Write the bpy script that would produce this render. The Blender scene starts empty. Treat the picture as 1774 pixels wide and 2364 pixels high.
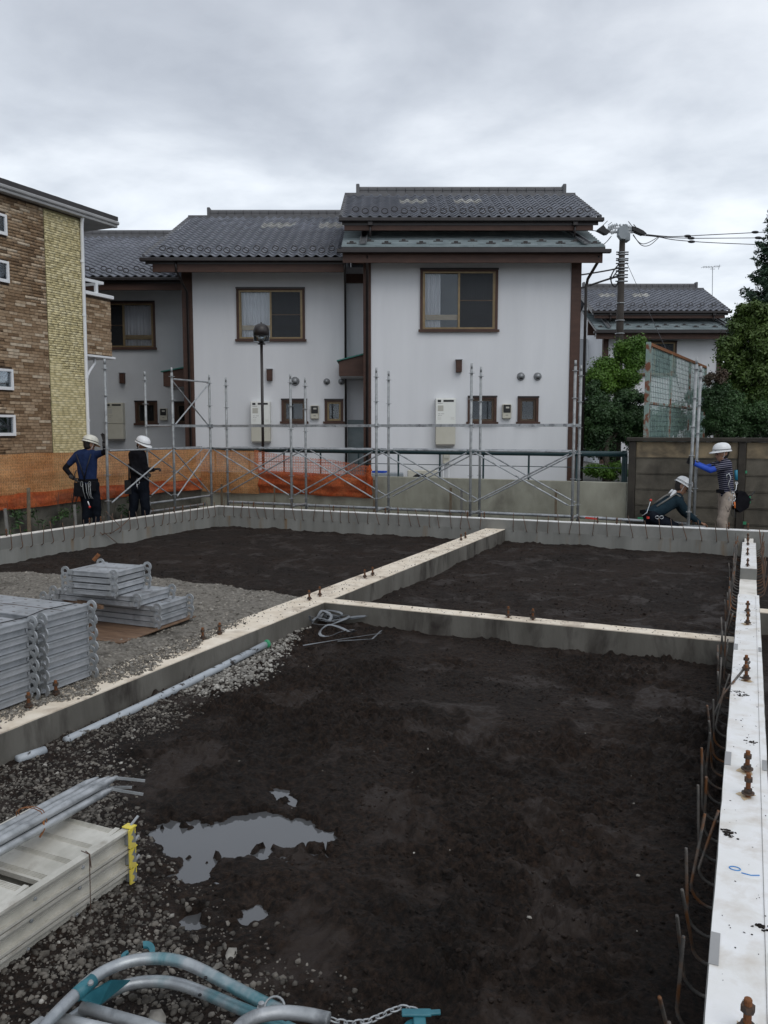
import bpy, bmesh, math, random
import numpy as np
from math import sin, cos, tan, atan, radians, pi, sqrt, hypot
from mathutils import Vector, Matrix, Euler
random.seed(7); RNG = np.random.default_rng(11)
SC = bpy.context.scene
COL = SC.collection

# ---------------------------------------------------------------- camera
F = 1885.0; TH = atan(190 / F); YAW = radians(24.1); ZC = 1.5
cam_data = bpy.data.cameras.new("camera")
cam_data.sensor_fit = 'VERTICAL'; cam_data.sensor_height = 36.0
cam_data.lens = F / 2364 * 36.0
cam_data.clip_start = 0.05; cam_data.clip_end = 6000
cam = bpy.data.objects.new("camera", cam_data); COL.objects.link(cam)
cam.location = (0, 0, ZC); cam.rotation_euler = (radians(90) - TH, 0, YAW)
SC.camera = cam
SC.render.resolution_x = 768; SC.render.resolution_y = 1024
SC.view_settings.view_transform = 'Standard'; SC.view_settings.look = 'None'
SC.view_settings.exposure = 0.0; SC.view_settings.gamma = 1.0
SC.view_settings.use_curve_mapping = False

# ---------------------------------------------------------------- world: overcast sky
SUN_EL = radians(48); SUN_ROT = radians(131)
world = bpy.data.worlds.new("World"); SC.world = world; world.use_nodes = True
nt = world.node_tree; nt.nodes.clear()
def N(t, kind, **kw):
    n = t.nodes.new(kind)
    for k, v in kw.items(): setattr(n, k, v)
    return n
out = N(nt, 'ShaderNodeOutputWorld')
sky = N(nt, 'ShaderNodeTexSky'); sky.sky_type = 'NISHITA'; sky.sun_disc = False
sky.sun_elevation = SUN_EL; sky.sun_rotation = SUN_ROT
bgs = N(nt, 'ShaderNodeBackground'); bgs.inputs[1].default_value = 0.07
nt.links.new(sky.outputs[0], bgs.inputs[0])
tc = N(nt, 'ShaderNodeTexCoord')
sep = N(nt, 'ShaderNodeSeparateXYZ'); nt.links.new(tc.outputs['Generated'], sep.inputs[0])
def MA(t, op, a, b=None, c=None):
    n = N(t, 'ShaderNodeMath', operation=op)
    for i, v in enumerate((a, b, c)):
        if v is None: continue
        if isinstance(v, (int, float)): n.inputs[i].default_value = v
        else: t.links.new(v, n.inputs[i])
    return n.outputs[0]
zz = MA(nt, 'MAXIMUM', sep.outputs[2], 0.0)
zz = MA(nt, 'ADD', zz, 0.16)
cx = MA(nt, 'DIVIDE', sep.outputs[0], zz); cy = MA(nt, 'DIVIDE', sep.outputs[1], zz)
cmb = N(nt, 'ShaderNodeCombineXYZ'); nt.links.new(cx, cmb.inputs[0]); nt.links.new(cy, cmb.inputs[1])
mp = N(nt, 'ShaderNodeMapping'); mp.inputs['Rotation'].default_value = (0, 0, -YAW)
mp.inputs['Location'].default_value = (2.0, 5.4, 0)
nt.links.new(cmb.outputs[0], mp.inputs[0])
def noise(t, vec, scale, detail=6, rough=0.55, dist=0.0):
    n = N(t, 'ShaderNodeTexNoise'); n.inputs['Scale'].default_value = scale
    n.inputs['Detail'].default_value = detail; n.inputs['Roughness'].default_value = rough
    n.inputs['Distortion'].default_value = dist
    t.links.new(vec, n.inputs['Vector']); return n.outputs['Fac']
n1 = noise(nt, mp.outputs[0], 0.9, 8, 0.5, 0.5)
n2 = noise(nt, mp.outputs[0], 2.3, 6, 0.55, 0.2)
cl = MA(nt, 'ADD', MA(nt, 'MULTIPLY', n1, 0.64), MA(nt, 'MULTIPLY', n2, 0.36))
def ramp(t, fac, stops, interp='LINEAR'):
    r = N(t, 'ShaderNodeValToRGB'); r.color_ramp.interpolation = interp
    e = r.color_ramp.elements
    while len(e) < len(stops): e.new(0.5)
    for i, (p, c) in enumerate(stops):
        e[i].position = p; e[i].color = (c[0], c[1], c[2], 1)
    t.links.new(fac, r.inputs[0]); return r.outputs[0]
clc = ramp(nt, cl, [(0.36, (0.42, 0.46, 0.52)), (0.46, (0.54, 0.585, 0.645)), (0.54, (0.67, 0.715, 0.77)), (0.65, (0.84, 0.88, 0.92))])
# the sheet of cloud is a little thicker (darker) overhead than low down
el = ramp(nt, sep.outputs[2], [(0.0, (1.0, 1.0, 1.0)), (0.24, (1.04, 1.04, 1.04)), (0.34, (0.97, 0.965, 0.97)), (0.46, (0.82, 0.815, 0.83)), (1.0, (0.78, 0.78, 0.79))])
mul = N(nt, 'ShaderNodeMix', data_type='RGBA', blend_type='MULTIPLY'); mul.inputs[0].default_value = 1
nt.links.new(clc, mul.inputs[6]); nt.links.new(el, mul.inputs[7])
bgc = N(nt, 'ShaderNodeBackground'); bgc.inputs[1].default_value = 1.36
nt.links.new(mul.outputs[2], bgc.inputs[0])
mx = N(nt, 'ShaderNodeMixShader'); mx.inputs[0].default_value = 0.93
nt.links.new(bgs.outputs[0], mx.inputs[1]); nt.links.new(bgc.outputs[0], mx.inputs[2])
nt.links.new(mx.outputs[0], out.inputs[0])
# ---------------------------------------------------------------- sun behind the cloud
sun = bpy.data.lights.new("sun", 'SUN'); sun.energy = 0.9; sun.angle = radians(40); sun.color = (1.0, 0.97, 0.93)
suno = bpy.data.objects.new("sun", sun); COL.objects.link(suno)
suno.rotation_euler = (radians(90) - SUN_EL, 0, pi - SUN_ROT)
suno.location = (0, -5, 30)

# ---------------------------------------------------------------- materials
MATS = {}
def lin(h):
    r = []
    for i in (0, 2, 4):
        v = int(h[i:i+2], 16) / 255
        r.append(v / 12.92 if v <= 0.04045 else ((v + 0.055) / 1.055) ** 2.4)
    return tuple(r)
def C3(c): return lin(c) if isinstance(c, str) else c
def mat(name, c1, c2=None, scale=4, rough=0.7, rough2=None, bump=0.0, bscale=None, metal=0.0, detail=5,
        spec=0.5, lo=0.35, hi=0.65, third=None, third_scale=1.0, third_lo=0.55, third_hi=0.7, stretch=(1, 1, 1), per_obj=0.0, bdist=0.01, tr=0.0, tint=0.0):
    if name in MATS: return MATS[name]
    m = bpy.data.materials.new(name); m.use_nodes = True; t = m.node_tree; t.nodes.clear()
    o = N(t, 'ShaderNodeOutputMaterial'); b = N(t, 'ShaderNodeBsdfPrincipled')
    t.links.new(b.outputs[0], o.inputs[0])
    b.inputs['Metallic'].default_value = metal
    b.inputs['Specular IOR Level'].default_value = spec
    tcn = N(t, 'ShaderNodeTexCoord'); mpn = N(t, 'ShaderNodeMapping')
    mpn.inputs['Scale'].default_value = stretch
    t.links.new(tcn.outputs['Object'], mpn.inputs[0]); vec = mpn.outputs[0]
    c1 = C3(c1); c2 = C3(c2) if c2 is not None else tuple(v * 0.8 for v in c1)
    f = noise(t, vec, scale, detail, 0.6)
    col = ramp(t, f, [(lo, c1), (hi, c2)])
    if third is not None:
        f3 = noise(t, vec, third_scale, 5, 0.6, 0.3)
        msk = ramp(t, f3, [(third_lo, (0, 0, 0)), (third_hi, (1, 1, 1))])
        mm = N(t, 'ShaderNodeMix', data_type='RGBA'); t.links.new(msk, mm.inputs[0])
        t.links.new(col, mm.inputs[6]); mm.inputs[7].default_value = (*C3(third), 1); col = mm.outputs[2]
    if per_obj:
        oi = N(t, 'ShaderNodeObjectInfo'); hs = N(t, 'ShaderNodeHueSaturation')
        v = MA(t, 'ADD', MA(t, 'MULTIPLY', oi.outputs['Random'], 2 * per_obj), 1 - per_obj)
        t.links.new(v, hs.inputs['Value']); t.links.new(col, hs.inputs['Color']); col = hs.outputs[0]
    if tint:
        at = N(t, 'ShaderNodeAttribute'); at.attribute_name = 'tint'; hs = N(t, 'ShaderNodeHueSaturation')
        t.links.new(MA(t, 'ADD', MA(t, 'MULTIPLY', at.outputs['Fac'], 2 * tint), 1 - tint), hs.inputs['Value']); t.links.new(col, hs.inputs['Color']); col = hs.outputs[0]
    t.links.new(col, b.inputs['Base Color'])
    if rough2 is not None:
        rr = noise(t, vec, scale * 0.6, 4, 0.6)
        r = ramp(t, rr, [(0.35, (rough,) * 3), (0.65, (rough2,) * 3)]); t.links.new(r, b.inputs['Roughness'])
    else: b.inputs['Roughness'].default_value = rough
    if bump:
        bf = noise(t, vec, bscale or scale * 4, 6, 0.65)
        bn = N(t, 'ShaderNodeBump'); bn.inputs['Strength'].default_value = bump; bn.inputs['Distance'].default_value = bdist
        t.links.new(bf, bn.inputs['Height']); t.links.new(bn.outputs[0], b.inputs['Normal'])
    if tr: b.inputs['Transmission Weight'].default_value = tr
    MATS[name] = m; return m

M_soil = mat('soil', (0.0042, 0.0026, 0.0019), (0.0165, 0.0112, 0.0090), 17, 0.98, 0.42, 1.0, 75, spec=0.4, third=(0.027, 0.021, 0.0185), third_scale=2.6, third_lo=0.52, third_hi=0.66, bdist=0.03)
M_earth = mat('outer_soil', (0.018, 0.014, 0.011), (0.04, 0.032, 0.025), 6, 0.95, None, 0.8, 30, spec=0.2)
M_gravelbed = mat('gravel_bed', (0.13, 0.118, 0.10), (0.26, 0.24, 0.21), 30, 0.95, None, 1.0, 120, spec=0.2, third=(0.05, 0.043, 0.036), third_scale=2.0)
M_stone = mat('gravel_stone', (0.1628, 0.1517, 0.1332), (0.3404, 0.3256, 0.296), 14, 0.9, None, 0.4, 80, spec=0.25, detail=2, tint=0.45)
M_gstone = mat('heap_stone', (0.11, 0.10, 0.085), (0.25, 0.23, 0.20), 14, 0.9, None, 0.4, 80, spec=0.25, detail=2, tint=0.5)
M_stone_d = mat('muddy_stone', (0.05, 0.044, 0.037), (0.17, 0.155, 0.135), 14, 0.85, None, 0.4, 80, spec=0.3, detail=2, tint=0.55)
M_conc = mat('foundation_concrete', (0.1815, 0.1815, 0.1678), (0.2585, 0.2585, 0.242), 2.2, 0.85, None, 0.35, 45, third=(0.12, 0.11, 0.09), third_scale=1.6, third_lo=0.55, third_hi=0.75, stretch=(1, 1, .55))
M_conc_d = mat('muddy_concrete', (0.0882, 0.0819, 0.0693), (0.1596, 0.1512, 0.1323), 2.4, 0.85, None, 0.45, 45, third=(0.022, 0.016, 0.013), third_scale=4.2, third_lo=0.51, third_hi=0.70, stretch=(1, 1, .32))
M_conc_r = mat('rust_streaked_concrete', (0.18, 0.18, 0.165), (0.26, 0.26, 0.24), 2.2, 0.85, None, 0.35, 45, third=(0.20, 0.125, 0.055), third_scale=5.5, third_lo=0.57, third_hi=0.75, stretch=(1.3, 1.3, .10))
M_top = mat('levelling_coat', (0.726, 0.693, 0.627), (0.858, 0.825, 0.77), 5, 0.75, None, 0.15, 60, third=(0.33, 0.26, 0.19), third_scale=2.6, third_lo=0.56, third_hi=0.82)
M_top_w = mat('white_levelling_coat', (0.7844, 0.7791, 0.7526), (0.86, 0.86, 0.86), 5, 0.6, None, 0.12, 60, third=(0.52, 0.45, 0.36), third_scale=6.5, third_lo=0.48, third_hi=0.88)
M_top_d = mat('trodden_levelling_coat', (0.70, 0.60, 0.47), (0.86, 0.77, 0.64), 6, 0.75, None, 0.2, 60, third=(0.32, 0.25, 0.19), third_scale=3.6, third_lo=0.52, third_hi=0.74)
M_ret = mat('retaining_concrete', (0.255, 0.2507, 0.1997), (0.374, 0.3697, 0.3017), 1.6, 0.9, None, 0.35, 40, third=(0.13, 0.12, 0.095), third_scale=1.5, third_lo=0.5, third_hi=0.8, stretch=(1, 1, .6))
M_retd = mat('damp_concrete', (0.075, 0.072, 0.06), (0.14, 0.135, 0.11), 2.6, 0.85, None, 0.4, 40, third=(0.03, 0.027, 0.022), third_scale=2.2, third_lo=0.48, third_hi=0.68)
M_rust = mat('rusty_steel', (0.12, 0.045, 0.018), (0.28, 0.11, 0.035), 30, 0.9, None, 0.4, 200)
M_rebar = mat('rebar_steel', (0.09, 0.075, 0.065), (0.17, 0.085, 0.045), 9, 0.7, None, 0.3, 200, metal=0.3)
M_boltd = mat('dark_nut_steel', (0.045, 0.04, 0.038), (0.13, 0.075, 0.045), 40, 0.6, None, 0.2, 200, metal=0.4)
M_galv = mat('galvanized_steel', (0.306, 0.323, 0.3315), (0.4675, 0.4845, 0.5015), 11, 0.42, 0.6, 0.1, 120, metal=0.55, third=(0.16, 0.17, 0.18), third_scale=7)
M_galv2 = mat('scaffold_tube_steel', (0.238, 0.2507, 0.255), (0.391, 0.408, 0.4123), 10, 0.5, 0.65, 0.1, 120, metal=0.45, third=(0.12, 0.125, 0.13), third_scale=5)
M_deck = mat('galvanized_deck', (0.3312, 0.3492, 0.3672), (0.4752, 0.4932, 0.5184), 8, 0.45, 0.6, 0.1, 120, metal=0.35, third=(0.25, 0.26, 0.27), third_scale=4, per_obj=0.08)
M_alu = mat('aluminium', (0.46, 0.445, 0.39), (0.62, 0.60, 0.54), 9, 0.4, 0.55, 0.08, 100, metal=0.2, third=(0.34, 0.31, 0.26), third_scale=8, third_lo=0.6, third_hi=0.75)
M_yel = mat('yellow_plastic', (0.75, 0.62, 0.07), (0.62, 0.5, 0.12), 20, 0.5)
M_teal = mat('teal_paint', (0.02, 0.12, 0.155), (0.035, 0.17, 0.21), 20, 0.45, None, 0.1, 80)
M_tealpipe = mat('worn_teal_tube', (0.30, 0.32, 0.34), (0.46, 0.49, 0.50), 14, 0.38, 0.5, 0.1, 150, metal=0.5, third=(0.09, 0.22, 0.25), third_scale=3.5, third_lo=0.47, third_hi=0.60)
M_pvc = mat('grey_pvc', (0.357, 0.391, 0.425), (0.425, 0.459, 0.493), 10, 0.45, third=(0.03, 0.025, 0.022), third_scale=14, third_lo=0.57, third_hi=0.62)
M_stucco = mat('white_stucco', (0.655, 0.665, 0.685), (0.715, 0.725, 0.745), 1.2, 0.9, None, 0.5, 110, bdist=0.006, third=(0.652, 0.664, 0.684), third_scale=2.8, third_lo=0.52, third_hi=0.85, stretch=(1, 1, .16))
M_stucco_shade = mat('shade_painted_stucco', (0.50, 0.515, 0.53), (0.55, 0.565, 0.58), 1.2, 0.9, None, 0.5, 110, bdist=0.006)  # white stucco with shade put into its colour, for walls in shade
M_brown = mat('brown_timber', (0.0465, 0.0186, 0.01054), (0.0713, 0.031, 0.0186), 3, 0.6, None, 0.2, 30, stretch=(1, 1, 3))
M_brownd = mat('dark_brown_metal', (0.014, 0.010, 0.010), (0.024, 0.018, 0.017), 3, 0.4)
M_tile = mat('roof_tile', (0.1122, 0.1197, 0.1414), (0.1984, 0.2108, 0.2446), 2.2, 0.33, 0.5, 0.1, 50, per_obj=0.16)
M_tiles = mat('roof_tile_field', (0.1122, 0.1197, 0.1414), (0.1984, 0.2108, 0.2446), 2.2, 0.33, 0.5, 0.1, 50, tint=0.25)
M_tileg = mat('glass_roof_tile', (0.2604, 0.2542, 0.2294), (0.3844, 0.3844, 0.372), 8, 0.3, per_obj=0.35)
M_ridge = mat('ridge_tile', (0.0825, 0.0814, 0.0858), (0.132, 0.132, 0.1375), 3, 0.5, None, 0.1, 50, per_obj=0.1)
M_slate = mat('green_grey_slate', (0.15, 0.19, 0.20), (0.24, 0.285, 0.295), 5, 0.5, 0.65, 0.2, 60, per_obj=0.08, stretch=(.5, 1, 1))
M_bronze = mat('bronze_sash', (0.20, 0.145, 0.075), (0.26, 0.19, 0.10), 8, 0.4, metal=0.3)
M_bronzed = mat('dark_bronze', (0.07, 0.045, 0.03), (0.10, 0.065, 0.04), 8, 0.4, metal=0.3)
M_room = mat('dark_room', (0.03, 0.03, 0.032), (0.045, 0.045, 0.048), 2, 0.9)
M_room2 = mat('room_wallpaper', (0.11, 0.121, 0.1293), (0.132, 0.143, 0.1513), 2, 0.9)
M_curt = mat('curtain', (0.66, 0.63, 0.64), (0.78, 0.75, 0.76), 3, 0.9, stretch=(6, 1, .4))
M_ply = mat('light_board', (0.42, 0.29, 0.16), (0.5, 0.36, 0.2), 3, 0.6, stretch=(1, 1, 4))
M_heater = mat('cream_enamel', (0.74, 0.75, 0.71), (0.78, 0.79, 0.75), 3, 0.35)
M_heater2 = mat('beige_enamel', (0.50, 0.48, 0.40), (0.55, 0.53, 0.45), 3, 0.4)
M_black = mat('black_plastic', (0.008, 0.008, 0.009), (0.014, 0.014, 0.016), 6, 0.5)
M_label = mat('printed_label', (0.40, 0.39, 0.34), (0.5, 0.49, 0.44), 90, 0.5)
M_white = mat('white_plastic', (0.74, 0.76, 0.78), (0.80, 0.81, 0.82), 3, 0.35)
M_steelvent = mat('vent_hood_steel', (0.20, 0.21, 0.22), (0.30, 0.31, 0.32), 8, 0.4, metal=0.6)
M_patina = mat('green_copper', (0.02, 0.14, 0.115), (0.035, 0.19, 0.155), 9, 0.6)
M_rail = mat('dark_green_paint', (0.010, 0.032, 0.038), (0.016, 0.045, 0.05), 9, 0.4)
M_soffit = mat('soffit', (0.30, 0.30, 0.30), (0.36, 0.36, 0.36), 3, 0.8)
M_pole = mat('pole_concrete', (0.0315, 0.02604, 0.02184), (0.0504, 0.042, 0.0357), 3, 0.85, None, 0.3, 30)
M_blk = mat('weathered_panel', (0.0952, 0.0854, 0.066), (0.1564, 0.14, 0.111), 2.2, 0.95, None, 0.6, 30, third=(0.032, 0.028, 0.023), third_scale=1.1, third_lo=0.45, third_hi=0.7)
M_blk2 = mat('tan_panel', (0.3, 0.2325, 0.1425), (0.1875, 0.1537, 0.105), 3.5, 0.95, None, 0.6, 30, third=(0.055, 0.047, 0.037), third_scale=1.5, third_lo=0.48, third_hi=0.66)
M_blk3 = mat('dark_coping', (0.03, 0.026, 0.022), (0.055, 0.048, 0.038), 4, 0.95, None, 0.6, 30)
M_rustp = mat('rusty_green_frame', (0.19, 0.26, 0.235), (0.25, 0.33, 0.30), 5, 0.6, None, 0.2, 60, third=(0.16, 0.055, 0.025), third_scale=5, third_lo=0.50, third_hi=0.58)
M_wood = mat('stake_wood', (0.12, 0.09, 0.06), (0.20, 0.16, 0.11), 8, 0.9, None, 0.3, 60)
M_greystake = mat('grey_stake', (0.13, 0.125, 0.115), (0.22, 0.215, 0.20), 8, 0.8)
M_strap = mat('grey_strap', (0.13, 0.14, 0.155), (0.22, 0.235, 0.25), 10, 0.35)
M_plywood = mat('wet_plywood', (0.13, 0.075, 0.045), (0.21, 0.13, 0.08), 5, 0.6, 0.8, 0.2, 30, stretch=(1, 4, 1), third=(0.08, 0.045, 0.03), third_scale=3)
M_bark = mat('bark', (0.05, 0.04, 0.03), (0.10, 0.085, 0.065), 12, 0.95, None, 0.6, 40, stretch=(1, 1, .3))
def leafmat(name, a, b):
    return mat(name, a, b, 1.4, 0.55, None, detail=3, spec=0.4)
M_leaf1 = leafmat('shrub_leaves', (0.04888, 0.1173, 0.01173), (0.09775, 0.1955, 0.01955))
M_leaf2 = leafmat('dark_leaves', (0.0204, 0.0476, 0.017), (0.0476, 0.102, 0.0306))
M_leaf3 = leafmat('conifer_needles', (0.015, 0.039, 0.021), (0.033, 0.072, 0.036))
M_leaf4 = leafmat('broad_leaves', (0.040, 0.078, 0.014), (0.085, 0.135, 0.028))
M_leafr = leafmat('reddish_leaves', (0.03, 0.03, 0.012), (0.07, 0.045, 0.03))
M_asph = mat('neighbour_yard', (0.08, 0.08, 0.072), (0.13, 0.125, 0.11), 2, 0.9, None, 0.3, 60)
M_blue = mat('blue_marker', (0.03, 0.20, 0.55), (0.05, 0.28, 0.62), 60, 0.7)
M_line = mat('ink_line', (0.16, 0.15, 0.14), (0.24, 0.23, 0.22), 60, 0.8)
M_gtape = mat('green_tape', (0.03, 0.26, 0.12), (0.05, 0.32, 0.16), 9, 0.5)
M_wire = mat('tie_wire', (0.06, 0.035, 0.025), (0.10, 0.055, 0.035), 30, 0.7)
M_cable = mat('black_cable', (0.012, 0.012, 0.014), (0.02, 0.02, 0.022), 8, 0.6)
M_porc = mat('porcelain', (0.45, 0.48, 0.50), (0.55, 0.58, 0.6), 8, 0.3)
M_trans = mat('transformer_paint', (0.22, 0.25, 0.27), (0.27, 0.30, 0.32), 4, 0.5)
M_skin = mat('skin', (0.30, 0.165, 0.105), (0.36, 0.20, 0.13), 30, 0.55)
M_hair = mat('hair', (0.01, 0.008, 0.007), (0.02, 0.016, 0.014), 60, 0.6)
M_helm = mat('white_helmet', (0.72, 0.73, 0.74), (0.78, 0.79, 0.80), 9, 0.28)
M_helmy = mat('aged_helmet', (0.62, 0.60, 0.50), (0.70, 0.68, 0.60), 9, 0.3)
M_navy = mat('navy_cloth', (0.012, 0.022, 0.065), (0.02, 0.035, 0.09), 8, 0.9, None, 0.4, 30, spec=0.1)
M_blackc = mat('black_cloth', (0.006, 0.006, 0.008), (0.012, 0.012, 0.015), 8, 0.9, None, 0.4, 30, spec=0.1)
M_slatec = mat('slate_cloth', (0.012, 0.024, 0.034), (0.02, 0.038, 0.05), 8, 0.9, None, 0.4, 30, spec=0.1)
M_dnavy = mat('dark_navy_cloth', (0.0055, 0.0075, 0.012), (0.010, 0.013, 0.02), 8, 0.9, None, 0.4, 30, spec=0.1)
M_royal = mat('royal_blue_sleeve', (0.01, 0.06, 0.42), (0.015, 0.08, 0.5), 8, 0.7, None, 0.3, 30)
M_khaki = mat('khaki_cloth', (0.30, 0.25, 0.21), (0.38, 0.32, 0.27), 8, 0.9, None, 0.5, 22, spec=0.1)
M_glove = mat('dark_glove', (0.03, 0.028, 0.027), (0.055, 0.05, 0.048), 30, 0.9)
M_gloveb = mat('black_glove', (0.008, 0.008, 0.009), (0.014, 0.014, 0.016), 30, 0.85)
M_red = mat('red_plastic', (0.55, 0.03, 0.02), (0.65, 0.05, 0.03), 9, 0.5)
M_orange = mat('orange_plastic', (0.6, 0.14, 0.03), (0.7, 0.18, 0.04), 9, 0.5)
M_cyan = mat('teal_plastic', (0.01, 0.16, 0.26), (0.02, 0.2, 0.3), 9, 0.5)
M_chrome = mat('polished_steel', (0.5, 0.52, 0.54), (0.6, 0.62, 0.64), 20, 0.25, metal=0.8)

def brickmat(name, stops, rough=0.9, fscale=40):
    m = bpy.data.materials.new(name); m.use_nodes = True; t = m.node_tree; t.nodes.clear()
    o = N(t, 'ShaderNodeOutputMaterial'); b = N(t, 'ShaderNodeBsdfPrincipled'); t.links.new(b.outputs[0], o.inputs[0])
    oi = N(t, 'ShaderNodeObjectInfo')
    at = N(t, 'ShaderNodeAttribute'); at.attribute_name = 'tint'
    v = MA(t, 'FRACT', MA(t, 'ADD', oi.outputs['Random'], at.outputs['Fac']))
    col = ramp(t, v, stops)
    tcn = N(t, 'ShaderNodeTexCoord')
    f = noise(t, tcn.outputs['Object'], 16, 4, 0.7)
    f = ramp(t, f, [(0.3, (0.62,) * 3), (0.7, (1.25,) * 3)])
    mm = N(t, 'ShaderNodeMix', data_type='RGBA', blend_type='MULTIPLY'); mm.inputs[0].default_value = 1
    t.links.new(col, mm.inputs[6]); t.links.new(f, mm.inputs[7]); t.links.new(mm.outputs[2], b.inputs['Base Color'])
    b.inputs['Roughness'].default_value = rough
    bf = noise(t, tcn.outputs['Object'], fscale, 5, 0.6); bn = N(t, 'ShaderNodeBump'); bn.inputs['Strength'].default_value = 0.6
    bn.inputs['Distance'].default_value = 0.01; t.links.new(bf, bn.inputs['Height']); t.links.new(bn.outputs[0], b.inputs['Normal'])
    return m
M_bbrick = brickmat('brown_brick', [(0.0, (0.14, 0.085, 0.045)), (0.2, (0.24, 0.155, 0.088)), (0.6, (0.34, 0.24, 0.15)), (0.85, (0.43, 0.325, 0.22)), (1.0, (0.52, 0.43, 0.32))])
M_ybrick = brickmat('yellow_stone', [(0.0, (0.54, 0.465, 0.25)), (0.5, (0.65, 0.565, 0.32)), (1.0, (0.74, 0.66, 0.41))])
M_mort = mat('dark_mortar', (0.06, 0.04, 0.026), (0.09, 0.06, 0.04), 9, 0.95)
M_morty = mat('yellow_mortar', (0.22, 0.20, 0.105), (0.28, 0.255, 0.14), 9, 0.95)

def glassmat(name, trans, tint, rough=0.03, glossfac=None):
    m = bpy.data.materials.new(name); m.use_nodes = True; t = m.node_tree; t.nodes.clear()
    o = N(t, 'ShaderNodeOutputMaterial'); g = N(t, 'ShaderNodeBsdfGlossy'); g.inputs['Roughness'].default_value = rough
    g.inputs['Color'].default_value = (0.9, 0.95, 1, 1)
    d = N(t, 'ShaderNodeBsdfTransparent'); d.inputs[0].default_value = (*tint, 1)
    fr = N(t, 'ShaderNodeFresnel'); fr.inputs[0].default_value = 1.5
    f = MA(t, 'ADD', fr.outputs[0], glossfac if glossfac is not None else 0.02)
    mm = N(t, 'ShaderNodeMixShader'); t.links.new(f, mm.inputs[0]); t.links.new(d.outputs[0], mm.inputs[1]); t.links.new(g.outputs[0], mm.inputs[2])
    t.links.new(mm.outputs[0], o.inputs[0]); return m
M_glass = glassmat('window_glass', 1, (0.9, 0.92, 0.93), glossfac=0.0)
M_screen = glassmat('insect_screen', 1, (0.30, 0.30, 0.31), 0.5, 0.0)
M_lampglass = glassmat('lamp_glass', 1, (0.8, 0.85, 0.88), glossfac=0.12)

def sheetmat(name, c1, c2, alpha_lo, alpha_hi, weave=0.0, translucent=0.35, hole_s=.75):
    m = bpy.data.materials.new(name); m.use_nodes = True; t = m.node_tree; t.nodes.clear()
    o = N(t, 'ShaderNodeOutputMaterial'); d = N(t, 'ShaderNodeBsdfDiffuse'); tl = N(t, 'ShaderNodeBsdfTranslucent')
    tp = N(t, 'ShaderNodeBsdfTransparent'); tcn = N(t, 'ShaderNodeTexCoord')
    f = noise(t, tcn.outputs['Object'], 2.2, 6, 0.65)
    col = ramp(t, f, [(0.35, c1), (0.65, c2)])
    if 'netting' in name:
        fg = noise(t, tcn.outputs['Object'], 26, 3, 0.8); fg = ramp(t, fg, [(0.35, (0.72,) * 3), (0.68, (1.3,) * 3)])
        mg = N(t, 'ShaderNodeMix', data_type='RGBA', blend_type='MULTIPLY'); mg.inputs[0].default_value = 1
        t.links.new(col, mg.inputs[6]); t.links.new(fg, mg.inputs[7]); col = mg.outputs[2]
    t.links.new(col, d.inputs[0]); t.links.new(col, tl.inputs[0])
    a = N(t, 'ShaderNodeMixShader'); a.inputs[0].default_value = translucent
    t.links.new(d.outputs[0], a.inputs[1]); t.links.new(tl.outputs[0], a.inputs[2])
    f2 = noise(t, tcn.outputs['Object'], 5, 4, 0.6)
    al = ramp(t, f2, [(0.35, (alpha_lo,) * 3), (0.65, (alpha_hi,) * 3)])
    if weave:
        sp = N(t, 'ShaderNodeSeparateXYZ'); t.links.new(tcn.outputs['Object'], sp.inputs[0])
        h = MA(t, 'ADD', sp.outputs[0], sp.outputs[1])
        w1 = MA(t, 'GREATER_THAN', MA(t, 'FRACT', MA(t, 'MULTIPLY', h, 1 / weave)), 0.42)
        w2 = MA(t, 'GREATER_THAN', MA(t, 'FRACT', MA(t, 'MULTIPLY', sp.outputs[2], 1 / weave)), 0.42)
        hole = MA(t, 'MULTIPLY', MA(t, 'MULTIPLY', w1, w2), hole_s)
        al = MA(t, 'MULTIPLY', al, MA(t, 'SUBTRACT', 1.0, hole))
    b = N(t, 'ShaderNodeMixShader'); t.links.new(al, b.inputs[0]); t.links.new(tp.outputs[0], b.inputs[1]); t.links.new(a.outputs[0], b.inputs[2])
    t.links.new(b.outputs[0], o.inputs[0]); return m
M_net = sheetmat('orange_netting', (0.56, 0.25, 0.10), (0.72, 0.40, 0.19), 0.90, 1.0, weave=.05, hole_s=.22)
M_net2 = sheetmat('sheer_orange_netting', (0.75, 0.20, 0.11), (0.85, 0.32, 0.18), 0.38, 0.62, weave=.06, hole_s=.5)
M_net3 = sheetmat('folded_orange_netting', (0.48, 0.085, 0.03), (0.62, 0.18, 0.07), 0.78, 0.97)
M_poly = sheetmat('wired_green_glass', (0.36, 0.52, 0.48), (0.46, 0.62, 0.57), 0.34, 0.56, translucent=0.4)

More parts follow.
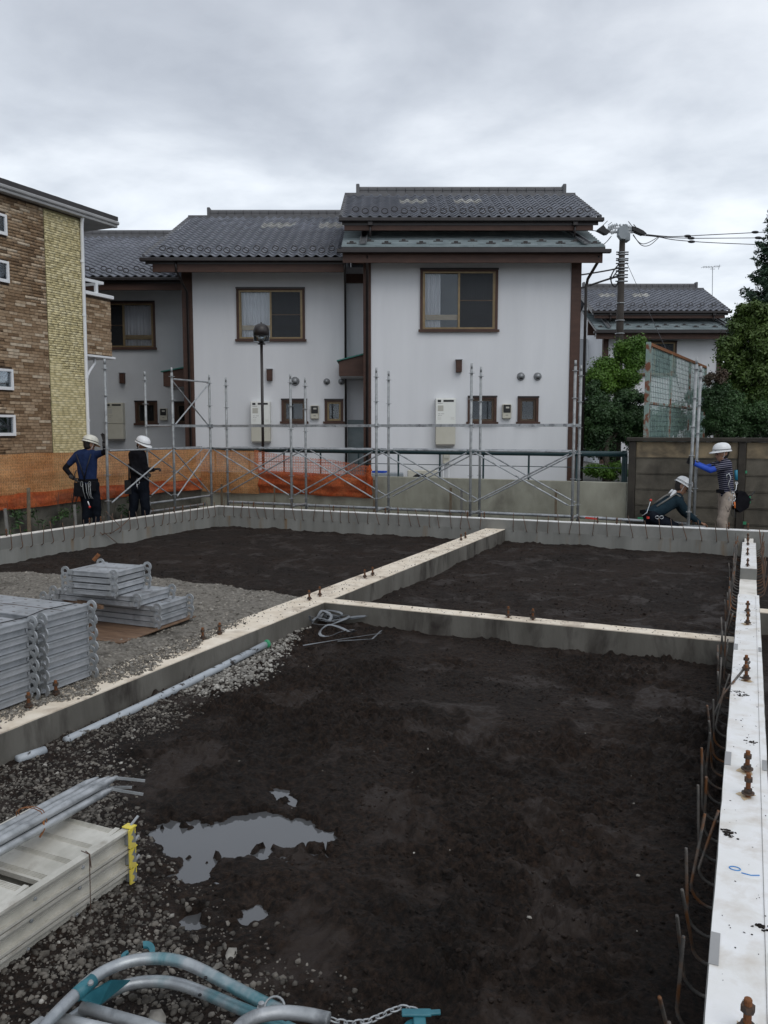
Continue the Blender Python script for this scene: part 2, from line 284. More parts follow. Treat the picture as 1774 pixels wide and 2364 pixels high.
# soil: crumbly dark earth with smoother damp patches
t = M_soil.node_tree; t.nodes.clear(); o = N(t, 'ShaderNodeOutputMaterial'); b = N(t, 'ShaderNodeBsdfPrincipled'); t.links.new(b.outputs[0], o.inputs[0])
tcn = N(t, 'ShaderNodeTexCoord'); v_ = tcn.outputs['Object']
fine = ramp(t, noise(t, v_, 38, 5, 0.7), [(0.36, (0.0046, 0.0027, 0.0017)), (0.5, (0.0172, 0.0104, 0.0070)), (0.66, (0.039, 0.0245, 0.0168))])
big = ramp(t, noise(t, v_, 1.1, 4, 0.6), [(0.35, (0.75, 0.75, 0.75)), (0.65, (1.25, 1.18, 1.12))])
mg = N(t, 'ShaderNodeMix', data_type='RGBA', blend_type='MULTIPLY'); mg.inputs[0].default_value = 1; t.links.new(fine, mg.inputs[6]); t.links.new(big, mg.inputs[7])
pm = noise(t, v_, 2.3, 5, 0.62, 0.4); msk = N(t, 'ShaderNodeMapRange'); msk.inputs[1].default_value = 0.53; msk.inputs[2].default_value = 0.62; t.links.new(pm, msk.inputs[0])
mm = N(t, 'ShaderNodeMix', data_type='RGBA'); t.links.new(msk.outputs[0], mm.inputs[0]); t.links.new(mg.outputs[2], mm.inputs[6]); mm.inputs[7].default_value = (0.0205, 0.0130, 0.0092, 1)
t.links.new(mm.outputs[2], b.inputs['Base Color'])
t.links.new(MA(t, 'SUBTRACT', 0.85, MA(t, 'MULTIPLY', msk.outputs[0], 0.30)), b.inputs['Roughness']); b.inputs['Specular IOR Level'].default_value = 0.3
bn = N(t, 'ShaderNodeBump'); bn.inputs['Distance'].default_value = 0.03
t.links.new(MA(t, 'SUBTRACT', 1.0, MA(t, 'MULTIPLY', msk.outputs[0], 0.6)), bn.inputs['Strength']); t.links.new(noise(t, v_, 62, 6, 0.7), bn.inputs['Height']); t.links.new(bn.outputs[0], b.inputs['Normal'])
M_rstain = mat('rust_stain', (0.50, 0.36, 0.20), (0.62, 0.50, 0.35), 30, 0.8)
# puddle water
m = bpy.data.materials.new('puddle_water'); m.use_nodes = True; b = m.node_tree.nodes['Principled BSDF']
b.inputs['Base Color'].default_value = (0.085, 0.087, 0.09, 1); b.inputs['Roughness'].default_value = 0.02; b.inputs['IOR'].default_value = 1.5
b.inputs['Specular IOR Level'].default_value = 0.9
M_water = m

# ---------------------------------------------------------------- helpers
def ray(px, py):
    u = (px - 887) / F; v = (py - 1182) / F
    fw = cos(TH) - v * sin(TH); z = -(sin(TH) + v * cos(TH))
    return (u * cos(YAW) - fw * sin(YAW), u * sin(YAW) + fw * cos(YAW), z)
def at_z(px, py, z):
    r = ray(px, py); t = (z - ZC) / r[2]; return (r[0] * t, r[1] * t, z)
def at_x(px, py, x):
    r = ray(px, py); t = x / r[0]; return (x, r[1] * t, ZC + r[2] * t)
def at_y(px, py, y):
    r = ray(px, py); t = y / r[1]; return (r[0] * t, y, ZC + r[2] * t)
def vw(s, d, z):   # (sideways, away, up) as seen along the street line of the row houses -> world
    return (s * cos(YAW) - d * sin(YAW), s * sin(YAW) + d * cos(YAW), z)

class Root:
    pass
def thing(name, label, cat, loc=(0, 0, 0), rz=0.0, group=None, kind=None):
    o = bpy.data.objects.new(name, None); COL.objects.link(o); o.empty_display_size = 0.2
    o.location = loc; o.rotation_euler = (0, 0, rz)
    tag(o, label, cat, group, kind); return o
def tag(o, label=None, cat=None, group=None, kind=None):
    if label: o['label'] = label
    if cat: o['category'] = cat
    if group: o['group'] = group
    if kind: o['kind'] = kind
    return o
def rootmat(r):
    """world matrix of an object whose parents are plain translated / rotated objects"""
    m = Matrix.LocRotScale(r.location, r.rotation_euler, r.scale)
    return rootmat(r.parent) @ m if r.parent else m
class MB:
    def __init__(s): s.v = []; s.f = []
    def add(s, vs, fs):
        b = len(s.v); s.v.extend([tuple(p) for p in vs]); s.f.extend([tuple(i + b for i in f) for f in fs]); return s
    def box(s, x0, x1, y0, y1, z0, z1):
        return s.add([(x0, y0, z0), (x1, y0, z0), (x1, y1, z0), (x0, y1, z0), (x0, y0, z1), (x1, y0, z1), (x1, y1, z1), (x0, y1, z1)],
                     [(0, 3, 2, 1), (4, 5, 6, 7), (0, 1, 5, 4), (1, 2, 6, 5), (2, 3, 7, 6), (3, 0, 4, 7)])
    def bar(s, p0, p1, w, h, up=(0, 0, 1)):
        p0 = Vector(p0); p1 = Vector(p1); d = (p1 - p0).normalized(); u = Vector(up)
        sd = d.cross(u)
        if sd.length < 1e-4: sd = d.cross(Vector((1, 0, 0)))
        sd.normalize(); u = sd.cross(d).normalized()
        vs = []
        for p in (p0, p1):
            for a, b in ((-1, -1), (1, -1), (1, 1), (-1, 1)): vs.append(p + sd * (a * w / 2) + u * (b * h / 2))
        return s.add(vs, [(0, 1, 2, 3), (7, 6, 5, 4), (0, 4, 5, 1), (1, 5, 6, 2), (2, 6, 7, 3), (3, 7, 4, 0)])
    def prism(s, poly, axis, a, b):
        n = len(poly); vs = []
        for c in (a, b):
            for (p, q) in poly:
                vs.append({'x': (c, p, q), 'y': (p, c, q), 'z': (p, q, c)}[axis])
        fs = [tuple(range(n))[::-1], tuple(range(n, 2 * n))] + [(i, (i + 1) % n, n + (i + 1) % n, n + i) for i in range(n)]
        return s.add(vs, fs)
    def tube(s, pts, r, seg=8, caps=True, rs=None):
        P = [Vector(p) for p in pts]; n = len(P); base = len(s.v); prev = None
        for i, p in enumerate(P):
            if i == 0: d = P[1] - P[0]
            elif i == n - 1: d = P[-1] - P[-2]
            else: d = (P[i + 1] - P[i - 1])
            d.normalize()
            if prev is None:
                a = d.cross(Vector((0, 0, 1)))
                if a.length < 0.05: a = d.cross(Vector((1, 0, 0)))
            else: a = prev - d * prev.dot(d)
            a.normalize(); prev = a; b = d.cross(a)
            rr = rs[i] if rs else r
            for k in range(seg):
                an = 2 * pi * k / seg; s.v.append(tuple(p + a * (cos(an) * rr) + b * (sin(an) * rr)))
        for i in range(n - 1):
            for k in range(seg):
                k2 = (k + 1) % seg
                s.f.append((base + i * seg + k, base + i * seg + k2, base + (i + 1) * seg + k2, base + (i + 1) * seg + k))
        if caps:
            s.f.append(tuple(base + k for k in range(seg))[::-1]); s.f.append(tuple(base + (n - 1) * seg + k for k in range(seg)))
        return s
    def lathe(s, prof, c=(0, 0, 0), seg=16, axis=(0, 0, 1), sx=1.0, sy=1.0):
        base = len(s.v); ax = Vector(axis).normalized(); a = ax.cross(Vector((0, 1, 0)))
        if a.length < .05: a = ax.cross(Vector((1, 0, 0)))
        a.normalize(); b = ax.cross(a); c = Vector(c)
        for (r, z) in prof:
            for k in range(seg):
                an = 2 * pi * k / seg; s.v.append(tuple(c + ax * z + a * (cos(an) * r * sx) + b * (sin(an) * r * sy)))
        for i in range(len(prof) - 1):
            for k in range(seg):
                k2 = (k + 1) % seg
                s.f.append((base + i * seg + k, base + i * seg + k2, base + (i + 1) * seg + k2, base + (i + 1) * seg + k))
        return s
    def ball(s, c, r, seg=10, rings=6, sc=(1, 1, 1)):
        base = len(s.v)
        for i in range(rings + 1):
            ph = pi * i / rings
            for k in range(seg):
                an = 2 * pi * k / seg
                s.v.append((c[0] + r * sc[0] * sin(ph) * cos(an), c[1] + r * sc[1] * sin(ph) * sin(an), c[2] + r * sc[2] * cos(ph)))
        for i in range(rings):
            for k in range(seg):
                k2 = (k + 1) % seg
                s.f.append((base + i * seg + k, base + (i + 1) * seg + k, base + (i + 1) * seg + k2, base + i * seg + k2))
        return s
    def build(s, name, m, parent=None, local=False, smooth=False, bevel=0.0, view=False, label=None):
        me = bpy.data.meshes.new(name)
        V = s.v
        if view: V = [vw(*p) for p in V]
        if parent is not None and not local:
            inv = rootmat(parent).inverted(); V = [tuple(inv @ Vector(p)) for p in V]
        me.from_pydata(V, [], s.f); me.update()
        if smooth: me.polygons.foreach_set('use_smooth', [True] * len(me.polygons))
        if bevel:
            bm = bmesh.new(); bm.from_mesh(me); bmesh.ops.remove_doubles(bm, verts=bm.verts, dist=1e-5)
            bmesh.ops.bevel(bm, geom=[e for e in bm.edges if len(e.link_faces) == 2 and e.calc_face_angle(0) > 0.6], offset=bevel, segments=1, affect='EDGES', clamp_overlap=True)
            bm.to_mesh(me); bm.free()
        me.materials.append(m)
        o = bpy.data.objects.new(name, me); COL.objects.link(o)
        if parent is not None: o.parent = parent
        if label: o['label'] = label
        return o
def single(mb, name, m, label, cat, loc, group=None, kind=None, **kw):
    """a top-level thing that is one mesh; vertices given in world coordinates"""
    mb.v = [(p[0] - loc[0], p[1] - loc[1], p[2] - loc[2]) for p in mb.v]
    o = mb.build(name, m, None, **kw); o.location = loc
    tag(o, label, cat, group, kind); return o
def np_mesh(name, V, Fq, m, parent=None, smooth=False, attr=None):
    V = np.asarray(V, dtype=np.float32); Fq = np.asarray(Fq, dtype=np.int32); k = Fq.shape[1]
    me = bpy.data.meshes.new(name); me.vertices.add(len(V)); me.vertices.foreach_set('co', V.ravel())
    me.loops.add(Fq.size); me.loops.foreach_set('vertex_index', Fq.ravel()); me.polygons.add(len(Fq))
    me.polygons.foreach_set('loop_start', np.arange(0, Fq.size, k, dtype=np.int32))
    try: me.polygons.foreach_set('loop_total', np.full(len(Fq), k, dtype=np.int32))
    except Exception: pass
    me.update(calc_edges=True)
    if smooth: me.polygons.foreach_set('use_smooth', np.ones(len(Fq), dtype=bool))
    if attr is not None:
        a = me.attributes.new('tint', 'FLOAT', 'POINT'); a.data.foreach_set('value', np.asarray(attr, dtype=np.float32))
    me.materials.append(m)
    o = bpy.data.objects.new(name, me); COL.objects.link(o)
    if parent is not None: o.parent = parent
    return o
def dup(root, loc=None, rz=None, label=None, group=None):
    r = root.copy(); COL.objects.link(r)
    if loc is not None: r.location = loc
    if rz is not None: r.rotation_euler = (0, 0, rz)
    if label: r['label'] = label
    if group: r['group'] = group
    for ch in list(root.children):
        c = ch.copy(); COL.objects.link(c); c.parent = r
        for g in list(ch.children):
            d = g.copy(); COL.objects.link(d); d.parent = c
    return r
def piece(name, mesh, parent, loc, rot=(0, 0, 0), scale=(1, 1, 1)):
    o = bpy.data.objects.new(name, mesh); COL.objects.link(o); o.parent = parent
    o.location = loc; o.rotation_euler = rot; o.scale = scale; return o

# value noise in numpy
def _vn(x, y, seed):
    xi = np.floor(x).astype(np.int64); yi = np.floor(y).astype(np.int64); xf = x - xi; yf = y - yi
    def h(a, b):
        n = (a * 374761393 + b * 668265263 + seed * 974634777) & 0x7fffffff
        n = ((n ^ (n >> 13)) * 1274126177) & 0x7fffffff
        return ((n ^ (n >> 16)) & 0xffff) / 65535.0
    u = xf * xf * (3 - 2 * xf); v = yf * yf * (3 - 2 * yf)
    return (h(xi, yi) * (1 - u) + h(xi + 1, yi) * u) * (1 - v) + (h(xi, yi + 1) * (1 - u) + h(xi + 1, yi + 1) * u) * v
def fbm(x, y, sc, oct=5, seed=1, gain=0.5):
    t = 0; a = 1; n = 0
    for i in range(oct):
        c, s_ = cos(i * 1.1), sin(i * 1.1)
        t = t + a * _vn((x * c - y * s_) * sc * 2 ** i + 100, (x * s_ + y * c) * sc * 2 ** i + 100, seed + i); n += a; a *= gain
    return t / n - 0.5
def inpoly(x, y, poly):
    r = np.zeros(x.shape, bool); n = len(poly)
    for i in range(n):
        x0, y0 = poly[i]; x1, y1 = poly[(i + 1) % n]
        c = ((y0 > y) != (y1 > y)) & (x < (x1 - x0) * (y - y0) / (y1 - y0 + 1e-12) + x0); r ^= c
    return r
def distpoly(x, y, poly):
    d = np.full(x.shape, 1e9); n = len(poly)
    for i in range(n):
        ax, ay = poly[i]; bx, by = poly[(i + 1) % n]
        dx, dy = bx - ax, by - ay; t = np.clip(((x - ax) * dx + (y - ay) * dy) / (dx * dx + dy * dy + 1e-12), 0, 1)
        d = np.minimum(d, np.hypot(x - ax - t * dx, y - ay - t * dy))
    return np.where(inpoly(x, y, poly), -d, d)
def grid(name, x0, x1, y0, y1, step, fn, m, kind='structure', smooth=True):
    nx = max(2, int((x1 - x0) / step)); ny = max(2, int((y1 - y0) / step))
    X, Y = np.meshgrid(np.linspace(x0, x1, nx + 1), np.linspace(y0, y1, ny + 1)); Z = fn(X, Y)
    V = np.stack([X, Y, Z], -1).reshape(-1, 3)
    i = np.arange(ny)[:, None] * (nx + 1) + np.arange(nx)[None, :]
    Fq = np.stack([i, i + 1, i + nx + 2, i + nx + 1], -1).reshape(-1, 4)
    o = np_mesh(name, V, Fq, m, smooth=smooth); o['kind'] = kind; return o
_ico = None
def ico():
    global _ico
    if _ico is None:
        bm = bmesh.new(); bmesh.ops.create_icosphere(bm, subdivisions=1, radius=1)
        bm.verts.ensure_lookup_table()
        _ico = (np.array([v.co[:] for v in bm.verts]), np.array([[v.index for v in f.verts] for f in bm.faces])); bm.free()
    return _ico
def scatter(name, P, R, m, parent=None, flat=0.72, rough=0.36, smooth=False):
    """rounded broken lumps resting at the points P with radii R, joined"""
    bv, bf = ico(); n = len(P); P = np.asarray(P); R = np.asarray(R)
    a = RNG.uniform(0, 2 * pi, n); ca, sa = np.cos(a), np.sin(a)
    V = bv[None] * (1 + RNG.uniform(-rough, rough, (n, len(bv), 1)))
    S = np.stack([RNG.uniform(.75, 1.3, n), RNG.uniform(.7, 1.0, n), RNG.uniform(flat * .7, flat * 1.3, n)], -1)
    V = V * S[:, None, :] * R[:, None, None]
    t = RNG.uniform(-.5, .5, n); ct, st = np.cos(t), np.sin(t)
    y = V[..., 1] * ct[:, None] - V[..., 2] * st[:, None]; z = V[..., 1] * st[:, None] + V[..., 2] * ct[:, None]
    x = V[..., 0] * ca[:, None] - y * sa[:, None]; y2 = V[..., 0] * sa[:, None] + y * ca[:, None]
    V = np.stack([x, y2, z], -1) + P[:, None, :]
    Fq = (bf[None] + (np.arange(n) * len(bv))[:, None, None]).reshape(-1, 3)
    return np_mesh(name, V.reshape(-1, 3), Fq, m, parent, smooth=smooth, attr=np.repeat(RNG.uniform(0, 1, n), len(bv)))

# ================================================================ GROUND
SITE_L, SITE_B, YARD = -11.35, 15.2, 0.19
# the sheet that reaches the horizon, with a cut where the lower building site lies
xs = [-3000, -300, -60, SITE_L, 9.0, 60, 300, 3000]; ys = [-3000, -300, -60, -9.0, SITE_B + .12, 60, 300, 3000]
g = MB()
for i in range(len(xs) - 1):
    for j in range(len(ys) - 1):
        if xs[i] == SITE_L and ys[j] == -9.0: continue
        g.add([(xs[i], ys[j], YARD), (xs[i + 1], ys[j], YARD), (xs[i + 1], ys[j + 1], YARD), (xs[i], ys[j + 1], YARD)], [(0, 1, 2, 3)])
o = g.build('ground', M_asph); o['kind'] = 'structure'
P_ = lambda pts, z=-.39: [at_z(x, y, z)[:2] for x, y in pts]
PUD = [P_([(345, 1930), (395, 1903), (440, 1908), (500, 1897), (560, 1888), (600, 1876), (655, 1890), (700, 1893), (735, 1915), (765, 1922), (790, 1950), (760, 1972), (735, 1962), (680, 1950), (650, 1958), (610, 1955), (565, 1968), (545, 1978), (505, 1985), (497, 2010), (505, 2040), (470, 2036), (425, 2036), (405, 2018), (408, 1985), (390, 1955)]),
       P_([(636, 1822), (655, 1824), (685, 1850), (680, 1862), (650, 1864), (636, 1850)]),
       P_([(598, 1962), (625, 1965), (632, 1975), (615, 1984), (600, 1976)]),
       P_([(705, 1966), (745, 1972), (762, 1970), (755, 1985), (720, 1980)]),
       P_([(655, 1980), (690, 1986), (688, 1998), (660, 1992)]),
       P_([(560, 2108), (590, 2098), (624, 2106), (600, 2122), (566, 2130)]),
       P_([(521, 2120), (545, 2114), (548, 2126), (524, 2132)]),
       P_([(424, 2130), (450, 2126), (458, 2142), (430, 2146)])]
GRAV_EDGE = P_([(700, 1455), (610, 1530), (480, 1615), (400, 1665), (345, 1720), (330, 1770), (300, 1830), (320, 1960), (400, 2060), (500, 2110), (545, 2200), (590, 2290), (640, 2420)])
NEARGRAV = [(-3.72, GRAV_EDGE[0][1])] + GRAV_EDGE + [(-1.1, -2), (-3.72, -2)]
def gravmask(x, y):
    d = distpoly(x, y, NEARGRAV) + fbm(x, y, 2.2, 4, 5) * 0.55
    return np.clip(0.5 - d / 0.30, 0, 1)
def h_near(x, y):
    h = -.352 + fbm(x, y, 0.9, 3, 3) * .075 + fbm(x, y, 3.4, 4, 21) * .045
    cl = fbm(x, y, 13, 4, 31); lump = np.clip(cl - .01, 0, 1) * .14 + np.clip(fbm(x, y, 26, 3, 37) - .03, 0, 1) * .07
    rougharea = np.clip(0.8 + fbm(x, y, 1.1, 3, 44) * 3.2, 0.25, 1.5)
    h = h + lump * rougharea + fbm(x, y, 52, 2, 71) * .022 * rougharea
    # ridges pushed up by a spade / track marks
    w = fbm(x, y, 0.8, 3, 81) * 2.6
    r = np.sin((x * 0.55 + y * 1.0) * 7.5 + w * 2.2); h = h + np.clip(r, 0, 1) ** 3 * .05 * np.clip(1.1 - np.abs(x + 1.4) / 1.6, 0, 1) * np.clip((5.2 - y) / 2.5, 0, 1)
    for bx, by, a in BOOTS:
        c, s_ = cos(a), sin(a); u = (x - bx) * c + (y - by) * s_; v = -(x - bx) * s_ + (y - by) * c
        q = (u / .13) ** 2 + (v / .05) ** 2
        h = h - .032 * np.exp(-q ** 2) + .016 * np.exp(-(q - 2.1) ** 2 * 1.6)
    gm = gravmask(x, y); h = h * (1 - gm) + (-.345 + fbm(x, y, 14, 4, 55) * .035 + fbm(x, y, 1.5, 2, 56) * .03) * gm
    # soil heaped against the beam
    h = h + .03 * np.exp(-((x + 3.70) / .12)) * np.clip((y - 2.5), 0, 1) * 0.6
    h = h - .03 * np.exp((x + .05) / .15)
    wet = 1e9
    for p in PUD: wet = np.minimum(wet, distpoly(x, y, p))
    near_w = np.exp(-np.clip(wet, 0, 9) / .22)
    wetn = wet + fbm(x, y, 10, 4, 91) * .13 + np.clip(fbm(x, y, 27, 3, 95), -.2, .5) * .07 - .012
    hd = np.maximum(h, -.384)
    rim = -.3865 + np.clip(wetn, 0, .5) * .22 + np.clip(cl, 0, 1) * .12 + np.clip(fbm(x, y, 30, 3, 97), 0, 1) * .03
    hd = hd * (1 - near_w) + np.maximum(rim, -.386) * near_w
    return np.where(wetn < 0, np.maximum(-.392 + wetn * .5, -.43) + np.clip(fbm(x, y, 9, 4, 99) - .20, 0, 1) * .45 * np.clip(1 + wetn / .12, 0, 1), hd)
BOOTS = [(RNG.uniform(-3.2, -.4), RNG.uniform(1.9, 6.4), RNG.uniform(0, 3.1)) for _ in range(46)]
def h_room(x, y):
    h = -.385 + fbm(x, y, .7, 3, 7) * .06 + fbm(x, y, 4, 4, 8) * .05
    cl = fbm(x, y, 9, 4, 9)
    h = h + fbm(x, y, 15, 3, 14) * .03 + np.clip(cl, 0, 1) * .10 * np.clip(.6 + fbm(x, y, .9, 2, 10) * 3, .1, 1)
    r = np.sin((x * .35 - y) * 5 + fbm(x, y, .8, 3, 12) * 7); return h + np.clip(r, 0, 1) ** 2 * .014
# gravel heap in the left room
HEAP = P_([(-60, 1300), (0, 1308), (60, 1308), (140, 1322), (260, 1330), (380, 1327), (430, 1335), (480, 1340), (540, 1345), (600, 1362), (700, 1372)], -.2) + [(-4.0, 7.2), (-4.0, -2), (-9.5, -2), (-9.5, 7.2)]
def heapmask(x, y):
    d = distpoly(x, y, HEAP) + fbm(x, y, 1.6, 4, 15) * .35; return np.clip(.45 - d / .5, 0, 1)
def h_heap(x, y):
    m_ = heapmask(x, y); s_ = m_ * m_ * (3 - 2 * m_)
    top = -.185 + fbm(x, y, 1.1, 3, 17) * .09 + fbm(x, y, 9, 4, 18) * .035 + .035 * np.exp(-np.abs(x + 4.04) / .25) * np.clip((5.8 - y) / 1.0, 0, 1)
    return np.maximum(h_room(x, y), h_room(x, y) * (1 - s_) + top * s_)
grid('soil', -3.70, -.05, .9, 6.86, .0105, h_near, M_soil)
grid('soil', -3.70, -.05, 7.04, 13.27, .032, h_room, M_soil)
grid('soil', -9.50, -4.04, 5.2, 13.27, .034, h_room, M_soil)
grid('soil', .13, 3.2, 1.0, 8.1, .05, h_room, M_soil)
grid('soil', .13, 6.0, 8.28, 13.27, .05, h_room, M_soil)
def hole(a, b, f, m_lo=0.5):
    return lambda x, y: f(x, y)
def h_heap_only(x, y): return np.where(heapmask(x, y) > .04, h_heap(x, y) + .006, -.8)
grid('gravel_ground', -9.50, -4.04, 1.2, 8.2, .030, h_heap_only, M_gravelbed)
def h_gn(x, y): return np.where(gravmask(x, y) > .34, h_near(x, y) + .004 * gravmask(x, y), -.8)
def h_out(x, y):
    return -.45 + fbm(x, y, 1.1, 4, 61) * .10 + fbm(x, y, 7, 4, 62) * .06 + .14 * np.clip((y - 14.7) / .5, 0, 1) + .12 * np.clip((-10.9 - x) / .45, 0, 1)
grid('outer_soil', SITE_L, 8.9, 13.45, SITE_B, .05, h_out, M_earth)
grid('outer_soil', SITE_L, -9.65, 2.0, 13.45, .06, h_out, M_earth)
b = MB()
b.add([(SITE_L, -9, -.72), (9, -9, -.72), (9, 15.3, -.72), (SITE_L, 15.3, -.72)], [(0, 1, 2, 3)])
o = b.build('site_floor', M_earth); o['kind'] = 'structure'
# puddles: flat sheets of water lying in the hollows
b = MB()
b.add([(-2.8, 1.6, -.3895), (-1.3, 1.6, -.3895), (-1.3, 3.8, -.3895), (-2.8, 3.8, -.3895)], [(0, 1, 2, 3)])
o = b.build('puddle_water', M_water); o['kind'] = 'structure'

# stones
def place(n, x0, x1, y0, y1, mask, hf, r0, r1, power=2.2, thr=0.0):
    x = RNG.uniform(x0, x1, n); y = RNG.uniform(y0, y1, n); k = RNG.uniform(0, 1, n) < mask(x, y); x = x[k]; y = y[k]
    r = r0 + (r1 - r0) * RNG.uniform(0, 1, len(x)) ** power
    return np.stack([x, y, hf(x, y) + r * .08], -1), r
def m_light(x, y):   # pale crushed stone beside the pipe
    d = distpoly(x, y, P_([(700, 1440), (640, 1500), (600, 1560), (480, 1600), (420, 1590), (600, 1490), (640, 1450)], -.35)); return np.clip(1 - d / .16, 0, 1) ** 2
p, r = place(9000, -3.70, -2.7, 4.2, 6.7, m_light, h_near, .006, .021)
o = scatter('crushed_stone', p, r, M_stone); tag(o, 'pale crushed stone heaped along the grey pipe beside the beam', 'gravel', kind='stuff')
p, r = place(112000, -3.70, -.9, .9, 6.2, lambda x, y: gravmask(x, y) * (.30 + .70 * np.clip(.5 + fbm(x, y, 2.4, 3, 66) * 3, 0, 1)), h_near, .0035, .015, 3.0)
o = scatter('muddy_gravel', p, r, M_stone_d); tag(o, 'muddy grey gravel trodden into the black soil at the near left', 'gravel', kind='stuff')
p, r = place(5200, -3.70, -.2, 1.2, 6.8, lambda x, y: .008 + .5 * gravmask(x, y), h_near, .003, .015, 3.5)
o = scatter('loose_stones', p, r, M_stone); tag(o, 'pale loose pebbles strewn over the black soil', 'pebbles', kind='stuff')
def m_heap(x, y): return (heapmask(x, y) > .3) * (.4 + .6 * np.clip(.5 + fbm(x, y, 2, 3, 67) * 2.5, 0, 1))
p, r = place(32000, -8.8, -4.0, 3.6, 7.9, m_heap, h_heap, .006, .022, 2.4)
o = scatter('heap_gravel', p, r, M_gstone); tag(o, 'grey brown gravel spread behind the beam around the board stacks', 'gravel', kind='stuff')
p, r = place(2600, -8.8, -4.0, 3.0, 7.9, m_heap, h_heap, .005, .018, 2.2)
o = scatter('heap_pebbles', p, r, M_stone); tag(o, 'pale stones mixed into the gravel behind the beam', 'gravel', kind='stuff')
# gravel spilled over the beam
def m_spill(x, y): return np.clip((-3.70 - x - .035 - .22 * np.clip((y - 4.5) / 1.8, 0, 1)) / .10 + fbm(x, y, 5, 3, 70) * 3, 0, 1) * np.clip((6.3 - y) / .8, 0, 1) * .95
p, r = place(13000, -4.06, -3.715, 2.0, 6.4, m_spill, lambda x, y: x * 0 - .157, .003, .013, 2.5)
o = scatter('spilled_gravel', p, r, M_gstone); tag(o, 'gravel spilled over the near end of the middle beam', 'gravel', kind='stuff')
p, r = place(1300, -4.06, -3.715, 2.4, 6.4, m_spill, lambda x, y: x * 0 - .157, .004, .015, 2.5)
o = scatter('spilled_stones', p, r, M_stone); tag(o, 'pale stones spilled over the near end of the middle beam', 'gravel', kind='stuff')
# crumbs of soil
def m_cl(x, y): return np.clip(.25 + fbm(x, y, 1.3, 4, 77) * 2.4, .05, 1)
p, r = place(30000, -3.68, -.08, 1.2, 6.8, m_cl, h_near, .0025, .012, 2.6)
k = p[:, 2] > -.386; o = scatter('soil_clods', p[k], r[k], M_soil, rough=.35, smooth=True); tag(o, 'crumbly clods of black soil in the near bay', 'soil', kind='stuff')
p, r = place(9000, -9.4, -.1, 7.1, 13.2, m_cl, h_room, .006, .018, 3)
k = (np.abs(p[:, 0] + 3.87) > .2); o = scatter('far_soil_clods', p[k], r[k], M_soil, rough=.35, smooth=True); tag(o, 'crumbly clods of black soil in the far bays', 'soil', kind='stuff')
p, r = place(500, -3.65, -.1, 1.6, 13.0, lambda x, y: x * 0 + .25, lambda x, y: np.where(y < 6.86, h_near(x, y), h_room(x, y)), .002, .006, 2)
k = np.abs(p[:, 1] - 6.95) > .12; o = scatter('soil_specks', p[k], r[k], M_stone); tag(o, 'tiny pale specks of stone scattered on the black soil', 'pebbles', kind='stuff')
# mud crumbs on beam tops
P0 = []; R0 = []
for _ in range(420):
    y = random.uniform(5.6, 13.1); P0.append((random.uniform(-4.02, -3.72), y, -.158)); R0.append(random.uniform(.002, .008))
for _ in range(150): P0.append((random.uniform(-3.65, -.1), random.uniform(6.87, 7.03), -.158)); R0.append(random.uniform(.002, .007))
for _ in range(130): P0.append((random.uniform(-.04, .12), random.uniform(1.8, 8.0), .001)); R0.append(random.uniform(.001, .0045))
for cxx, cyy in ((-.01, 3.17), (-.02, 3.2), (.0, 4.93), (.03, 4.95), (.02, 5.3), (.06, 4.2), (.1, 2.6), (-.02, 5.0)):
    for _ in range(16): P0.append((cxx + random.gauss(0, .014), cyy + random.gauss(0, .010), .001)); R0.append(random.uniform(.003, .008))
o = scatter('mud_crumbs', P0, R0, M_soil, flat=.4); tag(o, 'dark mud crumbs trodden on the tops of the concrete beams', 'mud', kind='stuff')

# ================================================================ FOUNDATION
FD = thing('concrete_foundation', 'grey concrete strip foundation with pale levelled tops around black soil bays', 'foundation', (-4.8, 6.0, -.4))
def beam(name, x0, x1, y0, y1, top, side_m, top_m, zb=-.7, proud=None, lab=None):
    o = MB().box(x0, x1, y0, y1, zb, top - .007).build(name, side_m, FD, bevel=.003, label=lab)
    # levelling coat poured over the top, a wavering hair narrower than the beam
    nx = max(1, int((x1 - x0) / .12)); ny = max(1, int((y1 - y0) / .12)); v = []; f = []
    for j in range(ny + 1):
        for i in range(nx + 1):
            x = x0 + (x1 - x0) * i / nx; y = y0 + (y1 - y0) * j / ny
            if i in (0, nx) and (x1 - x0) < (y1 - y0): x += random.uniform(.0015, .005) * (1 if i == 0 else -1)
            if j in (0, ny) and (y1 - y0) < (x1 - x0): y += random.uniform(.0015, .005) * (1 if j == 0 else -1)
            v.append((x, y, top + random.uniform(-.0006, .0006)))
    for j in range(ny):
        for i in range(nx): a = j * (nx + 1) + i; f.append((a, a + 1, a + nx + 2, a + nx + 1))
    n = len(v); v += [(p[0], p[1], top - .0075) for p in v[:]]
    rim = [i for i in range(nx + 1)] + [(j) * (nx + 1) + nx for j in range(1, ny + 1)] + [ny * (nx + 1) + i for i in range(nx - 1, -1, -1)] + [j * (nx + 1) for j in range(ny - 1, 0, -1)]
    for a, b_ in zip(rim, rim[1:] + rim[:1]): f.append((a, a + n, b_ + n, b_))
    m_ = MB(); m_.add(v, f); c = m_.build('levelling_coat', top_m, None)
    inv = rootmat(FD) ; c.parent = o; c.location = (-FD.location[0], -FD.location[1], -FD.location[2])
    return o
bw = beam('back_wall', -9.65, 6.0, 13.27, 13.45, 0, M_conc, M_top_w)
lw = beam('left_wall', -9.65, -9.50, -1.0, 13.27, 0, M_conc, M_top)
mb_ = beam('middle_beam', -4.04, -3.70, -1.0, 13.26, -.16, M_conc_d, M_top_d)
cb = beam('cross_beam', -3.70, -.052, 6.86, 7.04, -.16, M_conc_d, M_top_d)
beam('side_beam', -.05, .13, -1.0, 8.07, 0, M_conc, M_top_w)
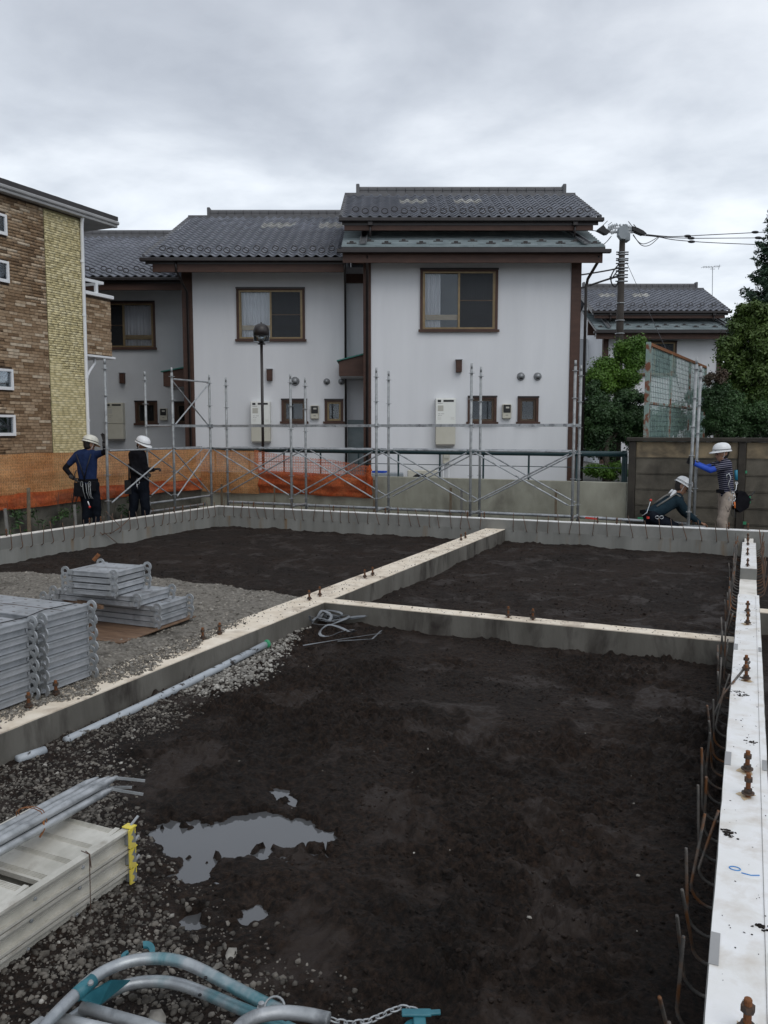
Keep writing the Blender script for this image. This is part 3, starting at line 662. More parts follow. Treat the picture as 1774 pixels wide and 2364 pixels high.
beam('side_beam', -.05, .13, 8.072, 10.29, -.235, M_conc, M_top)
beam('side_beam', -.05, .13, 10.292, 12.65, -.10, M_conc, M_top_w)
beam('side_beam', -.025, .10, 12.652, 13.26, -.115, M_conc, M_top)
beam('cross_beam', .132, 6.0, 8.10, 8.28, -.16, M_conc_d, M_top_d)
# formwork lift line: the lower pour stands a few millimetres proud
MB().box(-9.495, -.055, 13.263, 13.2695, -.7, -.175).build('lower_pour', M_conc_r, FD)
MB().box(.135, 6.0, 13.263, 13.2695, -.7, -.175).build('lower_pour', M_conc_r, FD)
MB().box(-9.4995, -9.493, -1.0, 13.262, -.7, -.175).build('lower_pour', M_conc_r, FD)
# rebar
def rebar_pts(base, nrm, z0, h, out, lean):
    """bar that leaves the wall, bends round and stands up"""
    bx, by = base; nx, ny = nrm; pts = []
    pts.append((bx - nx * .02, by - ny * .02, z0 - .01))
    for k in range(6):
        a = pi / 2 * k / 5
        pts.append((bx + nx * out * sin(a), by + ny * out * sin(a), z0 + out * .9 * (1 - cos(a))))
    e = pts[-1]
    for k in range(1, 5):
        t = k / 4; pts.append((e[0] + lean[0] * t + nx * 0.0, e[1] + lean[1] * t, e[2] + h * t))
    return pts
rusty_tip = M_rust
y_ = 5.6
while y_ < 13.1:
    MB().tube(rebar_pts((-9.493, y_), (1, 0), -.19, random.uniform(.24, .30), .045, (random.uniform(-.03, .03), random.uniform(-.05, .03))), .0062, 5).build('rebar', M_rebar, FD, smooth=True)
    y_ += random.uniform(.175, .225)
x_ = -9.35
while x_ < 2.2:
    if not (-4.12 < x_ < -3.62 or -.12 < x_ < .2):
        MB().tube(rebar_pts((x_, 13.263), (0, -1), -.19, random.uniform(.24, .31), .04, (random.uniform(-.09, .06), random.uniform(-.02, .02))), .0062, 5).build('rebar', M_rebar, FD, smooth=True)
    x_ += random.uniform(.16, .23)
# a few bars bent across the left wall
MB().tube([at_x(245, 1180, -9.46), at_x(278, 1216, -9.45), at_x(262, 1229, -9.44), at_x(235, 1233, -9.45), at_x(232, 1229, -9.47)], .0065, 5).build('rebar', M_rebar, FD, smooth=True)
MB().tube([at_x(300, 1196, -9.46), at_x(278, 1218, -9.44), at_x(262, 1228, -9.44)], .0065, 5).build('rebar', M_rebar, FD, smooth=True)
MB().tube([at_x(242, 1230, -9.46), at_x(272, 1255, -9.42)], .0065, 5).build('rebar', M_rebar, FD, smooth=True)
# big starter bars along the side beam (ribbed)
def ribbed(pts, r):
    P = [Vector(p) for p in pts]; out_ = []; rs = []
    for i in range(len(P) - 1):
        L = (P[i + 1] - P[i]).length; n = max(1, int(L / .0055))
        for k in range(n):
            out_.append(P[i].lerp(P[i + 1], k / n)); rs.append(r * (1.15 if (len(out_) % 2) else .92))
    out_.append(P[-1]); rs.append(r * .95); return out_, rs
M_rb2 = mat('weathered_rebar', (0.06, 0.058, 0.055), (0.15, 0.135, 0.12), 12, 0.6, None, 0.2, 200, metal=0.35, third=(0.15, 0.062, 0.022), third_scale=6, third_lo=.5, third_hi=.62)
y_ = 2.02; k = 0
leans = [(-.02, .0), (-.05, -.20), (.02, -.06), (-.03, -.22), (-.06, -.12), (-.02, -.02), (.06, .10), (.10, .16), (-.02, .03), (.0, -.05)]
while y_ < 12.3:
    if abs(y_ - 6.95) > .12:
        ln = leans[k % len(leans)] if y_ < 5.2 else (random.uniform(-.04, .07), random.uniform(-.12, .16))
        o_ = random.uniform(.055, .085) if y_ < 5.5 else random.uniform(.05, .09)
        pts = rebar_pts((-.05, y_), (-1, 0), -.25, random.uniform(.20, .27), o_, (ln[0] * .6, ln[1] * .55))
        if y_ < 5.2: q, rs = ribbed(pts, .0054); MB().tube(q, .0054, 7, rs=rs).build('rebar', M_rb2, FD, smooth=True)
        else: MB().tube(pts, .0066, 6).build('rebar', M_rb2, FD, smooth=True)
    k += 1; y_ += random.uniform(.155, .205)
# long bar leaning over the beam and a loose crossing one
q, rs = ribbed([(-.13, 5.0, -.16), (-.09, 5.05, -.05), (.05, 5.32, .10)], .0068); MB().tube(q, .0068, 7, rs=rs).build('rebar', M_rb2, FD, smooth=True)
y_ = 9.3
while y_ < 12.9:
    MB().tube(rebar_pts((.13, y_), (1, 0), -.25, random.uniform(.2, .27), .07, (random.uniform(-.05, .04), random.uniform(-.08, .08))), .0066, 6).build('rebar', M_rebar, FD, smooth=True); y_ += random.uniform(.17, .24)
# anchor bolts
def hexn(mb, c, r, z0, z1):
    mb.add([(c[0] + r * cos(pi / 3 * k), c[1] + r * sin(pi / 3 * k), z) for z in (z0, z1) for k in range(6)],
           [tuple(range(6))[::-1], tuple(range(6, 12))] + [(k, (k + 1) % 6, 6 + (k + 1) % 6, 6 + k) for k in range(6)])
def anchor_mesh():
    rod = MB()
    pr = [(.0, -.03)]
    z = -.03
    while z < .098: pr += [(.0088, z), (.0102, z + .0015)]; z += .003
    pr += [(.0085, .100), (0, .101)]; rod.lathe(pr, seg=10)
    lo = MB(); lo.lathe([(0, .014), (.025, .014), (.0255, .018), (.025, .021), (0, .021)], seg=16); hexn(lo, (0, 0), .0175, .0215, .036)
    hi = MB(); hexn(hi, (0, 0), .0175, .066, .083)
    return rod, lo, hi
_a = anchor_mesh(); AM = []
for mbx, mm, nm in zip(_a, (M_rust, M_boltd, M_boltd), ('anchor_bolt', 'washer_nut', 'nut')):
    me_o = mbx.build(nm, mm); AM.append(me_o.data); bpy.data.objects.remove(me_o)
def anchor(x, y, z, s=1.0, h=1.0):
    o = piece('anchor_bolt', AM[0], FD, Vector((x, y, z)) - FD.location, (random.uniform(-.04, .04), random.uniform(-.04, .04), random.uniform(0, 3)), (s, s, s * h))
    piece('washer_nut', AM[1], o, (0, 0, 0)); piece('nut', AM[2], o, (0, 0, 0))
for px, py in [(1723, 1572), (1725, 1783), (1727, 1840), (1724, 2392), (1726, 2520)]:
    p = at_z(px, py, 0); anchor(p[0] + .0, p[1], 0, 1.0)
for px, py in [(1723, 1548), ]:
    p = at_z(px, py, 0); anchor(p[0], p[1], 0)
for px, py, z in [(1726, 1442, 0), (1726, 1415, 0), (1726, 1308, -.1), (1726, 1282, -.1), (1727, 1259, -.1), (1727, 1247, -.1)]:
    p = at_z(px, py, z); anchor(p[0], p[1], z)
for px, py in [(715, 1386), (739, 1377), (843, 1335), (861, 1329), (1065, 1248), (1075, 1243), (469, 1477), (507, 1465), (67, 1636), (130, 1606)]:
    p = at_z(px, py, -.16); anchor(p[0], p[1], -.16)
for px, py in [(1179, 1422), (1234, 1428)]:
    p = at_z(px, py, -.16); anchor(p[0], 6.95, -.16)
for x in (-9.0, -8.75, -7.0, -5.95, -5.7, -4.4, -4.1, -2.2, -1.9, -.25, .02): anchor(x, 13.36, 0)
for y in (7.2, 9.9, 10.15, 12.0, 12.25, 8.3): anchor(-9.575, y, 0)
def stain(x, y, z, r):
    mb = MB(); n = 18; ph = random.uniform(0, 6)
    pts = [(x + r * (1 + .35 * sin(3 * a + ph) + .2 * sin(7 * a + 2 * ph)) * cos(a), y + r * 1.3 * (1 + .3 * sin(2 * a + ph) + .2 * sin(6 * a)) * sin(a), z + .0014) for a in [2 * pi * k / n for k in range(n)]]
    mb.add(pts, [tuple(range(n))]); mb.build('rust_stain', M_rstain, FD)
for px, py in [(1723, 1572), (1725, 1783), (1727, 1840), (1724, 2392), (1726, 1442)]:
    p = at_z(px, py, 0); stain(p[0] + random.uniform(-.015, .01), p[1] + .01, 0, .030)
# blue mark and the snapped line on the side beam
bl = MB(); c = at_z(1697, 2006, 0)
pts = [(c[0] + .018 * cos(a) * 1.0, c[1] + .012 * sin(a), .0022) for a in [2 * pi * k / 16 for k in range(17)]]
bl.tube(pts, .0017, 5); e = at_z(1712, 2016, 0); e2 = at_z(1754, 2022, 0)
bl.tube([(e[0], e[1], .0022), (e[0] + .03, e[1] - .004, .0022), (e2[0], e2[1], .0022)], .0017, 5)
bl.build('chalk_mark', M_blue, FD, label='blue chalk loop and dash drawn on the white beam top')
MB().box(.0985, .1000, -.9, 8.0, .0008, .0016).build('snapped_line', M_line, FD)
# pieces of grey plastic form tie on the beam edge
for y in (2.35, 3.86, 5.98):
    MB().box(-.048, -.022, y, y + .16, .0012, .0035).build('form_tie', M_soffit, FD)
    MB().box(.108, .126, y, y + .12, .0012, .0035).build('form_tie', M_soffit, FD)

# ================================================================ BOUNDARY WALLS
def rough_wall(name, x0, x1, y0, y1, z0, z1, m, label, cat, parent=None):
    return MB().box(x0, x1, y0, y1, z0, z1).build(name, m, parent, bevel=.008)
rw = thing('retaining_wall', 'low stained concrete retaining wall behind the scaffold, below the dark rail', 'wall', (-6.5, 15.2, -.5))
MB().box(-11.75, -2.0, 15.2, 15.32, -.7, .55).build('wall_body', M_ret, rw, bevel=.008)
MB().box(-11.35, -2.0, 15.06, 15.198, -.7, -.22).build('footing', M_ret, rw, bevel=.02)
lw2 = thing('boundary_wall', 'dark damp concrete kerb wall under the orange netting at the left edge', 'wall', (-11.35, 8, -.5))
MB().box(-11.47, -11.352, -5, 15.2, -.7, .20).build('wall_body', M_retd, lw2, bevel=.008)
# panel wall on the right
pw = thing('panel_wall', 'dark weathered precast concrete panel wall with posts, behind the two right workers', 'wall', (0, 15.2, -.5))
px0 = -1.98
MB().box(px0 + .02, px0 + 9.1, 15.222, 15.238, -.7, 1.288).build('light_leak_backing', M_blk3, pw)  # added behind the panels so no light leaks through their gaps
for i in range(5):
    x = px0 + i * 1.80
    MB().box(x, x + .12, 15.12, 15.24, -.7, 1.29).build('post', M_blk3, pw, bevel=.01)
    for j in range(7):
        z1 = 1.285 - j * .281
        MB().box(x + .124, x + 1.796, 15.17 - .004 * (j % 2), 15.215 + .003 * (j % 2), z1 - .274, z1).build('panel', M_blk2 if j == 0 else M_blk, pw, bevel=.006)
        # broken mortar lip on the joint
        if j: MB().box(x + .124, x + 1.796, 15.155, 15.168, z1 - .004, z1 + .006).build('joint_ledge', M_blk, pw)
MB().box(px0 - .04, px0 + 9.2, 15.09, 15.27, 1.292, 1.365).build('coping', M_blk3, pw, bevel=.01)
for k, (px, py, w, h) in enumerate([(1717, 1090, .11, .045), (1730, 1154, .045, .12), (1716, 1208, .1, .05), (1480, 1198, .12, .05)]):
    p = at_y(px, py, 15.10)
    single(MB().box(p[0] - w / 2, p[0] + w / 2, 15.135, 15.15, p[2] - h / 2, p[2] + h / 2), 'marker_tape', M_gtape,
           ['short green tape marker on the panel wall, right of the standing worker\'s shoulder', 'upright green tape marker on the panel wall behind the worker\'s tool pouch', 'green tape marker at the foot of the panel wall by the beam end', 'green tape marker at the left foot of the panel wall behind the crouching worker'][k],
           'tape marker', (p[0], 15.14, p[2]), 'green tape markers on the panel wall')
# dark green rail on the retaining wall
gr = thing('guard_rail', 'dark green tubular guard rail running along the top of the retaining wall', 'railing', (-6.5, 15.42, .19))
MB().tube([(-11.2, 15.42, 1.055), (-2.04, 15.42, 1.055)], .052, 14).build('top_rail', M_rail, gr, smooth=True)
MB().tube([(-11.2, 15.42, .80), (-2.04, 15.42, .80)], .008, 6).build('middle_rail', M_rail, gr)
MB().tube([(-11.2, 15.42, .50), (-2.04, 15.42, .50)], .008, 6).build('middle_rail', M_rail, gr)
x = -11.1
while x < -2.0:
    MB().tube([(x, 15.42, .19), (x, 15.42, 1.03)], .02, 8).build('post', M_rail, gr); x += .905
MB().tube([(-2.09, 15.42, .1), (-2.09, 15.42, 1.12)], .045, 10).build('post', M_rail, gr)

# ---------------------------------------------------------------- orange netting
def drape(p0, p1, ztop0, ztop1, zb0, zb1, n, m_, amp, seed, sag=.03, tuck=0.0, name='netting_panel', mat_=None, parent=None, folds=22):
    rng = np.random.default_rng(seed); V = []; Fq = []
    d = Vector((p1[0] - p0[0], p1[1] - p0[1], 0)); L = d.length; d.normalize(); nr = Vector((d.y, -d.x, 0))
    U, W = np.meshgrid(np.linspace(0, 1, n + 1), np.linspace(0, 1, m_ + 1))
    off = fbm(U * L, W * 1.2, 1.6, 4, seed) * amp * 2 + fbm(U * L * .4, W * 6, 1.5, 3, seed + 3) * amp * 1.2 + np.sin(U * L * folds / 4 + W * 2) * amp * .12
    zt = ztop0 + (ztop1 - ztop0) * U + fbm(U * L, W * 0, 1.3, 3, seed + 5) * .03 - sag * np.abs(np.sin(U * L * 1.7)) * .5
    zb = zb0 + (zb1 - zb0) * U + fbm(U * L, W * 0 + 5, 1.1, 3, seed + 6) * .05
    z = zt + (zb - zt) * W
    off = off * (.15 + .85 * np.sin(np.clip(W, 0, 1) * pi * .62)) + tuck * W ** 3
    X = p0[0] + d.x * L * U + nr.x * off; Y = p0[1] + d.y * L * U + nr.y * off
    V = np.stack([X, Y, z], -1).reshape(-1, 3)
    i = np.arange(m_)[:, None] * (n + 1) + np.arange(n)[None, :]
    Fq = np.stack([i, i + 1, i + n + 2, i + n + 1], -1).reshape(-1, 4)
    V = V - np.array(parent.location[:])[None] if parent else V
    return np_mesh(name, V, Fq, mat_, parent, smooth=True)
nl = thing('safety_netting', 'orange safety netting hung along the left boundary below the brick-clad house', 'netting', (-11.3, 10.5, .2))
drape((-11.30, 3.0), (-11.30, 15.15), 1.11, 1.09, .42, .40, 150, 14, .05, 3, mat_=M_net, parent=nl, name='upper_sheet')
drape((-11.29, 3.0), (-11.29, 15.14), .44, .42, .19, .17, 150, 8, .07, 9, mat_=M_net3, parent=nl, name='gathered_hem', sag=0)
nb = thing('safety_netting', 'sheer orange netting sagging on the rail behind the scaffold, gathered at its right end', 'netting', (-9.0, 15.1, .2))
drape((-11.28, 15.12), (-9.75, 15.12), 1.07, 1.05, .12, .10, 40, 20, .05, 21, mat_=M_net, parent=nb, name='upper_sheet')
drape((-9.85, 15.11), (-7.05, 15.11), 1.06, .78, .58, .52, 70, 12, .035, 31, mat_=M_net2, parent=nb, name='sheer_sheet', sag=.05)
drape((-9.75, 15.09), (-7.05, 15.09), .62, .56, .14, .10, 80, 18, .09, 41, mat_=M_net3, parent=nb, name='gathered_hem', sag=.0, folds=40)
tw = MB()
for k in range(3):
    tw.tube([(-7.07 + .03 * sin(i * 2 + k), 15.06 + .03 * cos(i * 1.7 + k * 2), .78 - i * .095) for i in range(8)], .05, 8, rs=[.015, .04, .05, .055, .06, .05, .05, .02])
tw.build('twisted_end', M_net3, nb, smooth=True)
# ---------------------------------------------------------------- stakes
def stake(px, pt, pb, Y=None, X=None, m_=M_wood, w=.045, label='', lean=0):
    if Y is not None: a = at_y(px, pt, Y); b_ = at_y(px + lean, pb, Y)
    else: a = at_x(px, pt, X); b_ = at_x(px + lean, pb, X)
    s_ = MB().bar((a[0], a[1], a[2]), (b_[0], b_[1], min(b_[2], -.5)), w, .02, up=(0, -1, 0) if Y is not None else (1, 0, 0))
    single(s_, 'stake', m_, label, 'stake', (b_[0], b_[1], -.5), 'stakes in the trench outside the foundation')
stake(12, 1174, 1236, X=-10.0, m_=M_greystake, label='short pale stake leaning in the trench at the left frame edge', lean=9)
stake(66, 1126, 1222, X=-10.4, m_=M_wood, w=.055, label='taller brown stake in the trench below the left netting')
stake(172, 1165, 1205, X=-10.3, m_=M_greystake, label='grey stake beside the legs of the worker in blue', lean=5)
stake(634, 1124, 1162, Y=15.0, m_=M_wood, w=.03, label='thin brown stake below the netting, between the first two pairs of posts')
stake(864, 1108, 1170, Y=14.95, label='brown stake beside the third pair of scaffold posts, at the netting end')
stake(1041, 1126, 1176, Y=15.05, label='brown stake against the retaining wall, left of a grey one')
stake(1066, 1128, 1185, Y=15.05, m_=M_greystake, label='grey stake against the retaining wall, right beside a brown one')
stake(1284, 1130, 1188, Y=15.05, label='brown stake against the retaining wall near its right end')
stake(675, 1112, 1165, Y=14.9, label='dark brown stake against the orange netting behind the second pair of posts')
stake(512, 1118, 1162, Y=14.9, X=None, label='dark stake at the inner corner of the netting')

# ================================================================ SCAFFOLD
SX = [-10.1, -8.194, -6.36, -4.52, -2.712]; YN, YF = 13.87, 14.48; FZ = [-.24, .213, .664, 1.115, 1.566, 2.017, 2.468]
sf = thing('scaffold', 'galvanized tube scaffold with paired posts and cross braces around the back corner', 'scaffold', (-6.4, 14.1, -.42))
def post_mesh(h0, h1, flz):
    t = MB(); t.tube([(0, 0, h0), (0, 0, h1 - .10)], .0243, 12); t.tube([(0, 0, h1 - .11), (0, 0, h1)], .0195, 10)
    f = MB()
    for z in flz:
        f.add([(.058 * cos(a) * (1 if k % 2 else .62), .058 * sin(a) * (1 if k % 2 else .62), zz_) for zz_ in (z - .004, z + .004) for k, a in enumerate([pi / 4 * q for q in range(8)])],
              [tuple(range(8))[::-1], tuple(range(8, 16))] + [(k, (k + 1) % 8, 8 + (k + 1) % 8, 8 + k) for k in range(8)])
    return t, f
_t, _f = post_mesh(-.42, 2.64, FZ)
_to = _t.build('x', M_galv2, smooth=False); _fo = _f.build('y', M_galv)
PM, FM = _to.data, _fo.data; bpy.data.objects.remove(_to); bpy.data.objects.remove(_fo)
for p in PM.polygons: p.use_smooth = len(p.vertices) == 4
def spost(x, y, dz=0, parent=sf, rot=(0, 0, 0)):
    o = piece('post', PM, parent, Vector((x, y, dz)) - parent.location, rot); piece('flange', FM, o, (0, 0, 0)); return o
for i, x in enumerate(SX):
    spost(x, YN, [-.03, -.06, .0, .02, .01][i]); spost(x - .02, YF, [-.05, -.10, -.02, .0, -.03][i])
# left run
LY = [12.04, 10.9]
spost(-10.1, 12.69, .04); spost(-10.1, 10.89, .06, rot=(0, .012, 0)); spost(-10.72, 12.66, -.02)
def ledger(a, b, r=.0215, name='ledger', flat=False):
    a = Vector(a); b = Vector(b); m_ = MB()
    if flat: m_.bar(a, b, .04, .05)
    else: m_.tube([a, b], r, 10)
    for p in (a, b):
        q = a.lerp(b, .022 if p is a else .978); m_.bar(p.lerp(q, .3), q, .045, .075)
    return m_.build(name, M_galv, sf)
def braces(a, b, z0, z1, top=True):
    a = Vector(a); b = Vector(b)
    lo = lambda p, q, t: p.lerp(q, t)
    A0 = a.lerp(b, .04); B0 = b.lerp(a, .04)
    nr = (b - a).cross(Vector((0, 0, 1))).normalized() * .02
    MB().tube([(A0.x + nr.x, A0.y + nr.y, z0), (B0.x + nr.x, B0.y + nr.y, z1)], .0135, 8).build('brace', M_galv, sf)
    MB().tube([(A0.x - nr.x, A0.y - nr.y, z1), (B0.x - nr.x, B0.y - nr.y, z0)], .0135, 8).build('brace', M_galv, sf)
    if top: MB().tube([(A0.x, A0.y, z1 + .04), (B0.x, B0.y, z1 + .04)], .0165, 8).build('guard_bar', M_galv, sf)
for i in range(4):
    for y in (YN, YF):
        braces((SX[i], y, 0), (SX[i + 1], y, 0), .22, 1.09)
    ledger((SX[i], YN + .02, 1.575), (SX[i + 1], YN + .02, 1.575), flat=True)
    ledger((SX[i], YN, -.20), (SX[i + 1], YN, -.20)); ledger((SX[i], YF, -.03), (SX[i + 1], YF, -.03), r=.028)
    MB().tube([(SX[i + 1], YN, .0), (SX[i + 1] - .02, YF, -.0)], .0215, 8).build('ledger', M_galv, sf)
for x in (SX[0], SX[4]): ledger((x, YN, 1.575), (x - .02, YF, 1.575), flat=True)
MB().tube([(-2.7, YF, -.03), (-.9, YF - .1, -.06)], .028, 10).build('ledger', M_galv, sf)
# left run between posts at y 10.89, 12.69 and the corner
braces((-10.1, 10.89, 0), (-10.1, 12.69, 0), .24, 1.10); braces((-10.1, 12.69, 0), (-10.1, YN, 0), .22, 1.09); braces((-10.1, 12.69, 0), (-10.1, YN, 0), 1.60, 2.42)
braces((-10.72, 12.66, 0), (-10.72, YF, 0), .22, 1.09)
ledger((-10.1, 12.69, 1.575), (-10.1, YN, 1.575), flat=True); ledger((-10.72, 12.66, 1.575), (-10.1, 12.69, 1.575)); ledger((-10.1, YN, 1.575), (-10.12, YF, 1.575), flat=True)
ledger((-10.1, 10.89, -.17), (-10.1, 12.69, -.17)); ledger((-10.1, 12.69, -.17), (-10.1, YN, -.17)); ledger((-10.72, 12.66, -.1), (-10.72, YF, -.1)); ledger((-10.72, 12.66, .06), (-10.5, 14.4, .10))
# two separate posts stood up by the right-hand workers
def lone(x, y, dz, label, lean):
    r_ = thing('scaffold_post', label, 'scaffold post', (x, y, -.42), 0, 'loose scaffold posts held by the right workers')
    o = piece('tube', PM, r_, (0, 0, .42 + dz), lean); piece('flange', FM, o, (0, 0, 0))
lone(-.858, 13.85, -.02, 'nearer loose scaffold post held upright by the worker with blue sleeves', (0, .014, 0))
lone(-.80, 14.25, -.12, 'farther loose scaffold post just behind the one being held', (0, .008, 0))
b = MB().box(-.93, -.6, 13.78, 13.95, -.05, -.03); single(b, 'base_plate', M_galv, 'flat galvanized base plate at the foot of the loose post', 'base plate', (-.8, 13.86, -.04))
MB_ = MB().bar(at_y(1352, 1195, 14.3), at_y(1379, 1198, 14.3), .05, .025); single(MB_, 'red_strap', M_red, 'bright red webbing lying on the ground tube near the crouching worker', 'strap', (-2.1, 14.25, 0))

# ================================================================ BOARD STACKS
def hook_ring(mb, x, y, z, sx, w=.009, flip=1):
    """flat C-shaped hook in the plane of the board's length"""
    pts_o = []; pts_i = []
    cx_, cz_ = x + sx * .022, z + .012
    for k in range(13):
        a = radians(205 - k * 23) if flip > 0 else radians(155 + k * 23)
        pts_o.append((cx_ + sx * .043 * cos(a), cz_ + .043 * sin(a))); pts_i.append((cx_ + sx * .021 * cos(a), cz_ + .021 * sin(a)))
    poly = pts_o + pts_i[::-1]; n = len(poly); base = len(mb.v)
    for yy in (y - w / 2, y + w / 2):
        for (a, b_) in poly: mb.v.append((a, yy, b_))
    m = len(pts_o)
    for k in range(m - 1):
        for o_, rev in ((0, False), (n, True)):
            q = (base + o_ + k, base + o_ + k + 1, base + o_ + n - 2 - k, base + o_ + n - 1 - k)
            mb.f.append(q if not rev else q[::-1])
    for k in range(n): mb.f.append((base + k, base + (k + 1) % n, base + n + (k + 1) % n, base + n + k))
    mb.box(x - sx * .05 if sx > 0 else x, x + .0 if sx > 0 else x + .05, y - w / 2 - .003, y + w / 2 + .003, z - .012, z + .026)
def board_meshes(L, W, th=.040):
    d = MB(); h = L / 2; w = W / 2
    d.box(-h, h, -w, w, th - .010, th); d.box(-h + .003, h - .003, -w + .003, w - .003, .006, th - .0105)
    d.box(-h, h, -w, w, 0, .006)
    d.box(-h - .002, h + .002, -w - .0015, w + .0015, th - .006, th - .003)
    g_ = MB(); g_.box(-h + .02, h - .02, -.004, .004, th + .0002, th + .0012)
    k_ = MB()
    n = max(2, int(L / .11))
    for i in range(n):
        for j in range(4):
            xx = -h + .06 + (L - .12) * i / (n - 1); yy = -w + .05 + (W - .1) * j / 3
            g_.box(xx - .012, xx + .012, yy - .003, yy + .003, th + .0002, th + .001)
    hk = []
    for sx in (1, -1):
        for sy in (1, -1):
            q = MB(); hook_ring(q, sx * h, sy * (w + .008), th * .45, sx); hk.append(q)
    res = []
    for mbx, mm in [(d, M_deck), (g_, M_boltd)] + [(q, M_galv) for q in hk]:
        o = mbx.build('tmp', mm, bevel=0); res.append(o.data); bpy.data.objects.remove(o)
    return res
ORD = ['top', 'second', 'third', 'fourth', 'fifth', 'sixth', 'seventh', 'eighth', 'ninth', 'tenth', 'lowest']
def board(meshes, x, y, z, rz, label, group):
    r_ = thing('scaffold_board', label, 'scaffold board', (x, y, z), rz, group)
    dk = piece('deck', meshes[0], r_, (0, 0, 0)); piece('deck_slot', meshes[1], dk, (0, 0, 0))
    for q in meshes[2:]: piece('hook', q, r_, (0, 0, 0))
B18 = board_meshes(1.8, .40); gA = 'scaffold boards stacked at the left frame edge'
for k in range(11):
    z = -.140 + (10 - k) * .0445
    for cy, col_ in ((3.86, 'farther'), (3.365, 'nearer')):
        if k == 10: nm = 'bottom'
        else: nm = ORD[k]
        board(B18, -3.965 - .9 - (.018 if k % 2 else 0) + random.uniform(-.004, .004), cy + random.uniform(-.003, .003), z, pi if k % 2 else 0,
              '%s galvanized scaffold board of the %s column in the tall left stack' % (nm, col_) if nm != 'top' else 'topmost galvanized scaffold board of the %s column in the tall left stack' % col_, gA)
single(MB().tube([at_z(-60, 1452, .352), at_z(60, 1425, .353), at_z(100, 1408, .354), at_z(178, 1392, .354)], .0035, 5), 'tie_rope', M_black, 'dark cord lying slantwise over the top of the tall board stack', 'cord', (-4.3, 3.7, .35))
gB = 'short scaffold boards in the stepped stack'
Bt = board_meshes(.45, .42); Bm = board_meshes(.86, .44); Bb = board_meshes(1.22, .42)
# stepped stack on plywood
for k in range(4): board(Bb, -4.475 - .61 - (.012 if k % 2 else 0), 5.545 + random.uniform(-.004, .004), -.150 + (3 - k) * .047, (pi if k % 2 else 0) + .01, '%s board of the four long boards at the base of the stepped stack' % ['top', 'second', 'third', 'lowest'][k], gB)
for k in range(2): board(Bm, -4.575 - .43 - (.012 if k % 2 else 0), 5.42, .042 + (1 - k) * .047, (pi if k % 2 else 0) + .02, '%s of the two middle-length boards halfway up the stepped stack' % ['upper', 'lower'][k], gB)
for k in range(4): board(Bt, -4.715 - .225 - (.014 if k % 2 else 0), 5.29 + random.uniform(-.004, .004), .140 + (3 - k) * .052, (pi if k % 2 else 0) + .06, '%s board of the four small square boards crowning the stepped stack' % ['top', 'second', 'third', 'lowest'][k], gB)
o = MB().box(-1.35 / 2, 1.35 / 2, -.5, .5, 0, .012).build('plywood_sheet', M_plywood, bevel=.002); o.location = (-5.12, 5.34, -.168); o.rotation_euler = (0, 0, .035)
tag(o, 'wet brown plywood sheet under the stepped board stack', 'plywood')
for k, (a, b_, w, lab) in enumerate([((150, 1381), (205, 1397), .05, 'brown split timber batten lying behind the tall board stack'), ((172, 1385), (236, 1402), .03, 'thin brown batten beside a thicker one behind the tall board stack'), ((216, 1294), (229, 1279), .02, 'rusty stick poking up at the back of the stepped stack')]):
    if k < 2: p0 = at_z(*a, .03 + .01 * k); p1 = at_z(*b_, .03 + .01 * k)
    else: p0 = at_y(*a, 5.50); p1 = at_y(*b_, 5.54)
    single(MB().bar(p0, p1, w, .03), 'timber_batten', M_plywood if k < 2 else M_rust, lab, 'timber', p0)

# ---------------------------------------------------------------- grey drain pipe, strapping coil
s_ = MB().tube([(-3.63, 3.50, -.335), (-3.62, 4.2, -.325), (-3.62, 5.0, -.305), (-3.63, 5.68, -.285)], .028, 14)
single(s_, 'drain_pipe', M_pvc, 'long grey plastic pipe half buried along the foot of the middle beam', 'pipe', (-3.62, 4.6, -.3), smooth=True)
s_ = MB().tube([(-3.655, 3.17, -.33), (-3.63, 3.34, -.335)], .027, 14)
single(s_, 'drain_pipe', M_pvc, 'short stub of grey pipe showing through the gravel at the left', 'pipe', (-3.64, 3.25, -.3), smooth=True)
single(MB().ball((-3.62, 5.70, -.28), .036, 10, 6, (1, .5, 1)), 'green_pipe_end', M_gtape, 'crumpled green tape on the far end of the grey pipe', 'tape', (-3.62, 5.7, -.28))
def ribbon(mb, pts, w, up=(0, 0, 1), t=.0012):
    P = [Vector(p) for p in pts]; n = len(P); base = len(mb.v)
    for i, p in enumerate(P):
        d = (P[min(i + 1, n - 1)] - P[max(i - 1, 0)]).normalized(); sd = d.cross(Vector(up)).normalized(); tw_ = sin(i * .5) * .5
        u_ = (sd * cos(tw_) + Vector(up) * sin(tw_)); nn = d.cross(u_)
        for a, b_ in ((-1, -1), (1, -1), (1, 1), (-1, 1)): mb.v.append(tuple(p + u_ * (a * w / 2) + nn * (b_ * t)))
    for i in range(n - 1):
        for k in range(4): mb.f.append((base + 4 * i + k, base + 4 * i + (k + 1) % 4, base + 4 * i + 4 + (k + 1) % 4, base + 4 * i + 4 + k))
s_ = MB(); rr = random.Random(5)
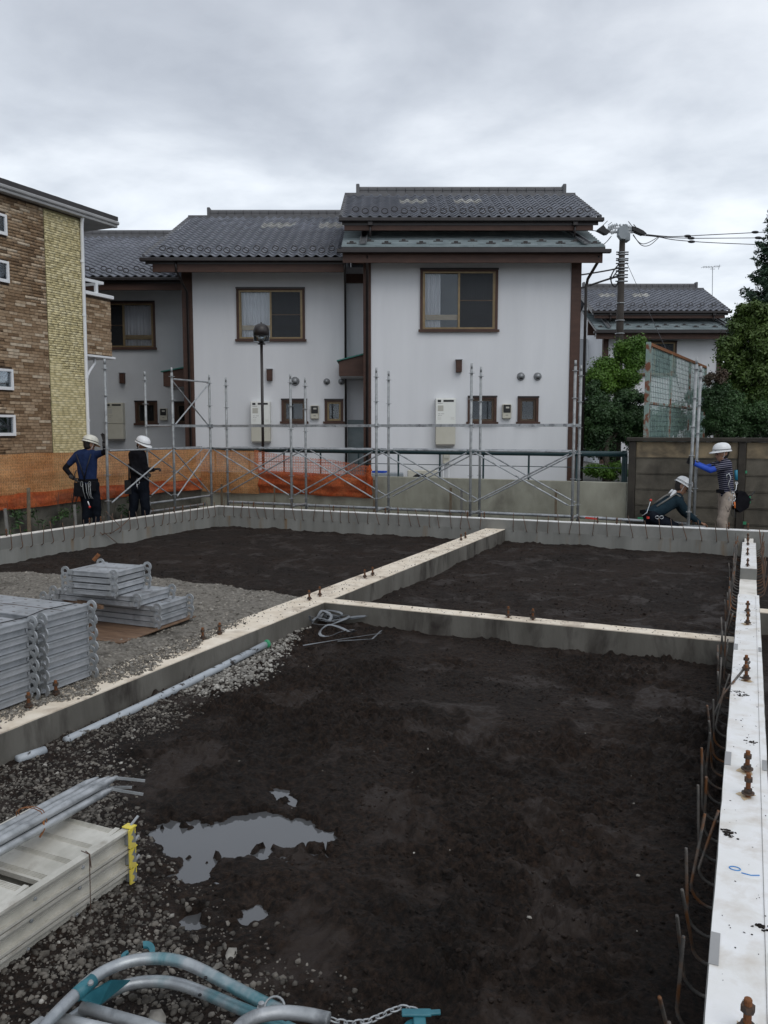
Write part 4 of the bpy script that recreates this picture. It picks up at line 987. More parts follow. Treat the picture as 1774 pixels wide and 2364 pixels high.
for k, (c_, rx, ry, a0) in enumerate([((725, 1432), .30, .13, .2), ((745, 1440), .24, .16, .5), ((770, 1436), .34, .10, -.1), ((780, 1475), .15, .12, .9), ((740, 1425), .33, .15, .0), ((720, 1445), .2, .12, .3)]):
    cc = at_z(*c_, -.34); pts = []
    for i in range(26):
        a = 2 * pi * i / 24 + a0; q = 1 + .12 * sin(a * 3 + k)
        u_ = cos(a) * rx * q; v_ = sin(a) * ry * q; pts.append((max(cc[0] + u_ * .95 - v_ * .3, -3.66), min(cc[1] + u_ * .3 + v_ * .95, 6.82), -.295 + .03 * sin(a * 2 + k) + .010 * k))
    ribbon(s_, pts, .026)
for a, b_, c_ in [((655, 1457), (690, 1430), (752, 1428)), ((700, 1490), (790, 1475), (880, 1462)), ((780, 1480), (860, 1475), (880, 1456))]:
    ribbon(s_, [at_z(*a, -.31), at_z(*b_, -.29), at_z(*c_, -.30)], .024)
single(s_, 'strapping_coil', M_strap, 'tangled coil of flat grey strapping in the corner of the two beams', 'strapping', (-3.3, 6.6, -.34))

# ================================================================ STAIR UNITS, BRACE BUNDLE, GUARD FRAMES
XS, YE, YB = -2.24, 2.47, .70
def chan(mb, x, z, h, s_=1):
    """C-section stringer running along y; web at x, flanges towards -s_"""
    f_ = .034
    w = x - s_ * .026
    mb.box(w - .0013, w + .0013, YB, YE, z + .0036, z + h - .0036)
    mb.box(min(x, x - s_ * f_), max(x, x - s_ * f_), YB, YE, z + h - .0035, z + h)
    mb.box(min(x, x - s_ * f_), max(x, x - s_ * f_), YB, YE, z, z + .0035)
    a, b_ = sorted((x, x - s_ * .003)); mb.box(a, b_, YB, YE, z + h - .011, z + h - .0036); mb.box(a, b_, YB, YE, z + .0036, z + .010)
    a, b_ = sorted((w, w + s_ * .004)); mb.box(a, b_, YB, YE, z + h * .40, z + h * .47)
for k in range(3):
    z = -.362 + k * .084
    u_ = thing('stair_unit', ['bottom aluminium stair section of the strapped trio at lower left', 'middle aluminium stair section of the strapped trio at lower left', 'top aluminium stair section with bare treads, brace tubes lying on it'][k], 'stair section', (XS, 1.7, z), 0, 'aluminium stair sections strapped together')
    m_ = MB(); chan(m_, XS, z, .077); m_.build('stringer', M_alu, u_)
    m_ = MB(); chan(m_, XS - .52, z, .077, -1); m_.build('stringer', M_alu, u_)
    for j in range(4):
        y1 = YE + .03 - j * .46 - .02 * k; y0 = y1 - .36
        t_ = MB(); zt = z + .074
        tilt = lambda y: zt - .004 - (y1 - y) * .11
        xs0, xs1 = XS - .515, XS - .048
        t_.add([(xs0, y0, tilt(y0)), (xs1, y0, tilt(y0)), (xs1, y1, tilt(y1)), (xs0, y1, tilt(y1)), (xs0, y0, tilt(y0) - .02), (xs1, y0, tilt(y0) - .02), (xs1, y1, tilt(y1) - .03), (xs0, y1, tilt(y1) - .03)],
               [(0, 1, 2, 3), (7, 6, 5, 4), (0, 4, 5, 1), (1, 5, 6, 2), (2, 6, 7, 3), (3, 7, 4, 0)])
        t_.bar((xs1 - .001, y0, tilt(y0) + .004), (xs1 - .001, y1, tilt(y1) + .004), .022, .014)
        to = t_.build('tread', M_alu, u_)
        if k == 2:
            rb = MB()
            for gk in (0.04, .33, .62, .93):
                for q in range(4):
                    y = y0 + (y1 - y0) * gk + q * .0065; rb.bar((xs0, y, tilt(y) + .0015), (xs1 - .012, y, tilt(y) + .0015), .0028, .003)
            r_ = rb.build('grip_ribs', M_plywood if False else M_alu, u_); r_.parent = to; r_.location = (0, 0, 0)
    for yb in (2.2, 1.97, 1.75, 1.5, 1.3):
        MB().lathe([(0, 0), (.0075, 0), (.0075, .005), (.004, .007), (0, .007)], (XS - .0247, yb + .02 * k, z + .03 + .012 * (k % 2)), 8, (1, 0, 0)).build('rivet', M_galv, u_)
    cp = MB(); zz0 = z
    poly = [(0, .080), (.030, .080), (.020, .066), (.010, .056), (.022, .050), (.026, .038), (.012, .030), (.020, .020), (.036, .014), (.040, .004), (.012, -.002), (0, .004)]
    cp.prism([(YE - .012 + a, zz0 + b_) for a, b_ in poly], 'x', XS + .0055, XS + .012)
    cp.box(XS - .034, XS + .012, YE - .002, YE + .034, zz0 + .0805, zz0 + .085)
    cp.box(XS - .034, XS + .0055, YE + .028, YE + .033, zz0 + .05, zz0 + .0805)
    cp.build('end_cap', M_yel, u_)
    MB().box(XS - .03, XS + .004, YE + .001, YE + .034, zz0 + .006, zz0 + .076).build('hook_plate', M_galv, u_)
    MB().bar((XS - .012, YE + .015, zz0 + .078), (XS - .004, YE + .062, zz0 + .108), .012, .004).build('hook', M_galv, u_)
w_ = MB(); a = at_x(207, 1955, XS + .012); 
w_.tube([(XS - .04, a[1] + .01, -.108), (XS + .009, a[1], -.106), (XS + .010, a[1] - .0, -.12), (XS + .010, a[1] - .005, -.36)], .0018, 5)
w_.tube([(XS - .02, a[1] + .012, -.106), (XS + .011, a[1], -.105), (XS + .012, a[1] + .004, -.16)], .0022, 5)
single(w_, 'tie_wire', M_wire, 'rusty tie wire looped round the aluminium stair sections', 'wire', (XS, a[1], -.2))
# bundle of brace tubes
cen = at_z(252, 1797, -.05); bx, by = cen[0], cen[1]
offs = [(0.0, 0.0), (.036, .004), (-.036, .003), (.018, -.031), (-.018, -.030), (.050, -.028)]
bd_lab = ['upper middle tube of the tied bundle of brace tubes', 'upper right tube of the tied bundle, nearest the stair treads\' yellow caps', 'upper left tube of the tied bundle of brace tubes', 'lower right tube under the tied bundle', 'lower left tube under the tied bundle', 'lowest outer tube of the tied bundle, on the treads']
for k, (ox, oz) in enumerate(offs):
    yend = by + [-.0, .012, -.03, -.02, -.05, -.03][k]; zc = -.045 + oz
    r_ = thing('brace_tube', bd_lab[k], 'tube', (bx + ox, yend, zc), 0, 'brace tubes tied in a bundle')
    m_ = MB().tube([(0, -2.2, 0), (0, -.06, 0), (0, -.035, 0), (0, 0, 0)], .0165, 12, rs=[.0165, .0165, .012, .007]); m_.build('tube', M_galv, r_, local=True, smooth=True)
    dx = [.05, .11, .02, .08, .04, .12][k]; MB().bar((0, -.015, .002), (dx, .035 + .02 * (k % 2), -.012 - .03 * (k % 3) * .3), .004, .012).build('flat_link', M_galv, r_, local=True)
w_ = MB(); yy = by - .42
for q in range(2):
    w_.tube([(bx - .02 + .075 * cos(t_) * 1.0, yy + .012 * q + .01 * sin(t_ * 2), -.058 + .052 * sin(t_)) for t_ in [2 * pi * i / 14 for i in range(15)]], .0020, 5)
w_.tube([(bx + .05, yy, -.05), (bx + .065, yy - .01, -.075), (bx + .06, yy - .03, -.10)], .004, 5)
single(w_, 'tie_wire', M_rust, 'rusty wire twisted round the bundle of brace tubes', 'wire', (bx, yy, -.06))

def spline(pts, n=8):
    P = [Vector(p) for p in pts]; o = []
    for i in range(len(P) - 1):
        p0 = P[max(i - 1, 0)]; p1 = P[i]; p2 = P[i + 1]; p3 = P[min(i + 2, len(P) - 1)]
        for k in range(n):
            t = k / n; o.append(0.5 * ((2 * p1) + (-p0 + p2) * t + (2 * p0 - 5 * p1 + 4 * p2 - p3) * t * t + (-p0 + 3 * p1 - 3 * p2 + p3) * t ** 3))
    o.append(P[-1]); return o
fr = thing('scaffold_guardrail', 'worn silver and teal bent tube guardrail lying at the bottom edge', 'guardrail', at_z(350, 2300, -.3))
za, zb_ = -.150, -.235
arcA = [(60, 2420), (110, 2362), (165, 2305), (225, 2252), (290, 2222), (345, 2213), (400, 2216), (450, 2232), (520, 2268), (600, 2310), (665, 2342)]
arcB = [(150, 2364), (215, 2318), (262, 2287), (310, 2270), (370, 2266), (420, 2274), (480, 2296), (560, 2330), (640, 2362), (690, 2385)]
MB().tube(spline([at_z(x, y, za) for x, y in arcA]), .0182, 14).build('upper_tube', M_tealpipe, fr, smooth=True)
MB().tube(spline([at_z(x, y, zb_) for x, y in arcB]), .0182, 14).build('lower_tube', M_tealpipe, fr, smooth=True)
p0 = at_z(178, 2306, za - .01); p1 = at_z(255, 2262, za - .01); p2 = at_z(300, 2262, zb_ + .02); p3 = at_z(225, 2322, zb_ + .02)
g_ = MB(); g_.add([p0, p1, p2, p3] + [(p[0], p[1] + .006, p[2] - .006) for p in (p0, p1, p2, p3)], [(0, 1, 2, 3), (7, 6, 5, 4), (0, 4, 5, 1), (1, 5, 6, 2), (2, 6, 7, 3), (3, 7, 4, 0)]); g_.build('gusset_plate', M_teal, fr)
a = at_z(175, 2297, za); b_ = at_z(215, 2263, za); MB().tube([a, b_], .0205, 14).build('sleeve', M_teal, fr, smooth=True)
MB().tube([at_z(190, 2326, -.2), at_z(340, 2368, -.2), at_z(470, 2410, -.2)], .0185, 12).build('cross_tube', M_galv, fr, smooth=True)
MB().tube([at_z(120, 2350, -.19), at_z(260, 2382, -.19)], .0185, 12).build('cross_tube', M_galv, fr, smooth=True)
MB().tube([at_z(20, 2420, -.16), at_z(100, 2360, -.16)], .0182, 12).build('lower_tube', M_galv, fr, smooth=True)
MB().lathe([(0, 0), (.009, 0), (.009, .006), (.005, .012), (0, .013)], at_z(210, 2272, za + .02), 8).build('rivet', M_galv, fr)
for (x, y) in ((475, 2258), (462, 2298)): MB().lathe([(0, 0), (.006, 0), (.006, .003), (0, .004)], at_z(x, y, za + .02 if y < 2280 else zb_ + .02), 8).build('hole', M_black, fr)
hk_ = thing('clamp_hook', 'teal steel hook standing out of the gravel behind the bent tubes', 'hook', at_z(325, 2190, -.3))
c_ = at_z(333, 2200, -.22)
def bentplate(mb, c, R0, R1, a0, a1, n, th, ax_u, ax_v, ax_n):
    u_, v_, n_ = Vector(ax_u), Vector(ax_v), Vector(ax_n); c = Vector(c); base = len(mb.v)
    for i in range(n + 1):
        a = a0 + (a1 - a0) * i / n
        for R_, q in ((R0, -1), (R1, -1), (R1, 1), (R0, 1)): mb.v.append(tuple(c + (u_ * cos(a) + v_ * sin(a)) * R_ + n_ * (q * th / 2)))
    for i in range(n):
        for k in range(4): mb.f.append((base + 4 * i + k, base + 4 * i + (k + 1) % 4, base + 4 * i + 4 + (k + 1) % 4, base + 4 * i + 4 + k))
    mb.f.append((base, base + 1, base + 2, base + 3)); e = base + 4 * n; mb.f.append((e + 3, e + 2, e + 1, e))
q = MB(); RV = Vector((cos(YAW), sin(YAW), 0)); bentplate(q, c_, .018, .036, -2.0, 1.9, 14, .008, RV, (RV * 0 + Vector((-sin(YAW) * .8, cos(YAW) * .8, .55))), (0, 0, 1)); q.build('hook_jaw', M_teal, hk_)
q = MB(); e = Vector(c_) - RV * .045; bentplate(q, e + Vector((0, 0, -.01)), .016, .03, 2.2, 5.6, 12, .008, RV, (-sin(YAW), cos(YAW), 0), (0, 0, 1)); q.build('hook_jaw', M_teal, hk_)
fr2 = thing('scaffold_guardrail', 'bare galvanized bent guardrail tube ending in a chain at the bottom edge', 'guardrail', at_z(650, 2345, -.3))
MB().tube(spline([at_z(x, y, -.11) for x, y in [(500, 2440), (540, 2385), (580, 2352), (640, 2338), (700, 2341), (760, 2353)]]), .0185, 14).build('bent_tube', M_galv, fr2, smooth=True)
rg = MB(); cc = Vector(at_z(634, 2325, -.13)); rg.tube([cc + (RV * cos(t_) + Vector((-sin(YAW) * .75, cos(YAW) * .75, .6)) * sin(t_)) * .028 for t_ in [2 * pi * i / 18 for i in range(19)]], .0038, 6); rg.build('ring', M_galv, fr2, smooth=True)
MB().lathe([(0, 0), (.012, 0), (.013, .01), (.009, .012), (.009, .022), (0, .023)], at_z(604, 2332, -.12), 8).build('bolt', M_galv, fr2)
# chain and teal hook
cpts = spline([at_z(x, y, z) for x, y, z in [(762, 2352, -.14), (800, 2362, -.16), (850, 2357, -.17), (895, 2338, -.17), (925, 2327, -.17), (955, 2330, -.17)]], 10)
Ltot = [0]
for i in range(1, len(cpts)): Ltot.append(Ltot[-1] + (cpts[i] - cpts[i - 1]).length)
def along(s):
    for i in range(1, len(cpts)):
        if Ltot[i] >= s: t = (s - Ltot[i - 1]) / (Ltot[i] - Ltot[i - 1] + 1e-9); return cpts[i - 1].lerp(cpts[i], t), (cpts[i] - cpts[i - 1]).normalized()
    return cpts[-1], (cpts[-1] - cpts[-2]).normalized()
s = .012; k = 0
ch = thing('chain', 'small galvanized chain between the frame tube and the teal hook', 'chain', tuple(cpts[len(cpts) // 2]))
while s < Ltot[-1]:
    p, d = along(s); upv = Vector((0, 0, 1)) if k % 2 else d.cross(Vector((0, 0, 1))).normalized()
    if k % 2: upv = (Vector((0, 0, 1)) - d * d.z).normalized()
    m_ = MB(); m_.tube([p + d * (.017 * cos(t_)) + upv * (.0085 * sin(t_)) for t_ in [2 * pi * i / 12 for i in range(13)]], .0028, 5, caps=False); m_.build('link', M_galv, ch, smooth=True)
    s += .0245; k += 1
th_ = thing('clamp_hook', 'bright teal clamp hook at the end of the chain', 'hook', at_z(965, 2345, -.2))
q = MB(); c_ = Vector(at_z(968, 2338, -.17)); q.bar(c_ - RV * .05, c_ + RV * .035, .028, .008); q.bar(c_ + RV * .03, c_ + RV * .062 + Vector((0, 0, .002)), .018, .008); q.build('clamp_arm', M_teal, th_, bevel=.002)
q = MB(); q.bar(c_ + Vector((0, 0, -.005)), Vector(at_z(972, 2400, -.2)), .036, .012); q.build('clamp_body', M_teal, th_, bevel=.003)
q = MB(); bentplate(q, Vector(at_z(960, 2375, -.19)), .018, .034, 1.2, 5, 10, .01, RV, (-sin(YAW), cos(YAW), 0), (0, 0, 1)); q.build('clamp_jaw', M_teal, th_)
for (px, py, r_, mm, lab) in [(535, 2208, .032, M_stone, 'pale tan stone on the wet gravel behind the bent tubes'), (500, 2235, .024, M_stone, 'grey stone just left of the tan one behind the bent tubes'), (365, 2350, .03, M_stone, 'round grey stone between the bent guardrail tubes')]:
    p = at_z(px, py, -.335); o = scatter('stone', [(0, 0, 0)], [r_], mm, flat=.9, rough=.12); o.location = p; tag(o, lab, 'stone')

# ================================================================ ROW HOUSES
TW, TE = .226, .235           # pantile width and exposure
def tile_mesh_np(seg=8):
    """one wavy pantile: x across, y up the slope, z out of the roof"""
    xs_ = np.linspace(0, TW * 1.04, seg + 1); t = xs_ / TW
    prof = .036 * np.cos(2 * pi * (t - .86)) * (.75 + .25 * np.cos(2 * pi * (t - .86))) + .004
    V = []
    for (y, dz) in ((0.0, .026), (.012, .036), (TE * 1.12, -.004)):
        for x, p in zip(xs_, prof): V.append((x, y, p + dz))
    for x, p in zip(xs_, prof): V.append((x, 0.003, p + .010))
    n = seg + 1; Fq = []
    for r in range(2):
        for i in range(seg): Fq.append((r * n + i, r * n + i + 1, (r + 1) * n + i + 1, (r + 1) * n + i))
    for i in range(seg): Fq.append((3 * n + i, 3 * n + i + 1, i + 1, i))
    return np.array(V), np.array(Fq)
TV, TF = tile_mesh_np()
_o = np_mesh('roof_tile', TV, TF, M_tile, smooth=False); TILE = _o.data; bpy.data.objects.remove(_o)
_o = np_mesh('glass_tile', TV, TF, M_tileg); TILEG = _o.data; bpy.data.objects.remove(_o)
_r = MB(); _r.tube([(.075 * cos(a), .0 + .04 * sin(a), .070 + .05 * sin(a)) for a in [pi * k / 10 * 2 for k in range(11)]], .011, 6, caps=False)
_o = _r.build('snow_guard', M_brownd, smooth=True); GUARD = _o.data; bpy.data.objects.remove(_o)
_r = MB().box(-.115, .115, 0, .16, 0, .095); _o = _r.build('ridge_tile', M_ridge, bevel=.012); RIDGE = _o.data; bpy.data.objects.remove(_o)
def L(root, s, d, z):
    """view-frame point -> local of a root that is rotated by YAW"""
    w = vw(s, d, z); return rootmat(root).inverted() @ Vector(w)
def pantile_roof(root, s0, s1, de, ze, dr, zr, glass=(), guards=True, cap=300, ridge=(None, None), ridge_h=.15):
    sl = math.atan2(zr - ze, dr - de); Ls = hypot(dr - de, zr - ze); rows = int(Ls / TE); cols = int(round((s1 - s0) / TW))
    sc = (s1 - s0) / (cols * TW); st = Ls / (rows * TE)
    R = Matrix.Rotation(sl, 3, 'X'); Rn = np.array(R)
    VV = []; FF = []; cnt = 0; base = L(root, s0, de, ze)
    order = [(r, c) for r in range(rows) for c in range(cols)]
    for r, c in order:
        isg = (r, c) in glass
        p = base + Vector((c * TW * sc, 0, 0)) + R @ Vector((0, r * TE * st, .0)) + Vector((random.uniform(-.002, .002), 0, random.uniform(-.0015, .0015)))
        if isg: piece('glass_tile', TILEG, root, p, (sl, 0, 0), (sc, st, 1))
        elif cnt < cap: piece('roof_tile', TILE, root, p, (sl, 0, 0), (sc, st, 1)); cnt += 1
        else:
            v = (TV * np.array([sc, st, 1])) @ Rn.T + np.array(p); VV.append(v); FF.append(TF + len(TV) * (len(VV) - 1))
    if VV:
        o = np_mesh('roof_tile_field', np.concatenate(VV), np.concatenate(FF), M_tiles, root, attr=np.repeat(RNG.uniform(0, 1, len(VV)), len(TV))); o['kind'] = 'stuff'
    if guards:
        c = 1
        while c < cols:
            for rr_, cc_ in ((2, c), (1, c + 1)):
                if cc_ < cols:
                    p = base + Vector(((cc_ + .36) * TW * sc, 0, 0)) + R @ Vector((0, (rr_ + .45) * TE * st, .02)); piece('snow_guard', GUARD, root, p, (sl, 0, 0))
            c += 2
    # roof deck under the tiles and the rear slope
    up = .012; m_ = MB()
    m_.add([(s0 + .01, de + .03, ze - .045), (s1 - .01, de + .03, ze - .045), (s1 - .01, dr, zr - .03), (s0 + .01, dr, zr - .03), (s0 + .01, de + .03, ze - .16), (s1 - .01, de + .03, ze - .16), (s1 - .01, dr, zr - .16), (s0 + .01, dr, zr - .16)],
           [(0, 1, 2, 3), (7, 6, 5, 4), (0, 4, 5, 1), (1, 5, 6, 2), (3, 7, 4, 0)])
    m_.build('roof_deck', M_brownd, root, view=True)
    bk = max((dr - de) * 1.1, 4.9)
    m_ = MB(); m_.add([(s0, dr, zr - .02), (s1, dr, zr - .02), (s1, dr + bk, zr - .02 - bk * tan(sl)), (s0, dr + bk, zr - .02 - bk * tan(sl)), (s0, dr, zr - .15), (s1, dr, zr - .15), (s1, dr + bk, zr - .15 - bk * tan(sl)), (s0, dr + bk, zr - .15 - bk * tan(sl))],
               [(0, 1, 2, 3), (7, 6, 5, 4), (3, 2, 6, 7), (0, 3, 7, 4), (2, 1, 5, 6)])
    m_.build('rear_slope', M_tiles, root, view=True)
    # verge edge: capped row of rolls along both gable ends
    for s_ in (s0 - .02, s1 + .02):
        m_ = MB(); n = rows
        for r in range(n):
            a = r * TE * st; b_ = a + TE * st * 1.05
            pa = (s_, de + a * cos(sl), ze + a * sin(sl) + .035); pb = (s_, de + b_ * cos(sl), ze + b_ * sin(sl) + .015)
            m_.tube([pa, pb], .045, 7)
        m_.build('verge_tiles', M_ridge, root, view=True)
    # ridge courses
    ra, rb = ridge[0] if ridge[0] is not None else s0, ridge[1] if ridge[1] is not None else s1
    MB().box(s0 - .05, s1 + .05, dr - .16, dr + .16, zr - .05, zr + .035).build('ridge_base', M_ridge, root, view=True)
    n = max(3, int((rb - ra) / .24)); w = (rb - ra) / n
    for k in range(n):
        p = L(root, ra + w * (k + .5), dr - .08, zr + .035); piece('ridge_tile', RIDGE, root, p, (0, 0, 0), (w / .2315, 1, ridge_h * .52 / .1))
        if k < n: p = L(root, ra + w * (k + .5), dr - .075, zr + .035 + ridge_h * .5); piece('ridge_tile', RIDGE, root, p, (0, 0, 0), (w / .2315, .94, ridge_h * .5 / .1))
    MB().tube([(ra, dr, zr + .035 + ridge_h), (rb, dr, zr + .035 + ridge_h)], .045, 8).build('ridge_cap', M_ridge, root, view=True)
    for s_ in (ra - .03, rb + .03): MB().box(s_ - .045, s_ + .045, dr - .11, dr + .11, zr - .02, zr + ridge_h + .13).build('ridge_end', M_ridge, root, view=True, bevel=.015)
def gutter(root, s0, s1, d, z):
    MB().box(s0, s1, d - .07, d + .05, z - .085, z - .0).build('gutter', M_brownd, root, view=True, bevel=.012)
def wall_open(root, s0, s1, z0, z1, d, th, ops, m_, name='front_wall'):
    S = sorted(set([s0, s1] + [v for o in ops for v in o[:2]])); Z = sorted(set([z0, z1] + [v for o in ops for v in o[2:]])); b_ = MB()
    for i in range(len(S) - 1):
        for j in range(len(Z) - 1):
            cs, cz = (S[i] + S[i + 1]) / 2, (Z[j] + Z[j + 1]) / 2
            if any(o[0] < cs < o[1] and o[2] < cz < o[3] for o in ops): continue
            b_.box(S[i], S[i + 1], d, d + th, Z[j], Z[j + 1])
    return b_.build(name, m_, root, view=True)
def window(root, s0, s1, z0, z1, d, style='pair', curtain='left', trim=.06, rail=True, flip=False):
    """s0..z1 = outer edge of the brown trim; returns the wall opening"""
    t = trim; b_ = MB()
    b_.box(s0, s0 + t, d - .045, d + .10, z0 + t, z1 - t); b_.box(s1 - t, s1, d - .045, d + .10, z0 + t, z1 - t)
    b_.box(s0, s1, d - .046, d + .101, z1 - t, z1); b_.box(s0, s1, d - .044, d + .102, z0, z0 + t)
    W = b_.build('window', M_brown, root, view=True)
    def sub(mb, name, mm):
        o = mb.build(name, mm, root, view=True); o.parent = W; return o
    sub(MB().box(s0 - .04, s1 + .04, d - .075, d - .048, z0 - .015, z0 + t * .75), 'sill', M_brown)
    sub(MB().box(s0 - .01, s1 + .01, d - .062, d - .048, z1 - t * .4, z1 + .015), 'head', M_brownd)
    a0, a1, c0, c1 = s0 + t, s1 - t, z0 + t, z1 - t
    if style == 'pair':
        f_ = .038; m_ = (a0 + a1) / 2; q = MB()
        q.box(a0, a0 + f_, d - .02, d + .06, c0, c1); q.box(a1 - f_, a1, d - .02, d + .06, c0, c1); q.box(a0 + f_, a1 - f_, d - .021, d + .061, c1 - f_, c1); q.box(a0 + f_, a1 - f_, d - .019, d + .062, c0, c0 + f_)
        q.box(m_ - .022, m_ + .022, d - .025, d + .05, c0 + f_, c1 - f_)
        q.box(a0 + f_, a0 + f_ + .02, d + .02, d + .05, c0 + f_, c1 - f_); q.box(a1 - f_ - .02, a1 - f_, d + .0, d + .03, c0 + f_, c1 - f_)
        sub(q, 'sash', M_bronze)
        sub(MB().box(a0 + f_ + .02, m_ - .022, d + .034, d + .038, c0 + f_, c1 - f_), 'pane', M_glass)
        sub(MB().box(m_ + .022, a1 - f_ - .02, d + .034, d + .038, c0 + f_, c1 - f_), 'pane', M_glass)
        e0, e1 = (a0 + f_ + .02, m_ - .022) if flip else (m_ + .022, a1 - f_ - .02)
        sub(MB().box(e0, e1, d - .004, d - .002, c0 + f_, c1 - f_), 'insect_screen', M_screen)
        sub(MB().box(e0, e1, d - .012, d - .005, (c0 + c1) / 2 - .012, (c0 + c1) / 2 + .008), 'screen_bar', M_bronzed)
        if rail:
            sub(MB().box(a0, a1, d + .072, d + .10, c0 + .22, c0 + .34), 'inner_rail', M_ply)
            sub(MB().box(a0, a1, d + .165, d + .40, c0 - .02, c0 + .02), 'inner_ledge', M_ply)
        for (u0, u1) in curtain:
            q = MB(); n = 40; vs = []; fs = []
            for i in range(n + 1):
                u = a0 + (a1 - a0) * (u0 + (u1 - u0) * i / n); dd = d + .13 + .018 * sin(i * 1.35) + .01 * sin(i * .6)
                vs += [(u, dd, c0 + .02), (u, dd + .01, c1 + .05)]
            for i in range(n): fs.append((2 * i, 2 * i + 2, 2 * i + 3, 2 * i + 1))
            q.add(vs, fs); sub(q, 'curtain', M_curt)
    else:
        f_ = .05; q = MB()
        q.box(a0, a0 + f_, d + .0, d + .08, c0, c1); q.box(a1 - f_, a1, d, d + .08, c0, c1); q.box(a0 + f_, a1 - f_, d - .001, d + .081, c1 - f_, c1); q.box(a0 + f_, a1 - f_, d + .001, d + .082, c0, c0 + f_)
        sub(q, 'sash', M_bronze if style == 'light' else M_bronzed)
        sub(MB().box(a0 + f_, a1 - f_, d + .04, d + .044, c0 + f_, c1 - f_), 'pane', M_glass)
        sub(MB().box(a0 - .05, a1 + .05, d + .16, d + .17, c0 - .05, c1 + .05), 'dark_room_sheet', M_room)  # near-black sheet stands in for the unlit room behind the pane
    return (s0 + .01, s1 - .01, z0 + .01, z1 - .01)
def vent(root, s, d, z, r=.085):
    m_ = MB(); c = Vector((s, d, z))
    prof = [(r * 1.12, .0), (r * 1.12, -.012)] + [(r * cos(a), -.012 - r * 1.0 * sin(a)) for a in [pi / 2 * k / 6 for k in range(7)]]
    m_.lathe(prof, (s, d, z), 16, (0, 1, 0)); o = m_.build('vent_hood', M_steelvent, root, view=True, smooth=True)
    q = MB().ball((s, d - r * .62, z - r * .42), r * .62, 12, 8, (1, .75, .62)).build('vent_mouth', M_black, root, view=True, smooth=True); q.parent = o
    MB().box(s - .004, s + .004, d - .004, d - .001, z - r * 1.9, z - r * 1.15)
def light_box(root, s, d, z, w=.135, h=.28):
    o = MB().box(s - w / 2, s + w / 2, d - .13, d, z - h / 2, z + h / 2).build('wall_lamp', M_brown, root, view=True, bevel=.006)
    q = MB().box(s - w / 2 - .012, s + w / 2 + .012, d - .145, d, z + h / 2 + .001, z + h / 2 + .018).build('lamp_cap', M_steelvent, root, view=True); q.parent = o
def pipe(root, pts, r=.03, m_=None): MB().tube(pts, r, 10).build('downpipe', m_ or M_brownd, root, view=True, smooth=True)
def canopy(root, s0, s1, d0, d1, zb, zl, zr_):
    o = MB().prism([(s0, zb), (s1, zb - .01), (s1, zr_), (s0, zl)], 'y', d0, d1)
    c = o.build('porch_canopy', M_brown, root, view=True)
    q = MB().prism([(s0 - .05, zl + .003), (s1, zr_ + .005), (s1, zr_ + .035), (s0 - .05, zl + .028)], 'y', d0 - .05, d1).build('canopy_roof', M_patina, root, view=True); q.parent = c
    q = MB().box(s0 + .03, s1 - .01, d0 + .03, d1, zb - .03, zb - .012).build('canopy_soffit', M_soffit, root, view=True); q.parent = c
def heater(s0, s1, z0, z1, d, label, m_, slot_s=None, seam=.42):
    r_ = thing('water_heater', label, 'water heater', vw((s0 + s1) / 2, d, z0), YAW, 'gas water heaters on the row house walls')
    zs = z0 + (z1 - z0) * seam; w = s1 - s0
    MB().box(s0, s1, d - .22, d - .002, zs + .004, z1).build('casing', m_, r_, view=True, bevel=.01)
    MB().box(s0 + .004, s1 - .004, d - .215, d - .002, z0, zs - .002).build('pipe_cover', M_heater2, r_, view=True, bevel=.008)
    MB().box(s0 + w * .38, s0 + w * .90, d - .228, d - .221, z1 - .085, z1 - .04).build('exhaust_slot', M_black, r_, view=True, bevel=.003)
    MB().box(s0 + w * .10, s0 + w * .26, d - .228, d - .221, z1 - .09, z1 - .04).build('intake', M_black, r_, view=True)
    MB().box(s0 + w * .10, s0 + w * .38, d - .2225, d - .221, z1 - .30, z1 - .17).build('label_plate', M_label, r_, view=True)
    q = MB()
    for i in range(6):
        for j in range(4):
            for bx_ in (.10, .76): q.box(s0 + w * bx_ + i * .014 * w / .47, s0 + w * bx_ + i * .014 * w / .47 + .006, d - .2225, d - .221, z1 - .50 + j * .018, z1 - .50 + j * .018 + .007)
    q.build('louvre', M_label, r_, view=True)
    q = MB()
    for (a, b_, h) in ((.10, .34, .12), (.12, .22, .36), (.26, .42, .36), (.12, .20, .40), (.24, .30, .40)): q.box(s0 + w * a, s0 + w * b_, d - .2225, d - .221, z1 - h - .008, z1 - h)
    q.build('printed_text', M_line, r_, view=True)
    MB().box(s0 + .02, s1 - .02, d - .20, d - .002, z0 - .04, z0 - .003).build('drip_tray', M_line, r_, view=True)
    return r_
def meter(s, z, d, label):
    r_ = thing('power_meter', label, 'electric meter', vw(s, d, z), YAW, 'electric meters on the row house walls')
    MB().box(s - .105, s + .105, d - .11, d - .002, z - .17, z + .17).build('meter_case', M_heater2, r_, view=True, bevel=.015)
    MB().box(s - .085, s + .085, d - .125, d - .111, z - .03, z + .155).build('meter_window', M_black, r_, view=True, bevel=.008)
    MB().box(s - .03, s + .05, d - .128, d - .1255, z + .07, z + .11).build('dial', M_label, r_, view=True)
    MB().box(s - .03, s + .03, d - .113, d - .1115, z - .095, z - .08).build('printed_text', M_line, r_, view=True)

